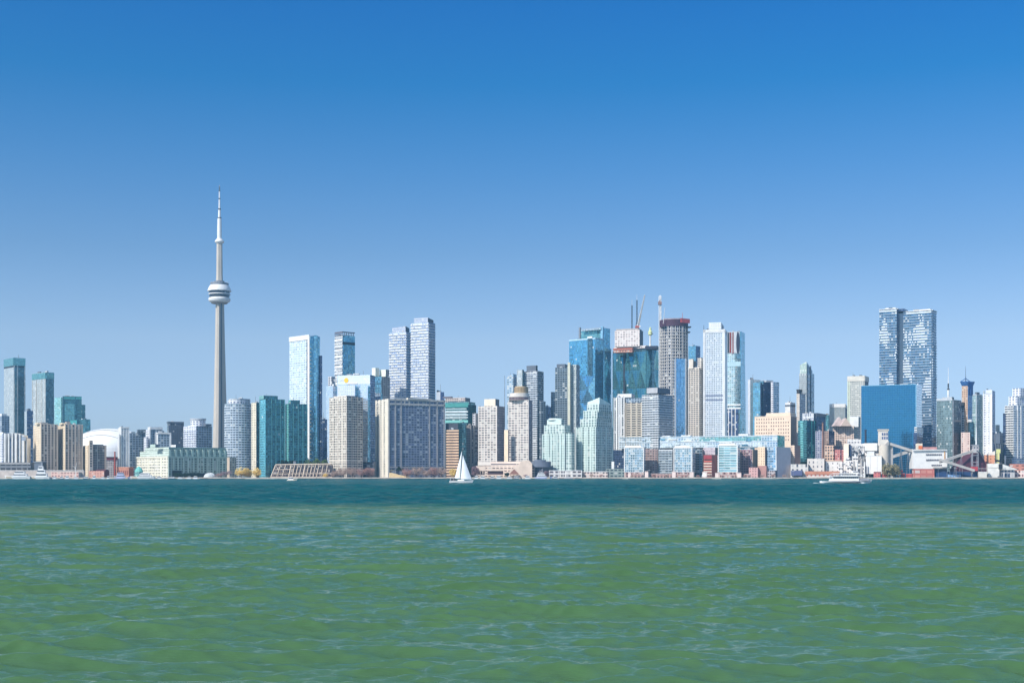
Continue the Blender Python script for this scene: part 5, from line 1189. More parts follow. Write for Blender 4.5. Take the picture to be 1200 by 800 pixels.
# --- twin wavy towers and the big blue box
def wavy(lab, px, top, Y, th, seed):
    b = B('condo_tower', lab, px, top, Y, th, [C_WAVY, C_WAVY], 'condo tower', group='twin wavy balcony towers')
    rr = random.Random(seed); ph = [rr.uniform(0, 6.28) for _ in range(6)]
    n = int((b.z1 - PZ(535, Y)) / 4.3)
    H = b.z1
    for i in range(n):
        z = H - 4.3 * (i + 1); m = MB()
        for fi, f in enumerate((b.L, b.R)):
            steps = 22 if fi == 0 else 10
            f.box(m, 0, 1, z, z + .7, 1.2 + .5 * math.sin(i * .21 + ph[0] + fi), 1)
            run = None
            for k in range(steps + 1):
                u = (k + .5) / steps
                g = math.sin(u * 5.2 + ph[1] + i * .22) + math.sin(i * .38 - u * 3.1 + ph[2]) + .8 * math.sin(u * 9 - i * .16 + ph[3]) + rr.uniform(-.75, .75)
                on = (g > .78 or i < 1) and k < steps
                if on and run is None: run = k
                if not on and run is not None:
                    f.box(m, run / steps, k / steps, z + .7, z + 2.6, 1.35 + .5 * math.sin(i * .21 + ph[0] + fi), 0, inn=-.9); run = None
        m.build('balcony', [plain('rail_white', S(214, 222, 228), .45), plain('slab_slate', S(168, 182, 198), .6)], b.root)
    b.bands([b.z1 - .3], 'LR', h=1.0, proud=1.9, mat=WHITE, name='roof_edge')
    b.block('penthouse', (px[0] + (px[1] - px[0]) * .35, px[1] - 1.5, px[1] + 2), top - 1.6, top, WHITE, dy=8)
    return b
Y = 2140
b = wavy('left of the twin wavy balcony towers, its right flank in deep shade', (1030.4, 1051, 1060.5), 361.8, Y, 30, 5)
b.strip('R', .0, 1.0, PZ(364, Y), PZ(520, Y), plain('shadow_glass', S(30, 46, 70), .15, .4, noise=.2), 2.6, 'shade_flank')  # dark sheet in front of the flank, painted as its deep shade
b.block('roof_wing', (1050, 1059.5, 1064), 361.6, 364.5, G_NAVY, dy=-2)
wavy('right of the twin wavy balcony towers, wider and fully in view', (1058.6, 1091.6, 1097.2), 363.4, Y - 20, 34, 11)
Y = 2020
b = B('office_block', 'big plain deep blue glass box behind the white refinery', (1009.2, 1074, 1080.3), 450, Y, 27, [C_BLUEBOX, G_SKY], 'office block')
b.strip('L', .985, 1.0, PZ(450.5, Y), PZ(536, Y), plain('edge_blue', S(120, 168, 196), .4), .5, 'edge_trim')
b.bands([b.z1 - .6], 'L', h=.9, proud=.4, mat=plain('edge_blue', S(120, 168, 196), .4), name='parapet')
b.block('stair_tower', (1071.5, 1074.6, 1082), 500, 506.5, C_STRIPE, dy=-3)
b.block('base_bay', (1070.5, 1074.6, 1081.5), 506.5, 540, G_NAVY, dy=-5)
# --- towers right of the blue box
Y = 2030
b = B('office_tower', 'dark grey green glass tower topped by a white needle antenna', (1097.6, 1116, 1126.4), 468, Y, 42, [fac('greygreen_grid', S(110, 136, 142), S(78, 106, 120), 3.6, 2.6, .74, .78, .35, .06, .6, .12, .04), fac('dark_side', S(88, 96, 108), S(62, 74, 92), 3.6, 3, .8, .8, .3, .04, .6, .12, .03)], 'office tower')
b.bands([PZ(469, Y)], 'L', h=3.4, proud=.5, mat=plain('pale_metal', S(180, 186, 192), .5), name='crown')
b.block('roof_box', (1104, 1115.4, 1118), 465, 468.4, [LGREY, MECH], dy=5)
b.piers('R', (.06,), 1.0, .7, mat=plain('pale_metal', S(180, 186, 192), .5))
m = MB(); X_ = PX(1111.3, Y + 12)
m.lathe(X_, Y + 12, [(1.7, PZ(466, Y)), (1.6, PZ(456, Y))], 10); m.lathe(X_, Y + 12, [(1.0, PZ(456, Y)), (.9, PZ(449, Y))], 10); m.lathe(X_, Y + 12, [(.6, PZ(449, Y)), (.25, PZ(430, Y))], 8)
m.build('antenna', WHITE, b.root)
m = MB(); m.lathe(X_, Y + 12, [(.3, PZ(456.6, Y)), (2.0, PZ(456, Y)), (1.9, PZ(454.8, Y)), (.3, PZ(454, Y))], 10); m.lathe(X_, Y + 12, [(1.1, PZ(454, Y)), (1.1, PZ(448.6, Y))], 8); m.build('antenna_ring', DARK, b.root)
Y = 2060
b = B('unfinished_tower', 'slender orange brown unfinished tower with a bright blue crown and spire', (1127, 1134, 1140.4), 452, Y, 40, [fac('orange_core', S(192, 164, 140), S(120, 92, 80), 3.4, 3.2, .5, .5, .3, .2, .1, .5, .02), fac('blue_side', S(92, 124, 168), S(70, 110, 160), 3.4, 3, .8, .8, .3, .05, .7, .12, .04)], 'skyscraper')
b.strip('L', .0, .42, PZ(476, Y), PZ(508, Y), C_CONGRID, 2.0, 'side_core')
b.strip('L', .0, .5, PZ(471, Y), PZ(477.6, Y), plain('formwork_dark', S(56, 60, 68)), 3.0, 'formwork')
BL = plain('formwork_blue', S(64, 108, 168), .6)
Pc = foot(1126.8, 1134, 1140.6, Y, 40)
m = MB(); m.prism(scale_poly(Pc, .92), PZ(452.4, Y), [PZ(446.6, Y), PZ(447.6, Y), PZ(446, Y), PZ(445, Y)], 0, 0, poly2=scale_poly(Pc, 1.28)); m.build('blue_crown', BL, b.root)
m = MB(); f = b.R; f.box(m, .35, .8, PZ(463, Y), PZ(449, Y), 1.6); m.build('blue_screen', BL, b.root)
m = MB(); xx, yy = b.poly[1][0] - .5, Y + 8
m.tube((xx, yy, PZ(453, Y)), (xx, yy, PZ(441.6, Y)), 1.3, .8, 6); m.tube((xx, yy, PZ(441.6, Y)), (xx, yy, PZ(428.5, Y)), .5, .2, 6); m.build('spire', plain('spire_slate', S(94, 112, 140)), b.root)
for s in (-1, 1):
    m = MB(); m.tube((xx + s * 9, yy + s * 3, PZ(447, Y)), (xx, yy, PZ(442.6, Y)), .7, .5, 5); m.build('spire_brace', BL, b.root)
m = MB(); m.box(PX(1136.2, Y - 8), PX(1140.6, Y - 8), Y - 8, Y + 2, PZ(520, Y), PZ(494, Y)); m.build('lower_core', G_DKTEAL, b.root)
pbox(b.root, 'white_hoarding', 1135.6, 1138.6, 491.2, 494.2, Y - 9, 8, WHITE)
b = B('condo_tower', 'grey teal glass tower between the blue crowned tower and the white gridded one', (1139.4, 1144, 1152), 463, 2052, 52, [fac('greyteal_l', S(150, 178, 188), S(108, 148, 162), 3.7, 2.8, .75, .72, .25, .1, .6, .12, .03), fac('greyteal', S(128, 156, 170), S(98, 136, 154), 3.7, 2.6, .74, .72, .25, .1, .6, .12, .03)], 'condo tower')
b.block('penthouse', (1142.5, 1145, 1148), 459.4, 463, MECH, dy=4)
b.block('parapet_wall', (1140, 1144.4, 1151), 461.8, 463.2, plain('pale_metal', S(180, 186, 192), .5), dy=1)
b.piers('R', (.0, .98), 1.0, .7, mat=plain('pale_metal', S(180, 186, 192), .5))
b = B('condo_tower', 'slim white lattice gridded tower with open sky to its right', (1152.4, 1162.8, 1166.2), 457.4, 2046, 32, [C_LATTICE, fac('lilac_side', S(142, 156, 188), S(90, 108, 148), 3.7, 3.2, .7, .6, .3, .1, .5, .15, .03)], 'condo tower')
b.piers('L', (.0, .3, .64, .98), 1.3, .7, mat=WHITE)
b.strip('L', .25, .98, PZ(456.6, 2046), PZ(461, 2046), plain('crown_lilac', S(206, 212, 226), .5), .9, 'crown')
b.strip('L', .02, .22, PZ(457.6, 2046), PZ(461, 2046), C_STEEL, .7, 'crown')
b = B('apartment_building', 'pink beige mid rise below the blue crowned tower', (1126.2, 1136.6, 1139.4), 506.4, 2020, 20, [fac('pinkbeige', S(216, 192, 180), S(140, 112, 108), 3.6, 4.2, .4, .56, .3, .1, .2, .3, .02), C_LOWRISE], 'apartment block')
b.piers('L', (.02, .5, .97), 1.2, .7, mat=plain('pinkbeige_pier', S(222, 200, 188)))
b = B('condo_tower', 'white and blue stepped balcony tower at the right edge', (1177.6, 1188, 1215), 474.6, 2020, 56, [C_STRIPE, fac('edge_condo', S(206, 214, 222), S(92, 122, 154), 3.7, 5.5, .6, .58, .35, .15, .5, .12, .04)], 'condo tower')
b.slabs('L', 3.7, zb=PZ(535, 2020), proud=1.3, th=1.5, mat=WHITE)
b.slabs('R', 3.7, zb=PZ(535, 2020), proud=.7, th=.7, mat=WHITE)
b.block('upper_tier', (1182, 1192, 1215), 464, 475, [C_LATTICE, C_LATTICE], dy=4)
b.block('upper_tier', (1186.4, 1196, 1215), 454.6, 465, [C_LATTICE, C_LATTICE], dy=6)
b.piers('R', (.16, .3, .52), 1.8, 1.1, mat=WHITE)
b.block('shaded_wing', (1175.4, 1176.8, 1179), 484, 535, [G_NAVY, G_NAVY], dy=8)
b.block('podium', (1175, 1186, 1215), 536.5, 545, [C_LOWRISE, fac('edge_podium', S(150, 166, 184), S(84, 104, 134), 4, 6, .8, .6, .3, .1, .5, .15, .03)], dy=-8)
b = B('apartment_building', 'cream mid rise with a lime lift head left of the right edge tower', (1164.6, 1176, 1180.5), 507, 2080, 24, [fac('cream_mid', S(220, 212, 200), S(110, 116, 132), 3.4, 4, .56, .52, .4, .1, .3, .2, .03), C_LOWRISE], 'apartment block')
b.block('lift_head', (1166.6, 1170.6, 1171.6), 497.6, 507, plain('pale_lime', S(226, 228, 212)), dy=4)
b = B('silo', 'dark steel bin tower raised on legs above the lime shed', (1166.4, 1172, 1173.8), 507.5, 1985, 18, [MECH, DARK], 'silo', base=519.5)
for u in (1166.8, 1169.4, 1172):
    m = MB(); m.box(PX(u, 1986), PX(u + .7, 1986), 1986, 1987.5, GZ, PZ(519.6, 1986)); m.build('leg', GREY, b.root)
# --- the white refinery
RW_ = plain('refinery_white', S(232, 230, 226), .6, noise=.06); RG = plain('refinery_grey', S(176, 172, 168), .7)
b = low('refinery_hall', 'white refinery hall at the front of the works, blank walled', (1014.8, 1033.2, 1034.6), 534, 1938, 14, [RW_, RG], 'refinery hall', base=555)
b.block('roof_box', (1016, 1024.6, 1025.5), 528.8, 534.2, [WHITE, RG], dy=6)
b.bands([b.z1 - .3], 'LR', h=.8, proud=.3, mat=WHITE, name='roof_edge')
m = MB()
for u in (.28, .72): b.L.box(m, u - .006, u + .006, b.z0, b.z1, .2)
m.build('downpipe', RG, b.root)
b = low('refinery_hall', 'long white refinery shed with the dark stack behind it', (990, 1031, 1033), 519.5, 1966, 10, [fac('refinery_panel', S(226, 222, 218), S(60, 62, 84), 7, 9, .36, .5, .3, .3, .1, .4, .02), RG], 'refinery hall')
b.block('roof_house', (993.6, 1009, 1010), 514.5, 520, [fac('monitor_roof', S(226, 222, 218), S(96, 90, 104), 4.6, 4.4, .6, .4, .2, .1, .2, .3, .02), RG], dy=6)
b.block('roof_house', (1013, 1028, 1030), 519, 528, RW_, dy=-3)
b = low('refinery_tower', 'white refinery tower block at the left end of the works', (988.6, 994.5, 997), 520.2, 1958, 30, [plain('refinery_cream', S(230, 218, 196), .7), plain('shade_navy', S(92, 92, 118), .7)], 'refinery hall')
b.block('stair_bay', (994, 997.4, 998.6), 522, 534, [G_NAVY, G_NAVY], dy=3)
# clutter of small white process buildings in front of it
rr = random.Random(21)
spots = [(986, 991.5, 541), (990.4, 997, 536), (996, 1000.6, 539.5), (998.8, 1006.5, 534.5), (1003, 1010, 543), (1008, 1013.8, 531.5), (1010.4, 1015, 546), (992, 999, 545.5), (982, 988.5, 546), (1000, 1006, 549)]
desc = ['squat', 'tall', 'narrow', 'broad', 'low', 'highest', 'corner', 'front', 'leftmost', 'centre front']
for i, (x0, x1, t) in enumerate(spots):
    Yb = 1944 + (9 - i % 5 * 2) - (8 if t > 544 else 0)
    c = low('process_building', desc[i] + ' white process building in the refinery cluster, ' + ('left of the pipe rack', 'behind the pipe rack', 'behind the small tanks', 'topped by ducts', 'right of the small tanks', 'under the long shed wall', 'beside the blank white hall', 'before the cream tower', 'beside the coral brick block', 'behind the ferry')[i],
            (x0, x1 - 1, x1), t, Yb, 22, [fac('process_wall', S(226, 220, 214), S(110, 100, 104), 5, 4.6, .42, .5, .4, .2, .1, .4, .02), RG], 'process building', dep=6)
    for k in range(rr.randint(1, 3)):
        u = rr.uniform(.05, .7); m = MB(); c.L.box(m, u, u + rr.uniform(.12, .28), c.z1, c.z1 + rr.uniform(1.2, 3.5), -1.5, inn=4); m.build('roof_unit', rr.choice([RG, WHITE, MECH]), c.root)
    m = MB(); c.L.box(m, .1, .9, c.z1 - 3.2, c.z1 - 2.7, 1.4); m.build('gantry', MECH, c.root)
# pipe racks: frames with ducts
for i, (x0, x1, t, Yb, lab) in enumerate(((998.6, 1005, 522.5, 1954, 'grey pipe rack against the long white refinery shed'), (1005.4, 1012.8, 521.5, 1952, 'dark duct frame right of the grey pipe rack, below the dark stack'))):
    pr = empty('pipe_rack', lab, 'pipe rack', (PX(x0, Yb), Yb, GZ))
    n = 4
    for k in range(n + 1):
        m = MB(); u = x0 + (x1 - x0) * k / n; m.box(PX(u, Yb), PX(u, Yb) + .6, Yb, Yb + .6, GZ, PZ(t + (k % 3), Yb)); m.build('post', MECH if i else GREY, pr)
    for k in range(6):
        m = MB(); z = PZ(t + 2 + k * 3.4, Yb); m.tube((PX(x0, Yb), Yb - .5, z), (PX(x1, Yb), Yb - .5, z + (1.5 if k % 2 else -.8)), .5, .5, 8); m.build('pipe', rr.choice([MECH, RG, WHITE, DARK]), pr)
    for k in range(4):
        m = MB(); u = rr.uniform(x0, x1 - 1.6); z = PZ(t + rr.uniform(3, 18), Yb); m.box(PX(u, Yb), PX(u + 1.5, Yb), Yb - 2, Yb, z, z + 2.6); m.build('vessel', rr.choice([MECH, WHITE, plain('deck_navy', S(46, 50, 66))]), pr)
for i, (x, w_, t) in enumerate(((1001, 2.2, 540.5), (1004.4, 1.8, 541.5), (1009.4, 2.4, 539), (1013.2, 1.6, 541))):
    Yb = 1936; c = empty('storage_tank', ('leftmost', 'second', 'third and widest', 'rightmost') [i] + ' small upright steel tank in the refinery yard', 'tank', (PX(x, Yb), Yb, GZ), 'refinery yard tanks')
    m = MB(); r_ = w_ / 2 * Yb / F; m.lathe(PX(x, Yb), Yb, [(r_, GZ), (r_, PZ(t, Yb))], 16); m.build('shell', WHITE if i % 2 else RG, c)
    m = MB(); m.lathe(PX(x, Yb), Yb, [(r_ * 1.05, PZ(t, Yb)), (.1, PZ(t - 1, Yb))], 16); m.build('cone_roof', RG, c)
chimney('steel_stack', 'dark steel stack standing before the big blue box', 1014.4, 2.1, 2.3, 503.2, 540, 1972, plain('stack_black', S(46, 46, 62), .6))
Y = 1945
si = empty('silo', 'round concrete silo with a windowed head house, right of the white hall', 'silo', (PX(1037.5, Y), Y + 8, GZ))
P = ellipse(1031.6, 1043.6, Y, 1.0)
round_body(si, 'drum', P, GZ, PZ(521.4, Y), plain('silo_concrete', S(206, 196, 182), .85, noise=.08))
m = MB(); m.box(PX(1043, Y), PX(1047.8, Y), Y + 6, Y + 16, GZ, PZ(521, Y)); m.build('side_bin', RG, si)
m = MB(); m.box(PX(1031.8, Y), PX(1041.4, Y), Y + 3, Y + 13, PZ(521.4, Y), PZ(504.6, Y)); m.build('head_house', plain('head_house', S(226, 216, 204), .8), si)
pbox(si, 'head_roof', 1030.6, 1041.8, 502.6, 504.6, Y + 2.4, 11, plain('head_roof', S(196, 188, 178), .8))
for i in range(3):
    for j in range(2):
        pbox(si, 'window', 1033.4 + i * 2.6, 1035.2 + i * 2.6, 507 + j * 4.6, 510 + j * 4.6, Y + 2.9, .4, plain('head_window', S(92, 108, 150), .25, .3))
m = MB(); m.prism([(PX(1038, Y), Y + 1), (PX(1042, Y), Y + 1), (PX(1042, Y), Y + 3.2), (PX(1038, Y), Y + 3.2)], PZ(521.4, Y), [PZ(520, Y), PZ(516, Y), PZ(516, Y), PZ(520, Y)], 0, 0); m.build('chute', RG, si)
def conveyor(label, a, b_, Y0, Y1, th=2.4, legs=(.3, .6, .9), mat=None):
    p, q = np.array((PX(a[0], Y0), Y0, PZ(a[1], Y0))), np.array((PX(b_[0], Y1), Y1, PZ(b_[1], Y1)))
    r = empty('conveyor_gallery', label, 'conveyor', tuple(float(c) for c in p))
    d = (q - p) / np.linalg.norm(q - p); n = np.array((-d[1], d[0], 0)); n /= np.linalg.norm(n); up = np.cross(d, n); up = up if up[2] > 0 else -up
    m = MB()
    c8 = [c + s * 1.6 * n + t * th * up for c in (p, q) for s, t in ((-1, -1), (1, -1), (1, 1), (-1, 1))]
    for idx in ((0, 1, 5, 4), (1, 2, 6, 5), (2, 3, 7, 6), (3, 0, 4, 7), (3, 2, 1, 0), (4, 5, 6, 7)): m.face([c8[i] for i in idx])
    m.build('gallery', mat or RG, r)
    m = MB(); c8 = [c + s * 1.9 * n + t * up for c in (p, q) for s, t in ((-1, th), (1, th), (1, th + .4), (-1, th + .4))]
    for idx in ((0, 1, 5, 4), (1, 2, 6, 5), (2, 3, 7, 6), (3, 0, 4, 7), (3, 2, 1, 0), (4, 5, 6, 7)): m.face([c8[i] for i in idx])
    m.build('gallery_roof', plain('gallery_roof', S(206, 200, 196), .6), r)
    for u in legs:
        c = p + (q - p) * u
        m = MB()
        for s in (-1, 1): m.tube((c[0] + s * 2.5, c[1], GZ), (c[0] + s * .6, c[1], c[2] - th), .35, .3, 5)
        m.build('trestle', GREY, r)
conveyor('grey conveyor gallery sloping down right from the silo head house', (1041.5, 519.6), (1070, 528.6), 1950, 1944, 1.7, (.5, .8))
conveyor('short grey conveyor gallery below the long one, rising to the right', (1046, 535), (1070, 527.4), 1952, 1946, 2.0, (.4,))
conveyor('upper conveyor gallery rising right to the gantry tower over the maroon shed', (1101, 541.5), (1143, 527.4), 1928, 1932, 1.5, (.25, .6))
conveyor('lower conveyor gallery sloping down right in front of the maroon shed', (1101, 538.4), (1142, 551.4), 1922, 1916, 1.5, (.45,))
b = low('refinery_hall', 'white two storey works building with window rows, right of the blue box', (1069.6, 1110, 1110), 527.2, 1940, 1, [RW_, RW_], 'refinery hall', base=549, dep=20)
b.block('brick_base', (1071.5, 1095, 1095), 549.2, 561, [fac('coral_base', S(188, 108, 98), S(198, 136, 122), 7, 9, .8, .6, .2, .1, 0, .6, 0), RG], dy=-3, dep=12)
b.block('shade_base', (1095.2, 1110, 1110), 549.2, 561, plain('shade_navy', S(92, 92, 118), .7), dy=2, dep=12)  # navy stands for the shade below the canopy
for i in range(9):
    for j, y_ in enumerate((531.6, 537.8, 544)):
        if j == 2 and i < 3: continue
        pbox(b.root, 'window', 1085.4 + i * 2.1, 1086.9 + i * 2.1, y_, y_ + 1.7, 1939.6, 1.6, plain('works_window', S(108, 106, 116), .3))
pbox(b.root, 'door_panel', 1106.6, 1107.8, 528.6, 538, 1939.4, 1.6, plain('tan_panel', S(196, 150, 100)))
pbox(b.root, 'sign_panel', 1077, 1098, 523.6, 526.4, 1950, .8, plain('sign_coral', S(204, 150, 144)))
pbox(b.root, 'sign_emblem', 1076.6, 1081, 522, 527.4, 1948.6, .9, plain('sign_orange', S(216, 116, 66)))
pbox(b.root, 'roof_box', 1075, 1081, 519.4, 527.2, 1953, 8, plain('refinery_cream', S(230, 218, 196), .7))
pbox(b.root, 'cornice', 1069.8, 1110, 526.4, 527.4, 1937.4, 2, WHITE)
pbox(b.root, 'loading_canopy', 1094.6, 1110, 547, 548.4, 1934, 6, RG)
# navy warehouse, maroon shed and the right waterfront
NV = plain('navy_cladding', S(40, 66, 108), .6)
b = low('warehouse', 'long low navy shed with a pale blue tarp, below the conveyors', (1096, 1145, 1147), 552.4, 1930, 10, [NV, NV], 'warehouse')
b.strip('L', .3, .62, PZ(555.6, 1930), PZ(558.8, 1930), plain('tarp_blue', S(140, 176, 216), .6), .4, 'tarp')
b.bands([b.z1 - .3], 'L', h=.6, proud=.5, mat=plain('navy_trim', S(88, 104, 138)), name='eave')
Y = 1938
ms = empty('storage_shed', 'steep dark maroon gabled storage shed behind the gantry tower', 'shed', (PX(1139, Y), Y, GZ))
MA = plain('maroon_roof', S(88, 44, 58), .7); 
m = MB()
pts = [(1124, 549), (1141, 532), (1147, 531), (1158, 549.5), (1160, 560), (1122, 560)]
fr = [(PX(x, Y), Y, PZ(y, Y)) for x, y in pts]; bk = [(x, Y + 40, z) for x, _, z in fr]
m.face(fr[::-1]); m.face(bk)
for i in range(6): j = (i + 1) % 6; m.face([fr[i], fr[j], bk[j], bk[i]])
m.build('shed_body', MA, ms)
m = MB(); p0, p1 = (PX(1147, Y), PZ(530.6, Y)), (PX(1159, Y), PZ(550, Y))
m.face([(p0[0], Y - .6, p0[1]), (p1[0], Y - .6, p1[1]), (p1[0] + 1, Y - .6, p1[1] + .6), (p0[0] + 1, Y - .6, p0[1] + 1)])
m.face([(p0[0] + 1, Y - .6, p0[1] + 1), (p1[0] + 1, Y - .6, p1[1] + .6), (p1[0] + 1, Y + 40, p1[1] + .6), (p0[0] + 1, Y + 40, p0[1] + 1)])
m.build('verge', plain('maroon_trim', S(120, 62, 70)), ms)
gt = empty('gantry_tower', 'open steel gantry tower with a white mast and a cabin, before the maroon shed', 'gantry', (PX(1143, 1926), 1926, GZ))
GC = plain('gantry_steel', S(150, 150, 156), .5)
for u in (1139.4, 1146):
    for dy in (0, 5):
        m = MB(); m.box(PX(u, 1926), PX(u + .8, 1926), 1926 + dy, 1926.8 + dy, GZ, PZ(529, 1926)); m.build('leg', GC, gt)
for y_ in (533, 541, 549, 545):
    m = MB(); m.box(PX(1139.4, 1926), PX(1146.8, 1926), 1925.6, 1926.1, PZ(y_ + .7, 1926), PZ(y_, 1926)); m.build('beam', GC, gt)
pbox(gt, 'cabin', 1140.5, 1146.8, 521.6, 530.4, 1926, 6, fac('cabin', S(190, 184, 182), S(90, 92, 108), 5, 4, .5, .5, .3, .1, .2, .3, 0))
pbox(gt, 'cabin_roof', 1139.8, 1147.4, 520.8, 521.8, 1925.4, 7, GC)
m = MB(); m.tube((PX(1144, 1929), 1929, PZ(521, 1929)), (PX(1144.2, 1929), 1929, PZ(500, 1929)), 1.1, .5, 8); m.build('mast', WHITE, gt)
pbox(gt, 'red_hopper', 1139, 1146, 546.6, 551.4, 1924, 6, plain('hopper_red', S(186, 72, 78), .6))
b = low('barge_shed', 'pale boat shaped barge house with open deck right of the navy shed', (1146.5, 1156.5, 1158.4), 553, 1914, 16, [plain('barge_pale', S(206, 202, 194), .6), RG], 'barge', base=560.6)
b.bands([b.z1], 'L', h=.7, proud=.4, mat=WHITE, name='deck_edge')
for u in (.02, .34, .66, .97):
    m = MB(); b.L.box(m, u, u + .02, b.z1, b.z1 + 5, .2); m.build('post', GREY, b.root)
m = MB(); b.L.box(m, -.01, 1.01, b.z1 + 5, b.z1 + 5.6, .6, inn=5); m.build('canopy', RG, b.root)
b = low('warehouse', 'white shed with a long lean-to roof on the quay, near the right edge', (1157.5, 1171.5, 1173), 543, 1922, 12, [plain('shed_white', S(222, 220, 214), .6), RG], 'warehouse')
m = MB()
x0, x1 = PX(1172, 1922), PX(1192, 1922)
m.prism([(x0, 1922), (x1, 1922), (x1, 1942), (x0, 1942)], PZ(550.4, 1922), [PZ(542.4, 1922), PZ(549.6, 1922), PZ(549.6, 1922), PZ(542.4, 1922)], 0, 0); m.build('lean_to_roof', plain('shed_white', S(222, 220, 214), .6), b.root)
pbox(b.root, 'lean_to_wall', 1172.6, 1189, 550.3, 560, 1925, 14, fac('leanto', S(206, 202, 200), S(96, 110, 136), 8, 5, .5, .8, .3, .2, .2, .3, .02))
b.bands([b.z1 - 6], 'L', h=.6, proud=.5, mat=RG, name='floor_line')
b = low('warehouse', 'bright orange gabled works building behind the white quay shed', (1153.5, 1166, 1168), 533, 1948, 20, [fac('orange_wall', S(206, 146, 112), S(166, 106, 84), 5, 6, .3, .5, .2, .1, 0, .6, 0), RG], 'warehouse')
m = MB(); m.prism(b.poly, b.z1, [PZ(533, 1948), PZ(528, 1948), PZ(528.6, 1948), PZ(532, 1948)], 0, 0); m.build('pitched_roof', plain('roof_pale', S(216, 206, 196)), b.root)
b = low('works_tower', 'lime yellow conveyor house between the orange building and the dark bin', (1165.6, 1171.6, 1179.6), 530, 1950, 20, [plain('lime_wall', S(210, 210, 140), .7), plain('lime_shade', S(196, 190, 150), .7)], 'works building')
b.block('upper_house', (1167.6, 1172.4, 1174), 526, 531, plain('lime_wall', S(210, 210, 140), .7), dy=3)
b.bands([PZ(540.6, 1950)], 'LR', h=2.4, proud=.8, mat=DARK)
b.piers('L', (.15, .5, .9), .9, .6, mat=plain('lime_shade', S(196, 190, 150), .7))
b.block('side_bin', (1177, 1179, 1180.6), 533.6, 544, MECH, dy=-3)
q_ = empty('loader_crane', 'dark lattice ship loader standing on the quay before the white shed', 'crane', (PX(1173, 1912), 1912, GZ))
m = MB(); crane_mast(m, PX(1173, 1912), GZ, PZ(540, 1912), 1.5, 1912); m.build('mast', DARK, q_)
pbox(q_, 'cab', 1171.2, 1175, 543.5, 549.6, 1910, 3.4, DARK)
m = MB(); m.tube((PX(1172, 1911), 1911, PZ(541, 1911)), (PX(1168, 1908), 1908, PZ(538, 1908)), .5, .3, 5); m.build('arm', DARK, q_)
pbox(q_, 'base', 1170.6, 1175.8, 557.6, 559.6, 1909.5, 5, MECH)
b = low('brick_building', 'orange brick row at the right edge behind the white arcade', (1182, 1206, 1212), 543.4, 1944, 22, [fac('orange_brick', S(184, 124, 106), S(118, 80, 74), 5, 8, .5, .4, .3, .1, .1, .5, 0), plain('coral_shade', S(166, 92, 88))], 'brick building')
b = low('arcade', 'pale pink arcade on the quay at the right edge', (1189, 1208, 1212), 551, 1924, 22, [fac('pink_arcade', S(226, 204, 196), S(140, 104, 100), 6, 4.4, .56, .6, .4, .3, .1, .4, 0), plain('kiosk_side', S(176, 150, 146))], 'arcade')
# red sheds and frames at the little beach
HR = plain('container_red', S(166, 82, 80), .6)
for i, (x0, x1, t, lab) in enumerate(((1023.8, 1032.4, 553, 'pinkish red brick hut with a dark roof on the quay before the white hall'), (1034, 1040, 552.4, 'bright red container right of the pink red hut'), (1055.5, 1060.5, 554.8, 'low red container under the right end of the grey tree'), (1061.5, 1069.5, 555.4, 'long red container left of the coral brick base'))):
    c = low('hut' if i == 0 else 'container', lab, (x0, x1 - .8, x1), t, 1920, 22, [fac('hut_wall', S(196, 112, 104), S(150, 84, 100), 4, 5, .5, .5, .2, .1, .1, .4, 0) if i == 0 else HR, HR], 'hut' if i == 0 else 'container', dep=4)
    c.bands([c.z1 - .2], 'LR', h=.8, proud=.5, mat=plain('hut_roof', S(110, 60, 62)) if i == 0 else plain('container_trim', S(206, 110, 104)), name='roof_edge')
    if i: c.piers('L', (.02, .25, .5, .75, .97), .5, .25, mat=plain('container_rib', S(150, 50, 56)), name='rib')
fr_ = empty('trestle', 'red open steel frame with crossed braces under the conveyor', 'frame', (PX(1050, 1926), 1926, GZ))
for u in (1042, 1047, 1052, 1057): pbox(fr_, 'post', u, u + .7, 551.6, 560, 1926, .8, HR)
for a, c in ((1042, 1047), (1047, 1052), (1052, 1057)):
    m = MB(); m.tube((PX(a, 1926), 1926.3, PZ(559, 1926)), (PX(c, 1926), 1926.3, PZ(552, 1926)), .35, .35, 5); m.build('brace', HR, fr_)
pbox(fr_, 'beam', 1041.6, 1058, 551, 552, 1925.6, 1.4, HR)
b = low('warehouse', 'low orange red roofed wharf shed left of the ferry', (943.5, 984, 985.5), 552.2, 1932, 8, [fac('wharf_shed', S(222, 206, 196), S(196, 112, 92), 7, 6, .4, .4, .2, .1, 0, .6, 0), RG], 'warehouse')
b.strip('L', .0, 1.0, b.z1 + .4, b.z1 - 4.4, plain('wharf_roof', S(196, 134, 108), .8, noise=.15), .8, 'orange_fascia')
b = low('warehouse', 'pale grey low depot with dark doors left of the orange roofed shed', (926.5, 947, 949), 543.6, 1940, 16, [fac('depot', S(206, 202, 196), S(92, 94, 104), 7, 6.5, .4, .62, .3, .2, .2, .3, .02), RG], 'warehouse')
b.block('front_bay', (927, 940, 941.6), 551, 557, [plain('depot_blue', S(84, 92, 128), .6), plain('depot_blue', S(84, 92, 128), .6)], dy=-10)
b = low('warehouse', 'cream flat depot around the foot of the tall brick stack', (946, 966, 968.6), 537, 1952, 14, [fac('depot2', S(216, 208, 200), S(110, 106, 112), 6.5, 6, .3, .5, .4, .2, .1, .4, .02), RG], 'warehouse')
b = low('warehouse', 'white stuccoed depot between the brick stack and the refinery cluster', (967.4, 986.4, 988.4), 540, 1956, 14, [fac('depot3', S(226, 220, 214), S(120, 114, 118), 6, 7, .22, .4, .4, .2, .1, .4, .02), RG], 'warehouse')
b.bands([b.z1 - .3], 'L', h=1.4, proud=.5, mat=plain('tan_panel2', S(206, 180, 160)), name='cornice')

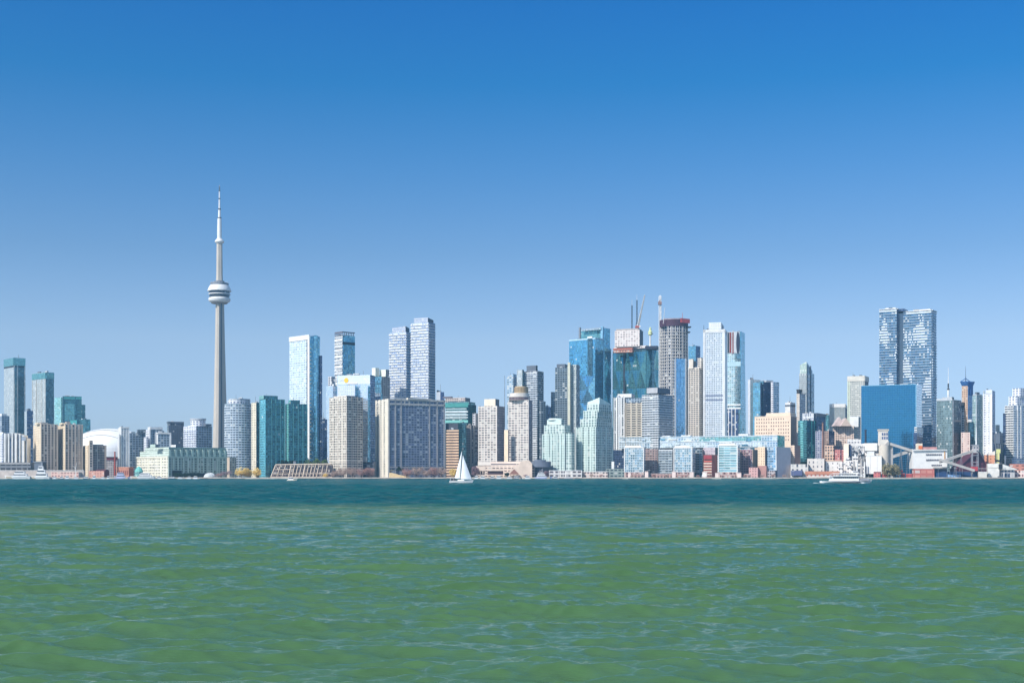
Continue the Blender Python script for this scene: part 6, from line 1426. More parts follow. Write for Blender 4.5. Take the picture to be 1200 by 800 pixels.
# --- left and centre waterfront -------------------------------------------------------------
b = low('pavilion', 'long low dark grey hall behind the yachts at far left', (-6, 36, 40), 541.4, 1950, 12, [fac('dark_hall', S(112, 116, 122), S(44, 50, 60), 8, 9, .8, .62, .3, .1, .5, .15, .03), MECH], 'pavilion')
b.bands([b.z1 - 3], 'L', h=2.4, proud=1.2, mat=plain('hall_fascia', S(150, 150, 150)), name='fascia')
b = low('pavilion', 'dark square roof pavilion between yacht and beige condo', (40, 50, 54), 541, 1944, 24, [MECH, DARK], 'pavilion')
b.bands([b.z1 - .6], 'LR', h=1.4, proud=1.2, mat=GREY, name='roof_edge')
b = low('retaining_wall', 'long pale retaining wall behind the left marina', (-8, 98, 100), 551, 1930, 4, [plain('quay_pale', S(190, 180, 172), .85, noise=.2), RG], 'wall')
b.bands([b.z1 - .2], 'L', h=.6, proud=.4, mat=WHITE, name='coping')
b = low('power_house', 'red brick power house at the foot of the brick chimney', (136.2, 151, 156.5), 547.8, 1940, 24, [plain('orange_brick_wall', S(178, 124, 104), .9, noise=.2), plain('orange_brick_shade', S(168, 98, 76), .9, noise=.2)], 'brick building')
b.windows('L', 6, 1, PZ(558, 1940), PZ(549.5, 1940), .5, .6, mat=plain('arched_window', S(120, 62, 56), .5))
b.bands([b.z1 - .3], 'LR', h=1.2, proud=.5, mat=plain('brick_cornice', S(214, 150, 116)), name='cornice')
b = low('brick_building', 'salmon brick low building with dark roof left of the chimney', (104, 122, 128), 551.4, 1938, 24, [fac('salmon', S(198, 152, 136), S(146, 94, 88), 4, 5, .4, .5, .3, .1, .1, .5, 0), plain('maroon_brick', S(110, 56, 56), .9)], 'brick building')
b.block('roof', (113, 124, 127), 549.8, 551.6, plain('maroon_roof', S(88, 44, 58), .7), dy=3)
b = low('restaurant', 'pink low restaurant terrace under the right beige condo', (60, 92, 96), 553, 1922, 12, [fac('pink_terrace', S(214, 182, 170), S(140, 100, 96), 4.5, 5, .5, .5, .35, .2, .1, .4, 0), RG], 'restaurant')
b.bands([b.z1 - .3], 'L', h=.7, proud=.5, mat=plain('terrace_cap', S(230, 206, 194)), name='roof_edge')
tq = empty('kiosk', 'small turquoise domed kiosk at the left end of the pale green lofts', 'kiosk', (PX(161, 1918), 1918, GZ))
TQ = plain('turquoise', S(108, 182, 172), .5)
P = ellipse(156.8, 166.4, 1916, .8, 10)
round_body(tq, 'base_drum', P, GZ, PZ(552.4, 1918), fac('kiosk_glass', S(140, 190, 182), S(70, 110, 120), 4, 2.4, .6, .7, .3, .1, .4, .2, 0), False)
m = MB(); m.prism(scale_poly(P, 1.1), PZ(552.4, 1918), PZ(549, 1918), 0, 0, poly2=scale_poly(P, .75)); m.prism(scale_poly(P, .75), PZ(549, 1918), PZ(546.4, 1918), 0, 0, poly2=scale_poly(P, .2)); m.build('roof', TQ, tq)
# pale green lofts
Y = 1930
b = B('loft_building', 'long pale green lofts with cream end wall beside the spire tower foot', (158.5, 197, 272), 535, Y, 50, [fac('loft_cream', S(232, 228, 208), S(74, 84, 96), 4.2, 5.2, .5, .52, .3, .1, .4, .2, .03), C_GREENSTONE], 'loft building')
cr = plain('loft_cornice', S(230, 228, 214)); gs = plain('loft_green_trim', S(176, 194, 184))  # green trim also carries the shade of the right face
b.bands([b.z1 - .6], 'L', h=1.6, proud=.9, mat=cr, name='cornice'); b.bands([b.z1 - .6], 'R', h=1.6, proud=.9, mat=gs, name='cornice')
b.piers('L', (.0, .2, .4, .6, .8, .975), 1.5, .6, mat=cr)
b.piers('R', tuple(i / 13 for i in range(13)) + (.985,), 1.3, .9, mat=gs)
b.bands([PZ(546.5, Y)], 'L', h=.8, proud=.5, mat=cr)
b.block('upper_storey', (164, 197.6, 268), 527.5, 535, [fac('loft_upper', S(206, 222, 212), S(96, 124, 128), 3.4, 3.4, .6, .6, .4, .1, .5, .12, .04), fac('loft_upper_shade', S(134, 156, 150), S(72, 98, 104), 3.4, 3.6, .62, .66, .4, .1, .5, .12, .04)], dy=4)  # right-hand copy is darkened to hold that side's shade
b.block('upper_storey', (170, 197.8, 266), 523.6, 527.6, [fac('loft_upper', S(206, 222, 212), S(96, 124, 128)), fac('loft_upper_shade', S(134, 156, 150), S(72, 98, 104))], dy=7)
b.block('roof_pavilion', (176, 182, 186), 520.4, 524, [plain('loft_green_trim', S(176, 194, 184)), MECH], dy=12)
b.block('roof_pavilion', (200, 206, 210.5), 521, 524, [WHITE, MECH], dy=16)
for i in range(11):
    m = MB(); b.R.box(m, .03 + i * .086, .06 + i * .086, PZ(535, Y), PZ(526.4, Y), -2.5, inn=5); m.build('dormer', gs, b.root)
b.block('end_bay', (266, 269, 277), 535.6, 560, [plain('endbay_beige', S(188, 172, 154), .85), fac('endbay', S(170, 164, 150), S(84, 96, 104), 3.6, 4, .5, .6, .3, .1, .4, .2, .03)], dy=10)
b.strip('R', .06, .2, PZ(551, Y), GZ, DARK, 1.2, 'ground_arcade'); b.strip('R', .24, .6, PZ(554, Y), GZ, DARK, 1.4, 'ground_arcade')
tn = empty('dome_tent', 'round grey white dome tent on the quay before the lofts', 'tent', (PX(245.5, 1912), 1912, GZ))
m = MB(); r_ = 7.2 * 1912 / F
m.lathe(PX(245.5, 1912), 1914, [(r_ * math.cos(t), GZ + 7 * math.sin(t)) for t in [k / 8 * math.pi / 2 for k in range(9)]], 24); m.build('canopy', plain('tent_grey', S(186, 190, 190), .6), tn)
for k in range(7):
    a = math.pi + math.pi * k / 6; m = MB()
    for i in range(6):
        t0, t1 = i / 6 * math.pi / 2, (i + 1) / 6 * math.pi / 2
        m.tube((PX(245.5, 1912) + r_ * math.cos(t0) * math.cos(a), 1914 + r_ * math.cos(t0) * math.sin(a), GZ + 7 * math.sin(t0)), (PX(245.5, 1912) + r_ * math.cos(t1) * math.cos(a), 1914 + r_ * math.cos(t1) * math.sin(a), GZ + 7 * math.sin(t1)), .2, .2, 4)
    m.build('rib', WHITE, tn)
# terraced frame building
Y = 1925
tr = empty('terrace_building', 'low terraced building with slanting pale concrete frames and sloped glazing', 'terrace building', (PX(350, Y), Y, GZ))
Yf, dp = Y, 26.0
m = MB()
pts = [(317, 560), (319, 553.5), (324, 545.4), (388, 544.4), (389, 560)]
fr = [(PX(x, Y + 4), Y + 4, PZ(y, Y + 4)) for x, y in pts]; bk = [(x, Y + dp, z) for x, _, z in fr]
m.face(fr[::-1], [(p[0], p[2]) for p in fr[::-1]]); m.face(bk)
for i in range(5): j = (i + 1) % 5; m.face([fr[i], fr[j], bk[j], bk[i]])
m.build('glazed_body', fac('terrace_glass', S(140, 124, 118), S(66, 62, 70), 3.4, 2.6, .7, .7, .4, .12, .4, .2, .05), tr)
FRM = plain('terrace_frame', S(206, 190, 172), .85)
def beam(p, q, w, mat, name):
    m = MB(); a = (PX(p[0], Y), Y, PZ(p[1], Y)); c = (PX(q[0], Y), Y, PZ(q[1], Y))
    m.tube(a, c, w, w, 4); m.build(name, mat, tr)
for x in (323, 329, 335, 341.5, 345.5, 349.5, 353.5, 358, 362, 366, 370, 374, 379, 384):
    lean = 5.2 if x < 340 else 3.2
    beam((x - lean, 559.8), (x, 544.6), .7 if x not in (341.5, 358) else 1.1, FRM, 'frame')
beam((323, 544.4), (388.6, 543.4), .9, FRM, 'ridge_beam')
for y_, xa in ((550, 320), (555, 318)): beam((xa, y_), (345 if y_ == 550 else 388, y_ - .4), .5, FRM, 'cross_beam')
beam((317.4, 559.4), (323.2, 544.8), 1.0, FRM, 'frame')
m = MB(); m.box(PX(343.6, Y + 8), PX(346.4, Y + 8), Y + 8, Y + 14, PZ(545, Y), PZ(540, Y)); m.build('roof_house', GREY, tr)
m = MB(); m.box(PX(316.6, 1916), PX(389, 1916), 1916, 1921, GZ, PZ(558.2, 1916)); m.build('base_wall', plain('base_sand', S(196, 174, 156), .9), tr)
b = low('pavilion', 'small dark podium with flat roof between beige tower and dark hotel', (421, 438, 441), 541, 1980, 16, [fac('dark_podium', S(80, 90, 104), S(40, 48, 62), 5, 6, .8, .6, .3, .1, .5, .15, .03), MECH], 'pavilion')
b.block('roof_box', (421.6, 429, 430), 535.4, 541.2, LGREY, dy=4)
sm = empty('sand_bank', 'pale yellow sand bank below the dark glass hotel', 'sand bank', (PX(466, 1915), 1915, GZ))
m = MB(); pr_ = [(455.5, 560), (456.4, 553.4), (461, 554.4), (468, 556.4), (476, 557.6), (481, 560)]
fr = [(PX(x, 1915), 1915, PZ(y, 1915)) for x, y in pr_]; bk = [(x, 1935, z) for x, _, z in fr]
m.face(fr[::-1]); m.face(bk)
for i in range(6): j = (i + 1) % 6; m.face([fr[i], fr[j], bk[j], bk[i]])
m.build('bank', plain('sand', S(222, 196, 150), .95, noise=.2, scale=.4), sm)
# colonnade below the mint condos
b = low('colonnade', 'white two storey colonnade at the foot of the mint condos', (643.5, 682, 684), 551.5, 1930, 8, [fac('colonnade', S(232, 226, 220), S(74, 66, 74), 5.4, 8.2, .74, .52, .3, .05, .1, .4, 0), RG], 'colonnade')
b.bands([b.z1 - .3, GZ + 5.4], 'L', h=1.0, proud=.6, mat=WHITE, name='cornice')
b.piers('L', tuple(i / 7 for i in range(7)) + (.985,), 1.0, .6, mat=WHITE)
b = low('restaurant', 'cream promenade restaurant row right of the white colonnade', (684, 712, 714), 552.5, 1928, 14, [fac('prom_rest', S(216, 200, 190), S(92, 76, 80), 4.6, 4.6, .62, .5, .35, .15, .1, .4, 0), RG], 'restaurant')
b.bands([b.z1 - .3], 'L', h=.8, proud=.6, mat=WHITE, name='roof_edge')
b = low('pavilion', 'grey green flat pavilion between the mint condo and leftmost glass block', (710, 731, 733), 549, 1952, 14, [fac('pav_green', S(136, 150, 146), S(72, 82, 88), 4.4, 6, .7, .5, .3, .1, .3, .2, .03), MECH], 'pavilion')
b.block('roof_box', (716.6, 719.5, 720.5), 540.6, 549.2, [WHITE, LGREY], dy=4)
# ------------------------------------------------------------------ trees
def leafmat(key, col, col2):
    if key in MATS: return MATS[key]
    m = bpy.data.materials.new(key); m.use_nodes = True
    nt = m.node_tree; p = nt.nodes['Principled BSDF']; p.inputs['Roughness'].default_value = .8
    p.inputs['Specular IOR Level'].default_value = .15
    tc = nt.nodes.new('ShaderNodeTexCoord'); nz = nt.nodes.new('ShaderNodeTexNoise'); nz.inputs['Scale'].default_value = .7; nz.inputs['Detail'].default_value = 4
    nt.links.new(tc.outputs['Object'], nz.inputs['Vector'])
    mr = nt.nodes.new('ShaderNodeMapRange'); mr.inputs[1].default_value = .35; mr.inputs[2].default_value = .65
    nt.links.new(nz.outputs[0], mr.inputs[0])
    mx = nt.nodes.new('ShaderNodeMix'); mx.data_type = 'RGBA'; nt.links.new(mr.outputs[0], mx.inputs[0])
    mx.inputs[6].default_value = (*col, 1); mx.inputs[7].default_value = (*col2, 1)
    nt.links.new(mx.outputs[2], p.inputs['Base Color'])
    tl = nt.nodes.new('ShaderNodeBsdfTranslucent'); nt.links.new(mx.outputs[2], tl.inputs[0])
    ms = nt.nodes.new('ShaderNodeMixShader'); ms.inputs[0].default_value = .35
    nt.links.new(p.outputs[0], ms.inputs[1]); nt.links.new(tl.outputs[0], ms.inputs[2]); nt.links.new(ms.outputs[0], nt.nodes['Material Output'].inputs[0])
    MATS[key] = m; return m
L_YEL = leafmat('foliage_yellow', S(246, 224, 150), S(228, 198, 122)); L_GRN = leafmat('foliage_dark_green', S(52, 72, 46), S(34, 50, 36)); L_MID = leafmat('foliage_green', S(122, 142, 80), S(86, 110, 64))
L_BARE = leafmat('twig_pink', S(206, 182, 168), S(178, 154, 142)); L_RED = leafmat('twig_red', S(206, 168, 158), S(178, 142, 134)); L_OLV = leafmat('twig_olive', S(186, 176, 140), S(150, 142, 110)); L_MAU = leafmat('twig_mauve', S(178, 148, 152), S(150, 124, 132))
BARK = plain('bark', S(92, 74, 64), .9, noise=.3)
def tree(kind, label, xc, w, yt, Y, mat, bare=False, base=None, group=None, conifer=False):
    s = Y / F; x = PX(xc, Y); z0 = GZ if base is None else PZ(base, Y); zt = PZ(yt, Y); H = zt - z0; W = w * s / 2
    rr = random.Random(int(xc * 13) + int(yt * 7))
    root = empty(kind, label, 'tree', (x, Y, z0), group)
    m = MB(); fork = z0 + H * .2
    m.tube((x, Y, z0), (x, Y, fork), .035 * H, .026 * H, 7)
    tips = []
    for k in range(9 if bare else 6):
        a = 2.4 * k + rr.uniform(-.3, .3); r_ = W * rr.uniform(.35, .85); zz = z0 + H * rr.uniform(.3, .82)
        if conifer: r_ *= .4
        e = (x + r_ * math.cos(a), Y + r_ * math.sin(a), zz); mid = (x + r_ * .45 * math.cos(a + .3), Y + r_ * .45 * math.sin(a + .3), fork + (zz - fork) * .55)
        m.tube((x, Y, fork - .3), mid, .018 * H, .012 * H, 5); m.tube(mid, e, .012 * H, .004 * H, 4); tips.append(e)
        if bare:
            for q in range(7):
                p0 = np.array(mid) + (np.array(e) - np.array(mid)) * rr.uniform(0, 1)
                d = np.array((rr.uniform(-1, 1), rr.uniform(-1, 1), rr.uniform(.1, 1.1))); m.tube(p0, p0 + d * W * .4, .006 * H, .002 * H, 3)
    m.build('trunk', BARK, root)
    m = MB()
    clumps = [(x, Y, z0 + H * .54, 1.0)] + [(t[0], t[1], t[2], rr.uniform(.5, .8)) for t in tips]
    N = 1100 if not bare else 1500
    for i in range(N):
        c = clumps[rr.randrange(len(clumps))] if i > N * .25 else clumps[0]
        u, v, q = rr.gauss(0, 1), rr.gauss(0, 1), rr.gauss(0, 1); n_ = math.sqrt(u * u + v * v + q * q) + 1e-6
        rad = rr.random() ** .45
        k = c[3] * (.95 if c is clumps[0] else .62)
        px_, py_, pz_ = c[0] + u / n_ * rad * W * k, c[1] + v / n_ * rad * W * k, c[2] + q / n_ * rad * H * (.46 if c is clumps[0] else .3) * (c[3])
        if conifer:
            h_ = rr.random(); px_ = x + rr.uniform(-1, 1) * W * (1 - h_ * .85); py_ = Y + rr.uniform(-1, 1) * W * (1 - h_ * .85); pz_ = z0 + H * (.12 + .88 * h_)
        pz_ = min(max(pz_, z0 + H * .06), zt)
        sz = rr.uniform(.4, .95) * (H / 14) * (.36 if bare else 1.0)
        ax = np.array((rr.gauss(0, 1), rr.gauss(0, 1), rr.gauss(0, .8))); ax /= np.linalg.norm(ax)
        bx = np.cross(ax, (rr.gauss(0, 1), rr.gauss(0, 1), rr.gauss(0, 1))); bx /= np.linalg.norm(bx) + 1e-6
        p = np.array((px_, py_, pz_)); L_ = sz * (2.6 if bare else 1.0)
        m.face([p - ax * L_, p - bx * sz * .8, p + ax * L_, p + bx * sz * .8])
    m.build('crown', mat, root)
    return root
TT = [
 ('broadleaf_tree', 'largest bright yellow tree by the water, left of the teal condo', 283, 17, 546.6, 1912, L_YEL, 0),
 ('broadleaf_tree', 'smaller golden tree tucked right behind the largest yellow tree', 290.5, 11, 549.6, 1918, L_YEL, 0),
 ('broadleaf_tree', 'yellow tree touching the bright blue corner of the teal condo', 300.5, 12, 547.8, 1912, L_YEL, 0),
 ('bare_tree', 'mauve bare tree left of the yellow trees', 264, 17, 551, 1914, L_MAU, 1),
 ('bare_tree', 'low pinkish bare tree between dome tent and mauve tree', 256, 9, 554, 1911, L_RED, 1),
 ('broadleaf_tree', 'dark green tree at the left foot of the long green loft front', 209, 12, 552.6, 1911, L_GRN, 0),
 ('broadleaf_tree', 'dark green tree in the middle of the loft front trees', 219, 12, 553.4, 1910, L_GRN, 0),
 ('broadleaf_tree', 'rightmost dark green tree before the loft front', 229.5, 11, 552.8, 1912, L_GRN, 0),
 ('broadleaf_tree', 'green tree top above the left end of the terraced building', 333.5, 9, 538.6, 1962, L_GRN, 0),
 ('broadleaf_tree', 'dark tree behind the ridge of the terraced building, by its roof house', 341, 8, 539.4, 1960, L_GRN, 0),
 ('broadleaf_tree', 'lighter green tree above the middle of the terraced building', 361, 11, 538.4, 1958, L_MID, 0),
 ('broadleaf_tree', 'green tree above the terraced building, second from the beige tower', 370.5, 11, 537.2, 1955, L_MID, 0),
 ('broadleaf_tree', 'green tree above the terraced building, touching the beige tower', 380.5, 11, 538, 1957, L_MID, 0),
 ('shrub', 'small bright yellow shrub before the right end of the terraced building', 381.6, 6.5, 554.4, 1911, L_YEL, 0),
 ('bare_tree', 'bare brown tree at the left foot of the beige gridded tower', 392.5, 10, 550.5, 1911, L_BARE, 1),
 ('bare_tree', 'widest bare tree in front of the beige gridded tower', 402, 17, 546.4, 1914, L_BARE, 1),
 ('bare_tree', 'bare tree before the shaded right half of the beige tower', 413, 12, 547.2, 1912, L_BARE, 1),
 ('bare_tree', 'bare pinkish tree right of the beige gridded tower', 423.5, 13, 548, 1911, L_RED, 1),
 ('bare_tree', 'reddest bare tree, close to the cream hotel end wall', 432.5, 13, 546.8, 1913, L_RED, 1),
 ('conifer_tree', 'dark evergreen at the foot of the dark hotel, behind the sand bank', 467.4, 8.5, 546.4, 1938, L_GRN, 0),
 ('conifer_tree', 'second smaller evergreen close right of the first one by the sand bank', 472, 6, 548.6, 1940, L_GRN, 0),
 ('shrub', 'olive shrub on top of the yellow sand bank', 459.4, 7, 550, 1937, L_OLV, 0),
 ('bare_tree', 'reddish bare tree right of the evergreens under the dark hotel', 476.5, 12, 547.6, 1912, L_RED, 1),
 ('bare_tree', 'broad pale bare tree under the middle of the dark hotel', 488, 16, 546.4, 1914, L_BARE, 1),
 ('bare_tree', 'bare brown tree right of the broad pale one under the dark hotel', 499, 13, 548, 1911, L_BARE, 1),
 ('bare_tree', 'bare pink tree under the right third of the dark hotel', 508, 14, 547, 1913, L_RED, 1),
 ('bare_tree', 'bare tree at the right corner of the dark hotel', 517.5, 12, 547.4, 1912, L_BARE, 1),
 ('broadleaf_tree', 'yellow green tree just left of the white sailboat', 531, 11, 548.2, 1914, L_YEL, 0),
 ('bare_tree', 'mauve bare tree just right of the sailboat sails', 557, 10, 545.6, 1930, L_MAU, 1),
 ('broadleaf_tree', 'round olive grey tree at the foot of the concrete silo', 1040, 14, 541.6, 1916, L_OLV, 0),
 ('broadleaf_tree', 'second olive grey tree right of the silo, over the red frame', 1049.4, 12, 543, 1917, L_OLV, 0),
 ('broadleaf_tree', 'dark green tree at the foot of the squat teal tower', 946.5, 9, 537.4, 1975, L_GRN, 0),
 ('broadleaf_tree', 'small dark tree left of the one at the squat teal tower', 939.6, 7, 540.4, 1976, L_GRN, 0),
 ('shrub', 'dark palm like shrub before the angled podium wall', 594, 6, 553.4, 1910, L_GRN, 0),
 ('bare_tree', 'bare dark red tree at the right end of the angled podium wall', 616, 7, 555, 1909, L_MAU, 1),
 ('bare_tree', 'bare tree in the dark gap left of the pale blue boat', 640, 7, 551, 1912, L_MAU, 1),
]
for k, l, xc, w, yt, Y, mt, br in TT:
    tree(k, l, xc, w, yt, Y, mt, bool(br), conifer=(k == 'conifer_tree'), group={'bare_tree': 'bare trees along the shore'}.get(k), base=(552 if Y in (1937, 1938, 1940) else None))
# a row of young street trees along the promenade
for i, (xc, near) in enumerate(((693, 'before the left half of the cream restaurant row'), (704, 'before the right half of the cream restaurant row'), (740.6, 'at the left end of the promenade under the bridge'), (766, 'before the recessed brown brick block'), (781, 'before the striped block'), (818, 'between the middle glass block and the red brick building'), (832, 'right before the red brick building'), (873, 'before the mauve brick block'), (893, 'before the cream and pink brick building'), (906, 'before the glass ended block'), (919, 'before the blank grey end wall'))):
    tree('young_tree', 'small bare street tree ' + near, xc, 5.5, 554.4 + (i % 3) * .7, 1908, L_RED if i % 2 else L_BARE, True, group='young street trees on the promenade')

# ------------------------------------------------------------------ boats
HW = plain('hull_white', S(228, 228, 228), .35, noise=.04); HN = plain('hull_navy', S(46, 58, 84), .3); HGL = plain('boat_glass', S(40, 52, 70), .12, .2, spec=.7); HLIL = plain('hull_lilac', S(186, 190, 218), .4); WK = None
def wake_mat():
    return plain('wake_foam', S(226, 234, 234), .9, noise=.25, scale=1.5)
def hull(name, root, x0, x1, y, beam, z0, z1, mat, bow=1, sheer=.25, mb=None):
    """boat hull along x; bow=1 points right"""
    L = x1 - x0; n = 12; m = MB(); secs = []
    for i in range(n + 1):
        t = i / n; u = t if bow > 0 else 1 - t
        wd = beam / 2 * (1 - max(0, (u - .55) / .45) ** 2.2) * (.86 + .14 * min(1, u * 4))
        zz = z1 + sheer * (z1 - z0) * max(0, (u - .4) / .6) ** 2
        rake = (.06 * L * (1 if bow > 0 else -1)) if u > .97 else 0
        xx = x0 + L * t
        secs.append([(xx, y - wd * .72, z0), (xx + rake, y - wd, zz), (xx + rake, y + wd, zz), (xx, y + wd * .72, z0)])
    for a, c in zip(secs[:-1], secs[1:]):
        m.face([a[0], c[0], c[1], a[1]], None, 0, True); m.face([a[1], c[1], c[2], a[2]]); m.face([a[2], c[2], c[3], a[3]], None, 0, True)
    m.face(secs[0][::-1] if bow > 0 else secs[0][::-1]); m.face(secs[-1])
    return m.build(name, mat, root)
def cabin(name, root, x0, x1, y, w, z0, z1, mat, slope=.18, fwd=1):
    L = (x1 - x0); a, c = (slope, .06) if fwd < 0 else (.06, slope)
    m = MB(); lo = [(x0, y - w / 2), (x1, y - w / 2), (x1, y + w / 2), (x0, y + w / 2)]
    hi = [(x0 + L * a, y - w * .44), (x1 - L * c, y - w * .44), (x1 - L * c, y + w * .44), (x0 + L * a, y + w * .44)]
    m.prism(lo, z0, z1, 0, 0, poly2=hi); return m.build(name, mat, root)
def motorboat(kind, label, px0, px1, yb, yt, bow=1, mat=None, decks=1, mast=True, Y=None, wake=False, group=None, cab=None):
    Y = Y or H0 * F / (yb - HY); s = Y / F; x0, x1 = PX(px0, Y), PX(px1, Y); L = x1 - x0; H = (yb - yt) * s
    r = empty(kind, label, 'boat', ((x0 + x1) / 2, Y, 0), group)
    fb = max(.7, min(H * .36, L * .12)); beam = max(2.2, L * .27)
    hull('hull', r, x0, x1, Y, beam, -.3, fb, mat or HW, bow)
    m = MB(); m.box(x0 + L * .03, x1 - L * .1, Y - beam * .38, Y + beam * .38, fb * .2, fb * 1.01); m.build('deck', plain('deck_tan', S(190, 176, 156)), r)
    z = fb; a, c = (.12, .72) if bow > 0 else (.28, .88); rem = H - fb - (H * .25 if mast else 0); dh = rem / decks
    for d in range(decks):
        k = d * .1
        o = cabin('cabin', r, x0 + L * (a + k * .6), x0 + L * (c - k), Y, beam * (.74 - .1 * d), z - .05, z + dh, cab or HW, fwd=bow)
        m = MB(); xx0, xx1 = x0 + L * (a + k * .6 + .045), x0 + L * (c - k - .045); w_ = beam * (.74 - .1 * d)
        m.box(xx0, xx1, Y - w_ / 2 - .03, Y - w_ / 2 + .2, z + dh * .38, z + dh * .76); m.build('window_band', HGL, o)
        z += dh
    if mast:
        m = MB(); xm = x0 + L * (.42 if bow > 0 else .58); m.tube((xm, Y, z - .1), (xm, Y, H), .12 * s + .05, .05, 6); m.tube((xm - L * .04, Y, z + (H - z) * .6), (xm + L * .04, Y, z + (H - z) * .6), .06, .06, 4); m.build('mast', HW, r)
    if wake: foam(r, x0, x1, Y, L, bow)
    return r
def foam(r, x0, x1, Y, L, bow):
    m = MB(); rr = random.Random(int(x0 * 10) + 5)
    for i in range(70):
        t = rr.random(); xx = (x0 - L * .3 * t if bow > 0 else x1 + L * .3 * t) if rr.random() < .55 else x0 + L * rr.random()
        yy = Y + rr.uniform(-1, 1) * L * (.11 + .05 * t) - L * .05; w_ = rr.uniform(.25, .9) * L * .05; h = rr.uniform(.05, .28) * (1 - .6 * t) * L * .03 + .12
        P = [(xx + w_ * 1.8 * math.cos(a) * rr.uniform(.7, 1.2), yy + w_ * math.sin(a)) for a in [2 * math.pi * k / 7 for k in range(7)]]
        m.prism(P, -.1, h, 0, 0, poly2=[(xx + (p[0] - xx) * .4, yy + (p[1] - yy) * .4) for p in P], smooth=True)
    m.build('wake', wake_mat(), r)
motorboat('motor_yacht', 'white motor yacht moored second from left, with a tall superstructure', 35.5, 58.5, 561.6, 541.5, -1, None, 3, True, 1886, group='white yachts at the left marina')
motorboat('motor_yacht', 'leftmost white motor yacht at the marina, with a dark waterline', 7, 36, 561.8, 552.6, -1, None, 2, False, 1884, group='white yachts at the left marina')
for i, (a, c, t, bow, mt, l) in enumerate(((61, 68, 557.6, 1, HW, 'small white boat right of the two left yachts'), (69, 74.5, 558.2, -1, HN, 'small dark hulled boat below the pink terrace'), (76, 83, 557.4, 1, HW, 'small white cruiser below the cream end wall of the right beige condo'),
    (85, 92, 558, -1, HW, 'small white boat under the right beige condo, left of the dark launch'), (97.5, 105.5, 558.4, 1, HN, 'dark launch below the lowest beige condo'), (108, 114, 557.2, 1, HW, 'white cabin boat below the salmon brick building'), (117, 123, 557.8, -1, HW, 'white boat left of the lilac patrol boat, second from it'), (125, 130, 558, 1, HW, 'white dinghy sized boat right beside the lilac patrol boat'))):
    motorboat('small_boat', l, a, c, 561.4, t, bow, mt, 1, i % 3 == 0, 1888, group='small boats along the left quay')
motorboat('patrol_boat', 'lilac white patrol boat with dark windows below the red brick chimney', 134.4, 152, 562.3, 554.6, 1, HLIL, 2, False, 1876, cab=HLIL)
motorboat('tour_boat', 'long white tour boat moored before the cream end of the lofts', 154, 181.5, 562, 554.8, -1, None, 2, False, 1882)
for i, (a, c, t, l) in enumerate(((183, 192, 558.6, 'low white boat moored right of the long tour boat'), (194, 206, 558.8, 'long low launch under the dark loft trees'), (208, 216, 559.2, 'white launch under the middle dark loft tree'), (217.5, 224, 558.6, 'white launch under the rightmost dark loft tree'), (226, 234, 558.2, 'white boat left of the dome tent'))):
    motorboat('launch', l, a, c, 561.5, t, -1 if i % 2 else 1, HN if i == 1 else None, 1, False, 1889, group='launches moored before the lofts')
motorboat('speedboat', 'small cream motorboat under way before the terraced building', 336.5, 347.2, 563, 557.6, 1, plain('hull_cream', S(226, 216, 200), .4), 1, True, wake=True)
for i, (a, c, t, l) in enumerate(((554, 561, 557.6, 'white boat moored just right of the sailboat'), (562, 571, 556.8, 'white cruiser moored before the podium columns'), (572.5, 580, 558, 'dark blue boat moored before the cream podium'), (581, 590, 557.4, 'white boat moored before the middle of the cream podium'), (591.5, 600, 557.8, 'white boat moored left of the rusty pyramid roof'), (601.5, 611, 558.2, 'dark boat moored below the rusty pyramid roof'), (612.5, 622, 557.6, 'white boat moored below the angled podium wall'))):
    motorboat('small_boat', l, a, c, 561.5, t, 1 if i % 2 else -1, HN if i in (2, 5) else None, 1, i % 3 == 1, 1888, group='boats moored before the hotel podium')
motorboat('tour_boat', 'white and lilac cruise boat right of the hotel podium', 626.5, 646.4, 561.8, 554.4, 1, HLIL, 2, False, 1882)
motorboat('small_boat', 'dark boat moored before the white colonnade', 647.5, 656, 561.4, 558.2, 1, HN, 1, False, 1889)
motorboat('small_boat', 'low grey barge like boat below the mint condos', 660, 675, 561.3, 559, 1, plain('hull_grey', S(120, 116, 118), .5), 1, False, 1890)

# --- the white sailboat
Y = 640.0; s = Y / F
sb = empty('sailboat', 'white sailing yacht with two white sails crossing the open water', 'sailboat', (PX(540, Y), Y, 0))
x0, x1 = PX(526.8, Y), PX(553.4, Y)
hull('hull', sb, x0, x1, Y, 3.3, -.2, 1.15, HW, 1, .35)
m = MB(); m.box(x0 + .8, x1 - 2.4, Y - 1.1, Y + 1.1, .4, 1.22); m.build('deck', plain('deck_pale', S(206, 200, 190)), sb)
cabin('cabin', sb, PX(536, Y), PX(545, Y), Y, 1.9, 1.15, 1.7, HW, .2, 1)
mx_ = PX(539.6, Y); zt = PZ(527, Y)
m = MB(); m.tube((mx_, Y, 1.0), (PX(541.7, Y), Y, zt), .12, .07, 8); m.build('mast', plain('mast_dark', S(60, 62, 70), .4), sb)
m = MB(); m.tube((PX(539.4, Y), Y, PZ(561, Y)), (PX(532.8, Y), Y + .6, PZ(560.6, Y)), .09, .07, 6); m.build('boom', plain('mast_dark', S(60, 62, 70), .4), sb)
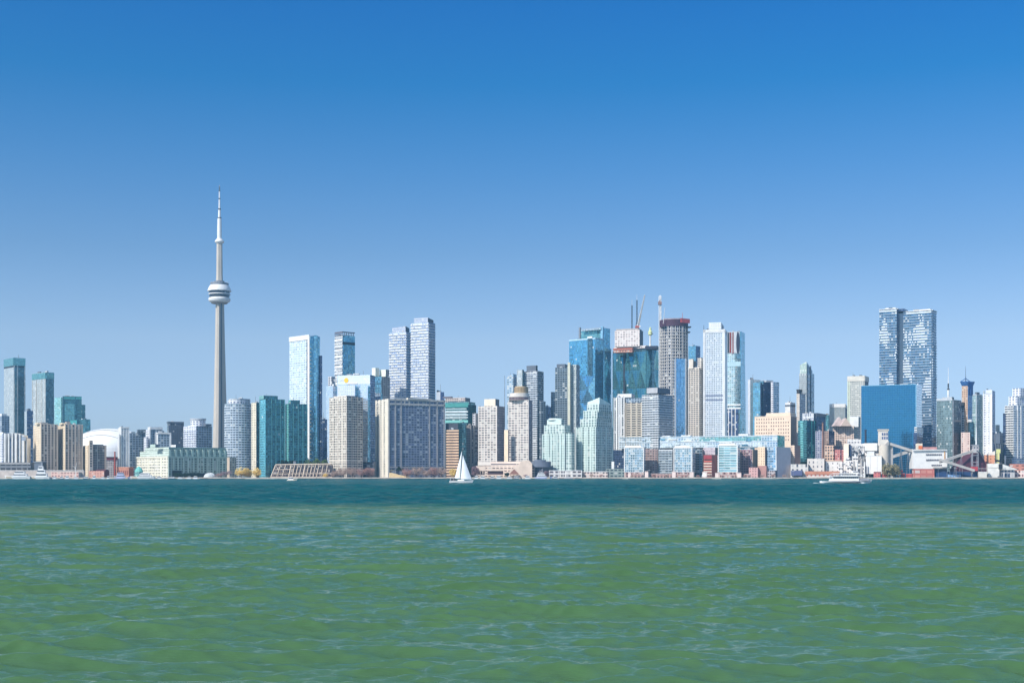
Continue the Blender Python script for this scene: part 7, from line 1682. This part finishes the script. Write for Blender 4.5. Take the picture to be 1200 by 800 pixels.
def sail(name, A, Bp, Cp, belly, mat):
    """triangular sail: A head, B tack, C clew, curved out by belly metres"""
    A, Bp, Cp = map(np.array, (A, Bp, Cp)); n = 10; m = MB()
    def P(i, j): 
        t = i / n; l = Bp + (A - Bp) * t; r = Cp + (A - Cp) * t; u = j / n
        p = l + (r - l) * u; w_ = np.linalg.norm(r - l)
        return p + np.array((0, -1, 0)) * belly * math.sin(math.pi * u) * w_ * .3
    for o in (0, .02):
        for i in range(n):
            for j in range(n):
                q = [P(i, j), P(i, j + 1), P(i + 1, j + 1), P(i + 1, j)]
                q = [p + np.array((0, o, 0)) for p in q]
                m.face(q if o == 0 else q[::-1], None, 0, True)
    return m.build(name, mat, sb)
SW = plain('sail_cloth', S(226, 232, 238), .7, noise=.05, scale=.4)
sail('mainsail', (PX(541.4, Y), Y, zt - .1), (PX(539.1, Y), Y, PZ(560.2, Y)), (PX(533, Y), Y + .6, PZ(560, Y)), .35, SW)
sail('jib', (PX(542.4, Y), Y, PZ(533, Y)), (PX(552.8, Y), Y, PZ(561.4, Y)), (PX(540, Y), Y - .9, PZ(561, Y)), .4, SW)
m = MB(); m.tube((PX(541.6, Y), Y, zt), (PX(553.4, Y), Y, 1.5), .03, .03, 4); m.tube((PX(541.6, Y), Y, zt), (x0 + .2, Y, 1.2), .025, .025, 4); m.build('stay', plain('mast_dark', S(60, 62, 70), .4), sb)
m = MB(); m.box(PX(527.4, Y), PX(532, Y), Y - 1.2, Y + 1.2, 2.5, 2.68)
for u in (527.8, 531.6):
    for dy in (-1.1, 1.1): m.tube((PX(u, Y), Y + dy, 1.1), (PX(u, Y), Y + dy, 2.52), .04, .04, 5)
m.build('bimini', plain('bimini_white', S(216, 218, 226), .6), sb)
for i, (px, cl, l) in enumerate(((529.4, S(70, 72, 88), 'person in dark jacket sitting at the stern of the sailboat'), (533.2, S(60, 62, 72), 'person in dark clothes leaning at the sailboat cockpit'), (531.2, S(150, 80, 84), 'person in reddish jacket between the two dark ones on the sailboat'))):
    p = bpy.data.meshes.new('person'); X_ = PX(px, Y); yy = Y - .6 + .5 * i
    pr = empty('person', l, 'person', (X_, yy, 1.2))
    m = MB(); m.lathe(X_, yy, [(.05, 1.22), (.2, 1.25), (.22, 1.5), (.17, 1.62), (.25, 1.95), (.2, 2.08), (.07, 2.14), (.06, 2.2), (.1, 2.26), (.115, 2.34), (.09, 2.43), (.01, 2.46)], 12)
    m.tube((X_ - .22, yy, 1.98), (X_ - .3, yy - .15, 1.66), .07, .055, 6); m.tube((X_ - .3, yy - .15, 1.66), (X_ - .12, yy - .36, 1.56), .055, .045, 6)
    m.tube((X_ + .22, yy, 1.98), (X_ + .3, yy - .15, 1.66), .07, .055, 6); m.tube((X_ + .3, yy - .15, 1.66), (X_ + .12, yy - .36, 1.56), .055, .045, 6)
    for s_ in (-1, 1): m.tube((X_ + .1 * s_, yy, 1.3), (X_ + .13 * s_, yy - .45, 1.32), .1, .08, 6); m.tube((X_ + .13 * s_, yy - .45, 1.34), (X_ + .13 * s_, yy - .48, 1.02), .075, .055, 6)
    m.build('body', plain('cloth%d' % i, cl, .8), pr)
foam(sb, x0, x1, Y, (x1 - x0) * .45, 1)

# --- the white harbour ferry
Y = 615.0; s = Y / F
fe = empty('ferry', 'white double deck harbour ferry with railings before the white refinery', 'ferry', (PX(992, Y), Y, 0))
x0, x1 = PX(962, Y), PX(1019, Y); L = x1 - x0
hull('hull', fe, x0, x1, Y, 6.2, -.2, 1.15, HW, 1, .5)
m = MB(); m.box(PX(973, Y), PX(1006, Y), Y - 3.12, Y + 3.0, .12, .55); m.build('rubbing_strake', plain('hull_black', S(34, 36, 44), .5), fe)
mc = cabin('main_cabin', fe, PX(972.6, Y), PX(1005, Y), Y, 5.6, 1.1, PZ(557.8, Y), HW, .03, 1)
m = MB()
for k in range(13): m.box(PX(975 + k * 2.25, Y), PX(976.6 + k * 2.25, Y), Y - 2.86, Y - 2.6, 2.5, 3.0)
m.build('window_row', HGL, mc)
m = MB(); m.box(PX(970.6, Y), PX(1012, Y), Y - 3.1, Y + 3.1, PZ(557.9, Y), PZ(557.3, Y)); m.build('upper_deck', HW, fe)
m = MB(); m.box(PX(1005, Y), PX(1017, Y), Y - 2.2, Y + 2.2, 1.3, PZ(560, Y)); m.build('fore_cabin', plain('fore_grey', S(150, 152, 162), .5), fe)
m = MB()
for k in range(24):
    xx = PX(970.8 + k * 1.78, Y); m.tube((xx, Y - 3.0, PZ(557.4, Y)), (xx, Y - 3.0, PZ(554.6, Y)), .035, .035, 4)
for z in (PZ(554.6, Y), PZ(555.6, Y)): m.tube((PX(970.8, Y), Y - 3, z), (PX(1012, Y), Y - 3, z), .04, .04, 4)
m.build('railing', WHITE, fe)
uc = cabin('upper_cabin', fe, PX(984, Y), PX(1003, Y), Y, 4, PZ(557.3, Y), PZ(554.4, Y), HW, .06, 1)
m = MB()
for k in range(7): m.box(PX(985.8 + k * 2.3, Y), PX(987.4 + k * 2.3, Y), Y - 2.06, Y - 1.7, PZ(556.4, Y), PZ(555.3, Y))
m.build('window_row', HGL, uc)
m = MB(); m.box(PX(977, Y), PX(1006, Y), Y - 2.6, Y + 2.6, PZ(554.5, Y), PZ(554.1, Y)); m.build('awning', HW, fe)
ph = cabin('pilot_house', fe, PX(998, Y), PX(1005.4, Y), Y, 2.8, PZ(554.1, Y), PZ(551.4, Y), HW, .12, 1)
m = MB(); m.box(PX(998.8, Y), PX(1004.6, Y), Y - 1.44, Y - 1.1, PZ(553, Y), PZ(552, Y)); m.build('window_row', HGL, ph)
m = MB(); m.lathe(PX(990, Y), Y, [(.6, PZ(554.3, Y)), (.5, PZ(551.8, Y))], 12); m.build('funnel', plain('funnel_grey', S(140, 142, 150), .5), fe)
m = MB(); m.tube((PX(1000.6, Y), Y, PZ(551.5, Y)), (PX(1000.6, Y), Y, PZ(547, Y)), .09, .05, 6); m.tube((PX(998.6, Y), Y, PZ(549, Y)), (PX(1002.6, Y), Y, PZ(549, Y)), .05, .05, 4); m.build('mast', GREY, fe)
m = MB(); m.tube((PX(1016.4, Y), Y, 1.6), (PX(1018.2, Y), Y, PZ(557, Y)), .06, .04, 5); m.build('jackstaff', WHITE, fe)
for u in (979, 1008):
    m = MB(); m.lathe(PX(u, Y), Y - 2.4, [(.3, PZ(557.4, Y)), (.3, PZ(556.2, Y))], 10); m.build('life_raft', HW, fe)
foam(fe, x0, x1, Y, L, 1)
m = MB(); rr = random.Random(77)
# --- poles on the quay
for i, (x, t, l) in enumerate(((1099.6, 547.6, 'grey lamp post on the quay before the coral brick base'), (1119.4, 548, 'grey lamp post on the quay before the navy shed'), (676, 551, 'grey lamp post at the right end of the white colonnade'), (760.6, 551, 'grey lamp post on the promenade before the brown brick block'), (929.6, 552, 'grey lamp post on the promenade at the grey depot'))):
    r = empty('lamp_post', l, 'lamp post', (PX(x, 1908), 1908, GZ), 'lamp posts along the quay')
    m = MB(); xx = PX(x, 1908); m.tube((xx, 1908, GZ), (xx, 1908, PZ(t, 1908)), .3, .2, 8); m.build('pole', GREY, r)
    m = MB(); m.box(xx - 2, xx + 2, 1907.6, 1908.4, PZ(t, 1908), PZ(t, 1908) + .5); m.build('lamp_head', LGREY, r)
r = empty('sculpture_mast', 'white forked mast on the quay before the right beige condo', 'mast', (PX(88.6, 1912), 1912, GZ))
m = MB(); xx = PX(88.6, 1912); m.tube((xx, 1912, GZ), (xx, 1912, PZ(549, 1912)), .5, .4, 8); m.build('post', WHITE, r)
for e in ((85, 545), (90, 541.6)):
    m = MB(); m.tube((xx, 1912, PZ(549, 1912)), (PX(e[0], 1912), 1912, PZ(e[1], 1912)), .4, .2, 6); m.build('arm', WHITE, r)
r = empty('market_tent', 'small white pointed tent on the promenade left of the red brick building', 'tent', (PX(825, 1912), 1912, GZ))
m = MB(); P = [(PX(822.4, 1912), 1909), (PX(827.8, 1912), 1909), (PX(827.8, 1912), 1915), (PX(822.4, 1912), 1915)]
m.prism(P, PZ(557.6, 1912), PZ(553, 1912), 0, 0, poly2=scale_poly(P, .05)); m.build('canopy', WHITE, r)
for p in P:
    m = MB(); m.box(p[0] - .2, p[0] + .2, p[1] - .2, p[1] + .2, GZ, PZ(557.5, 1912)); m.build('leg', GREY, r)

# ------------------------------------------------------------------ roof plant on the flat-topped towers
rr = random.Random(99)
for b in ALLB:
    if b.z1 < 55 or b.root.name.startswith(('unfinished', 'bridge')): continue
    A, C_, D_ = (np.array(b.poly[i]) for i in (1, 0, 2))
    for k in range(rr.randint(2, 4)):
        u, v = rr.uniform(.1, .75), rr.uniform(.08, .6); w_, d_ = rr.uniform(.08, .2), rr.uniform(.1, .3)
        P = [tuple(A + (C_ - A) * (u + du) + (D_ - A) * (v + dv)) for du, dv in ((w_, 0), (0, 0), (0, d_), (w_, d_))]
        m = MB(); m.prism(P, b.z1 - .3, b.z1 + rr.uniform(1.2, 3.6), 0, 0); m.build('roof_unit', rr.choice([LGREY, MECH, WHITE, CONC]), b.root)
    if rr.random() < .4:
        p = A + (C_ - A) * rr.uniform(.2, .8) + (D_ - A) * rr.uniform(.1, .5)
        m = MB(); m.tube((p[0], p[1], b.z1 - .3), (p[0], p[1], b.z1 + rr.uniform(6, 13)), .35, .2, 5); m.build('aerial', GREY, b.root)
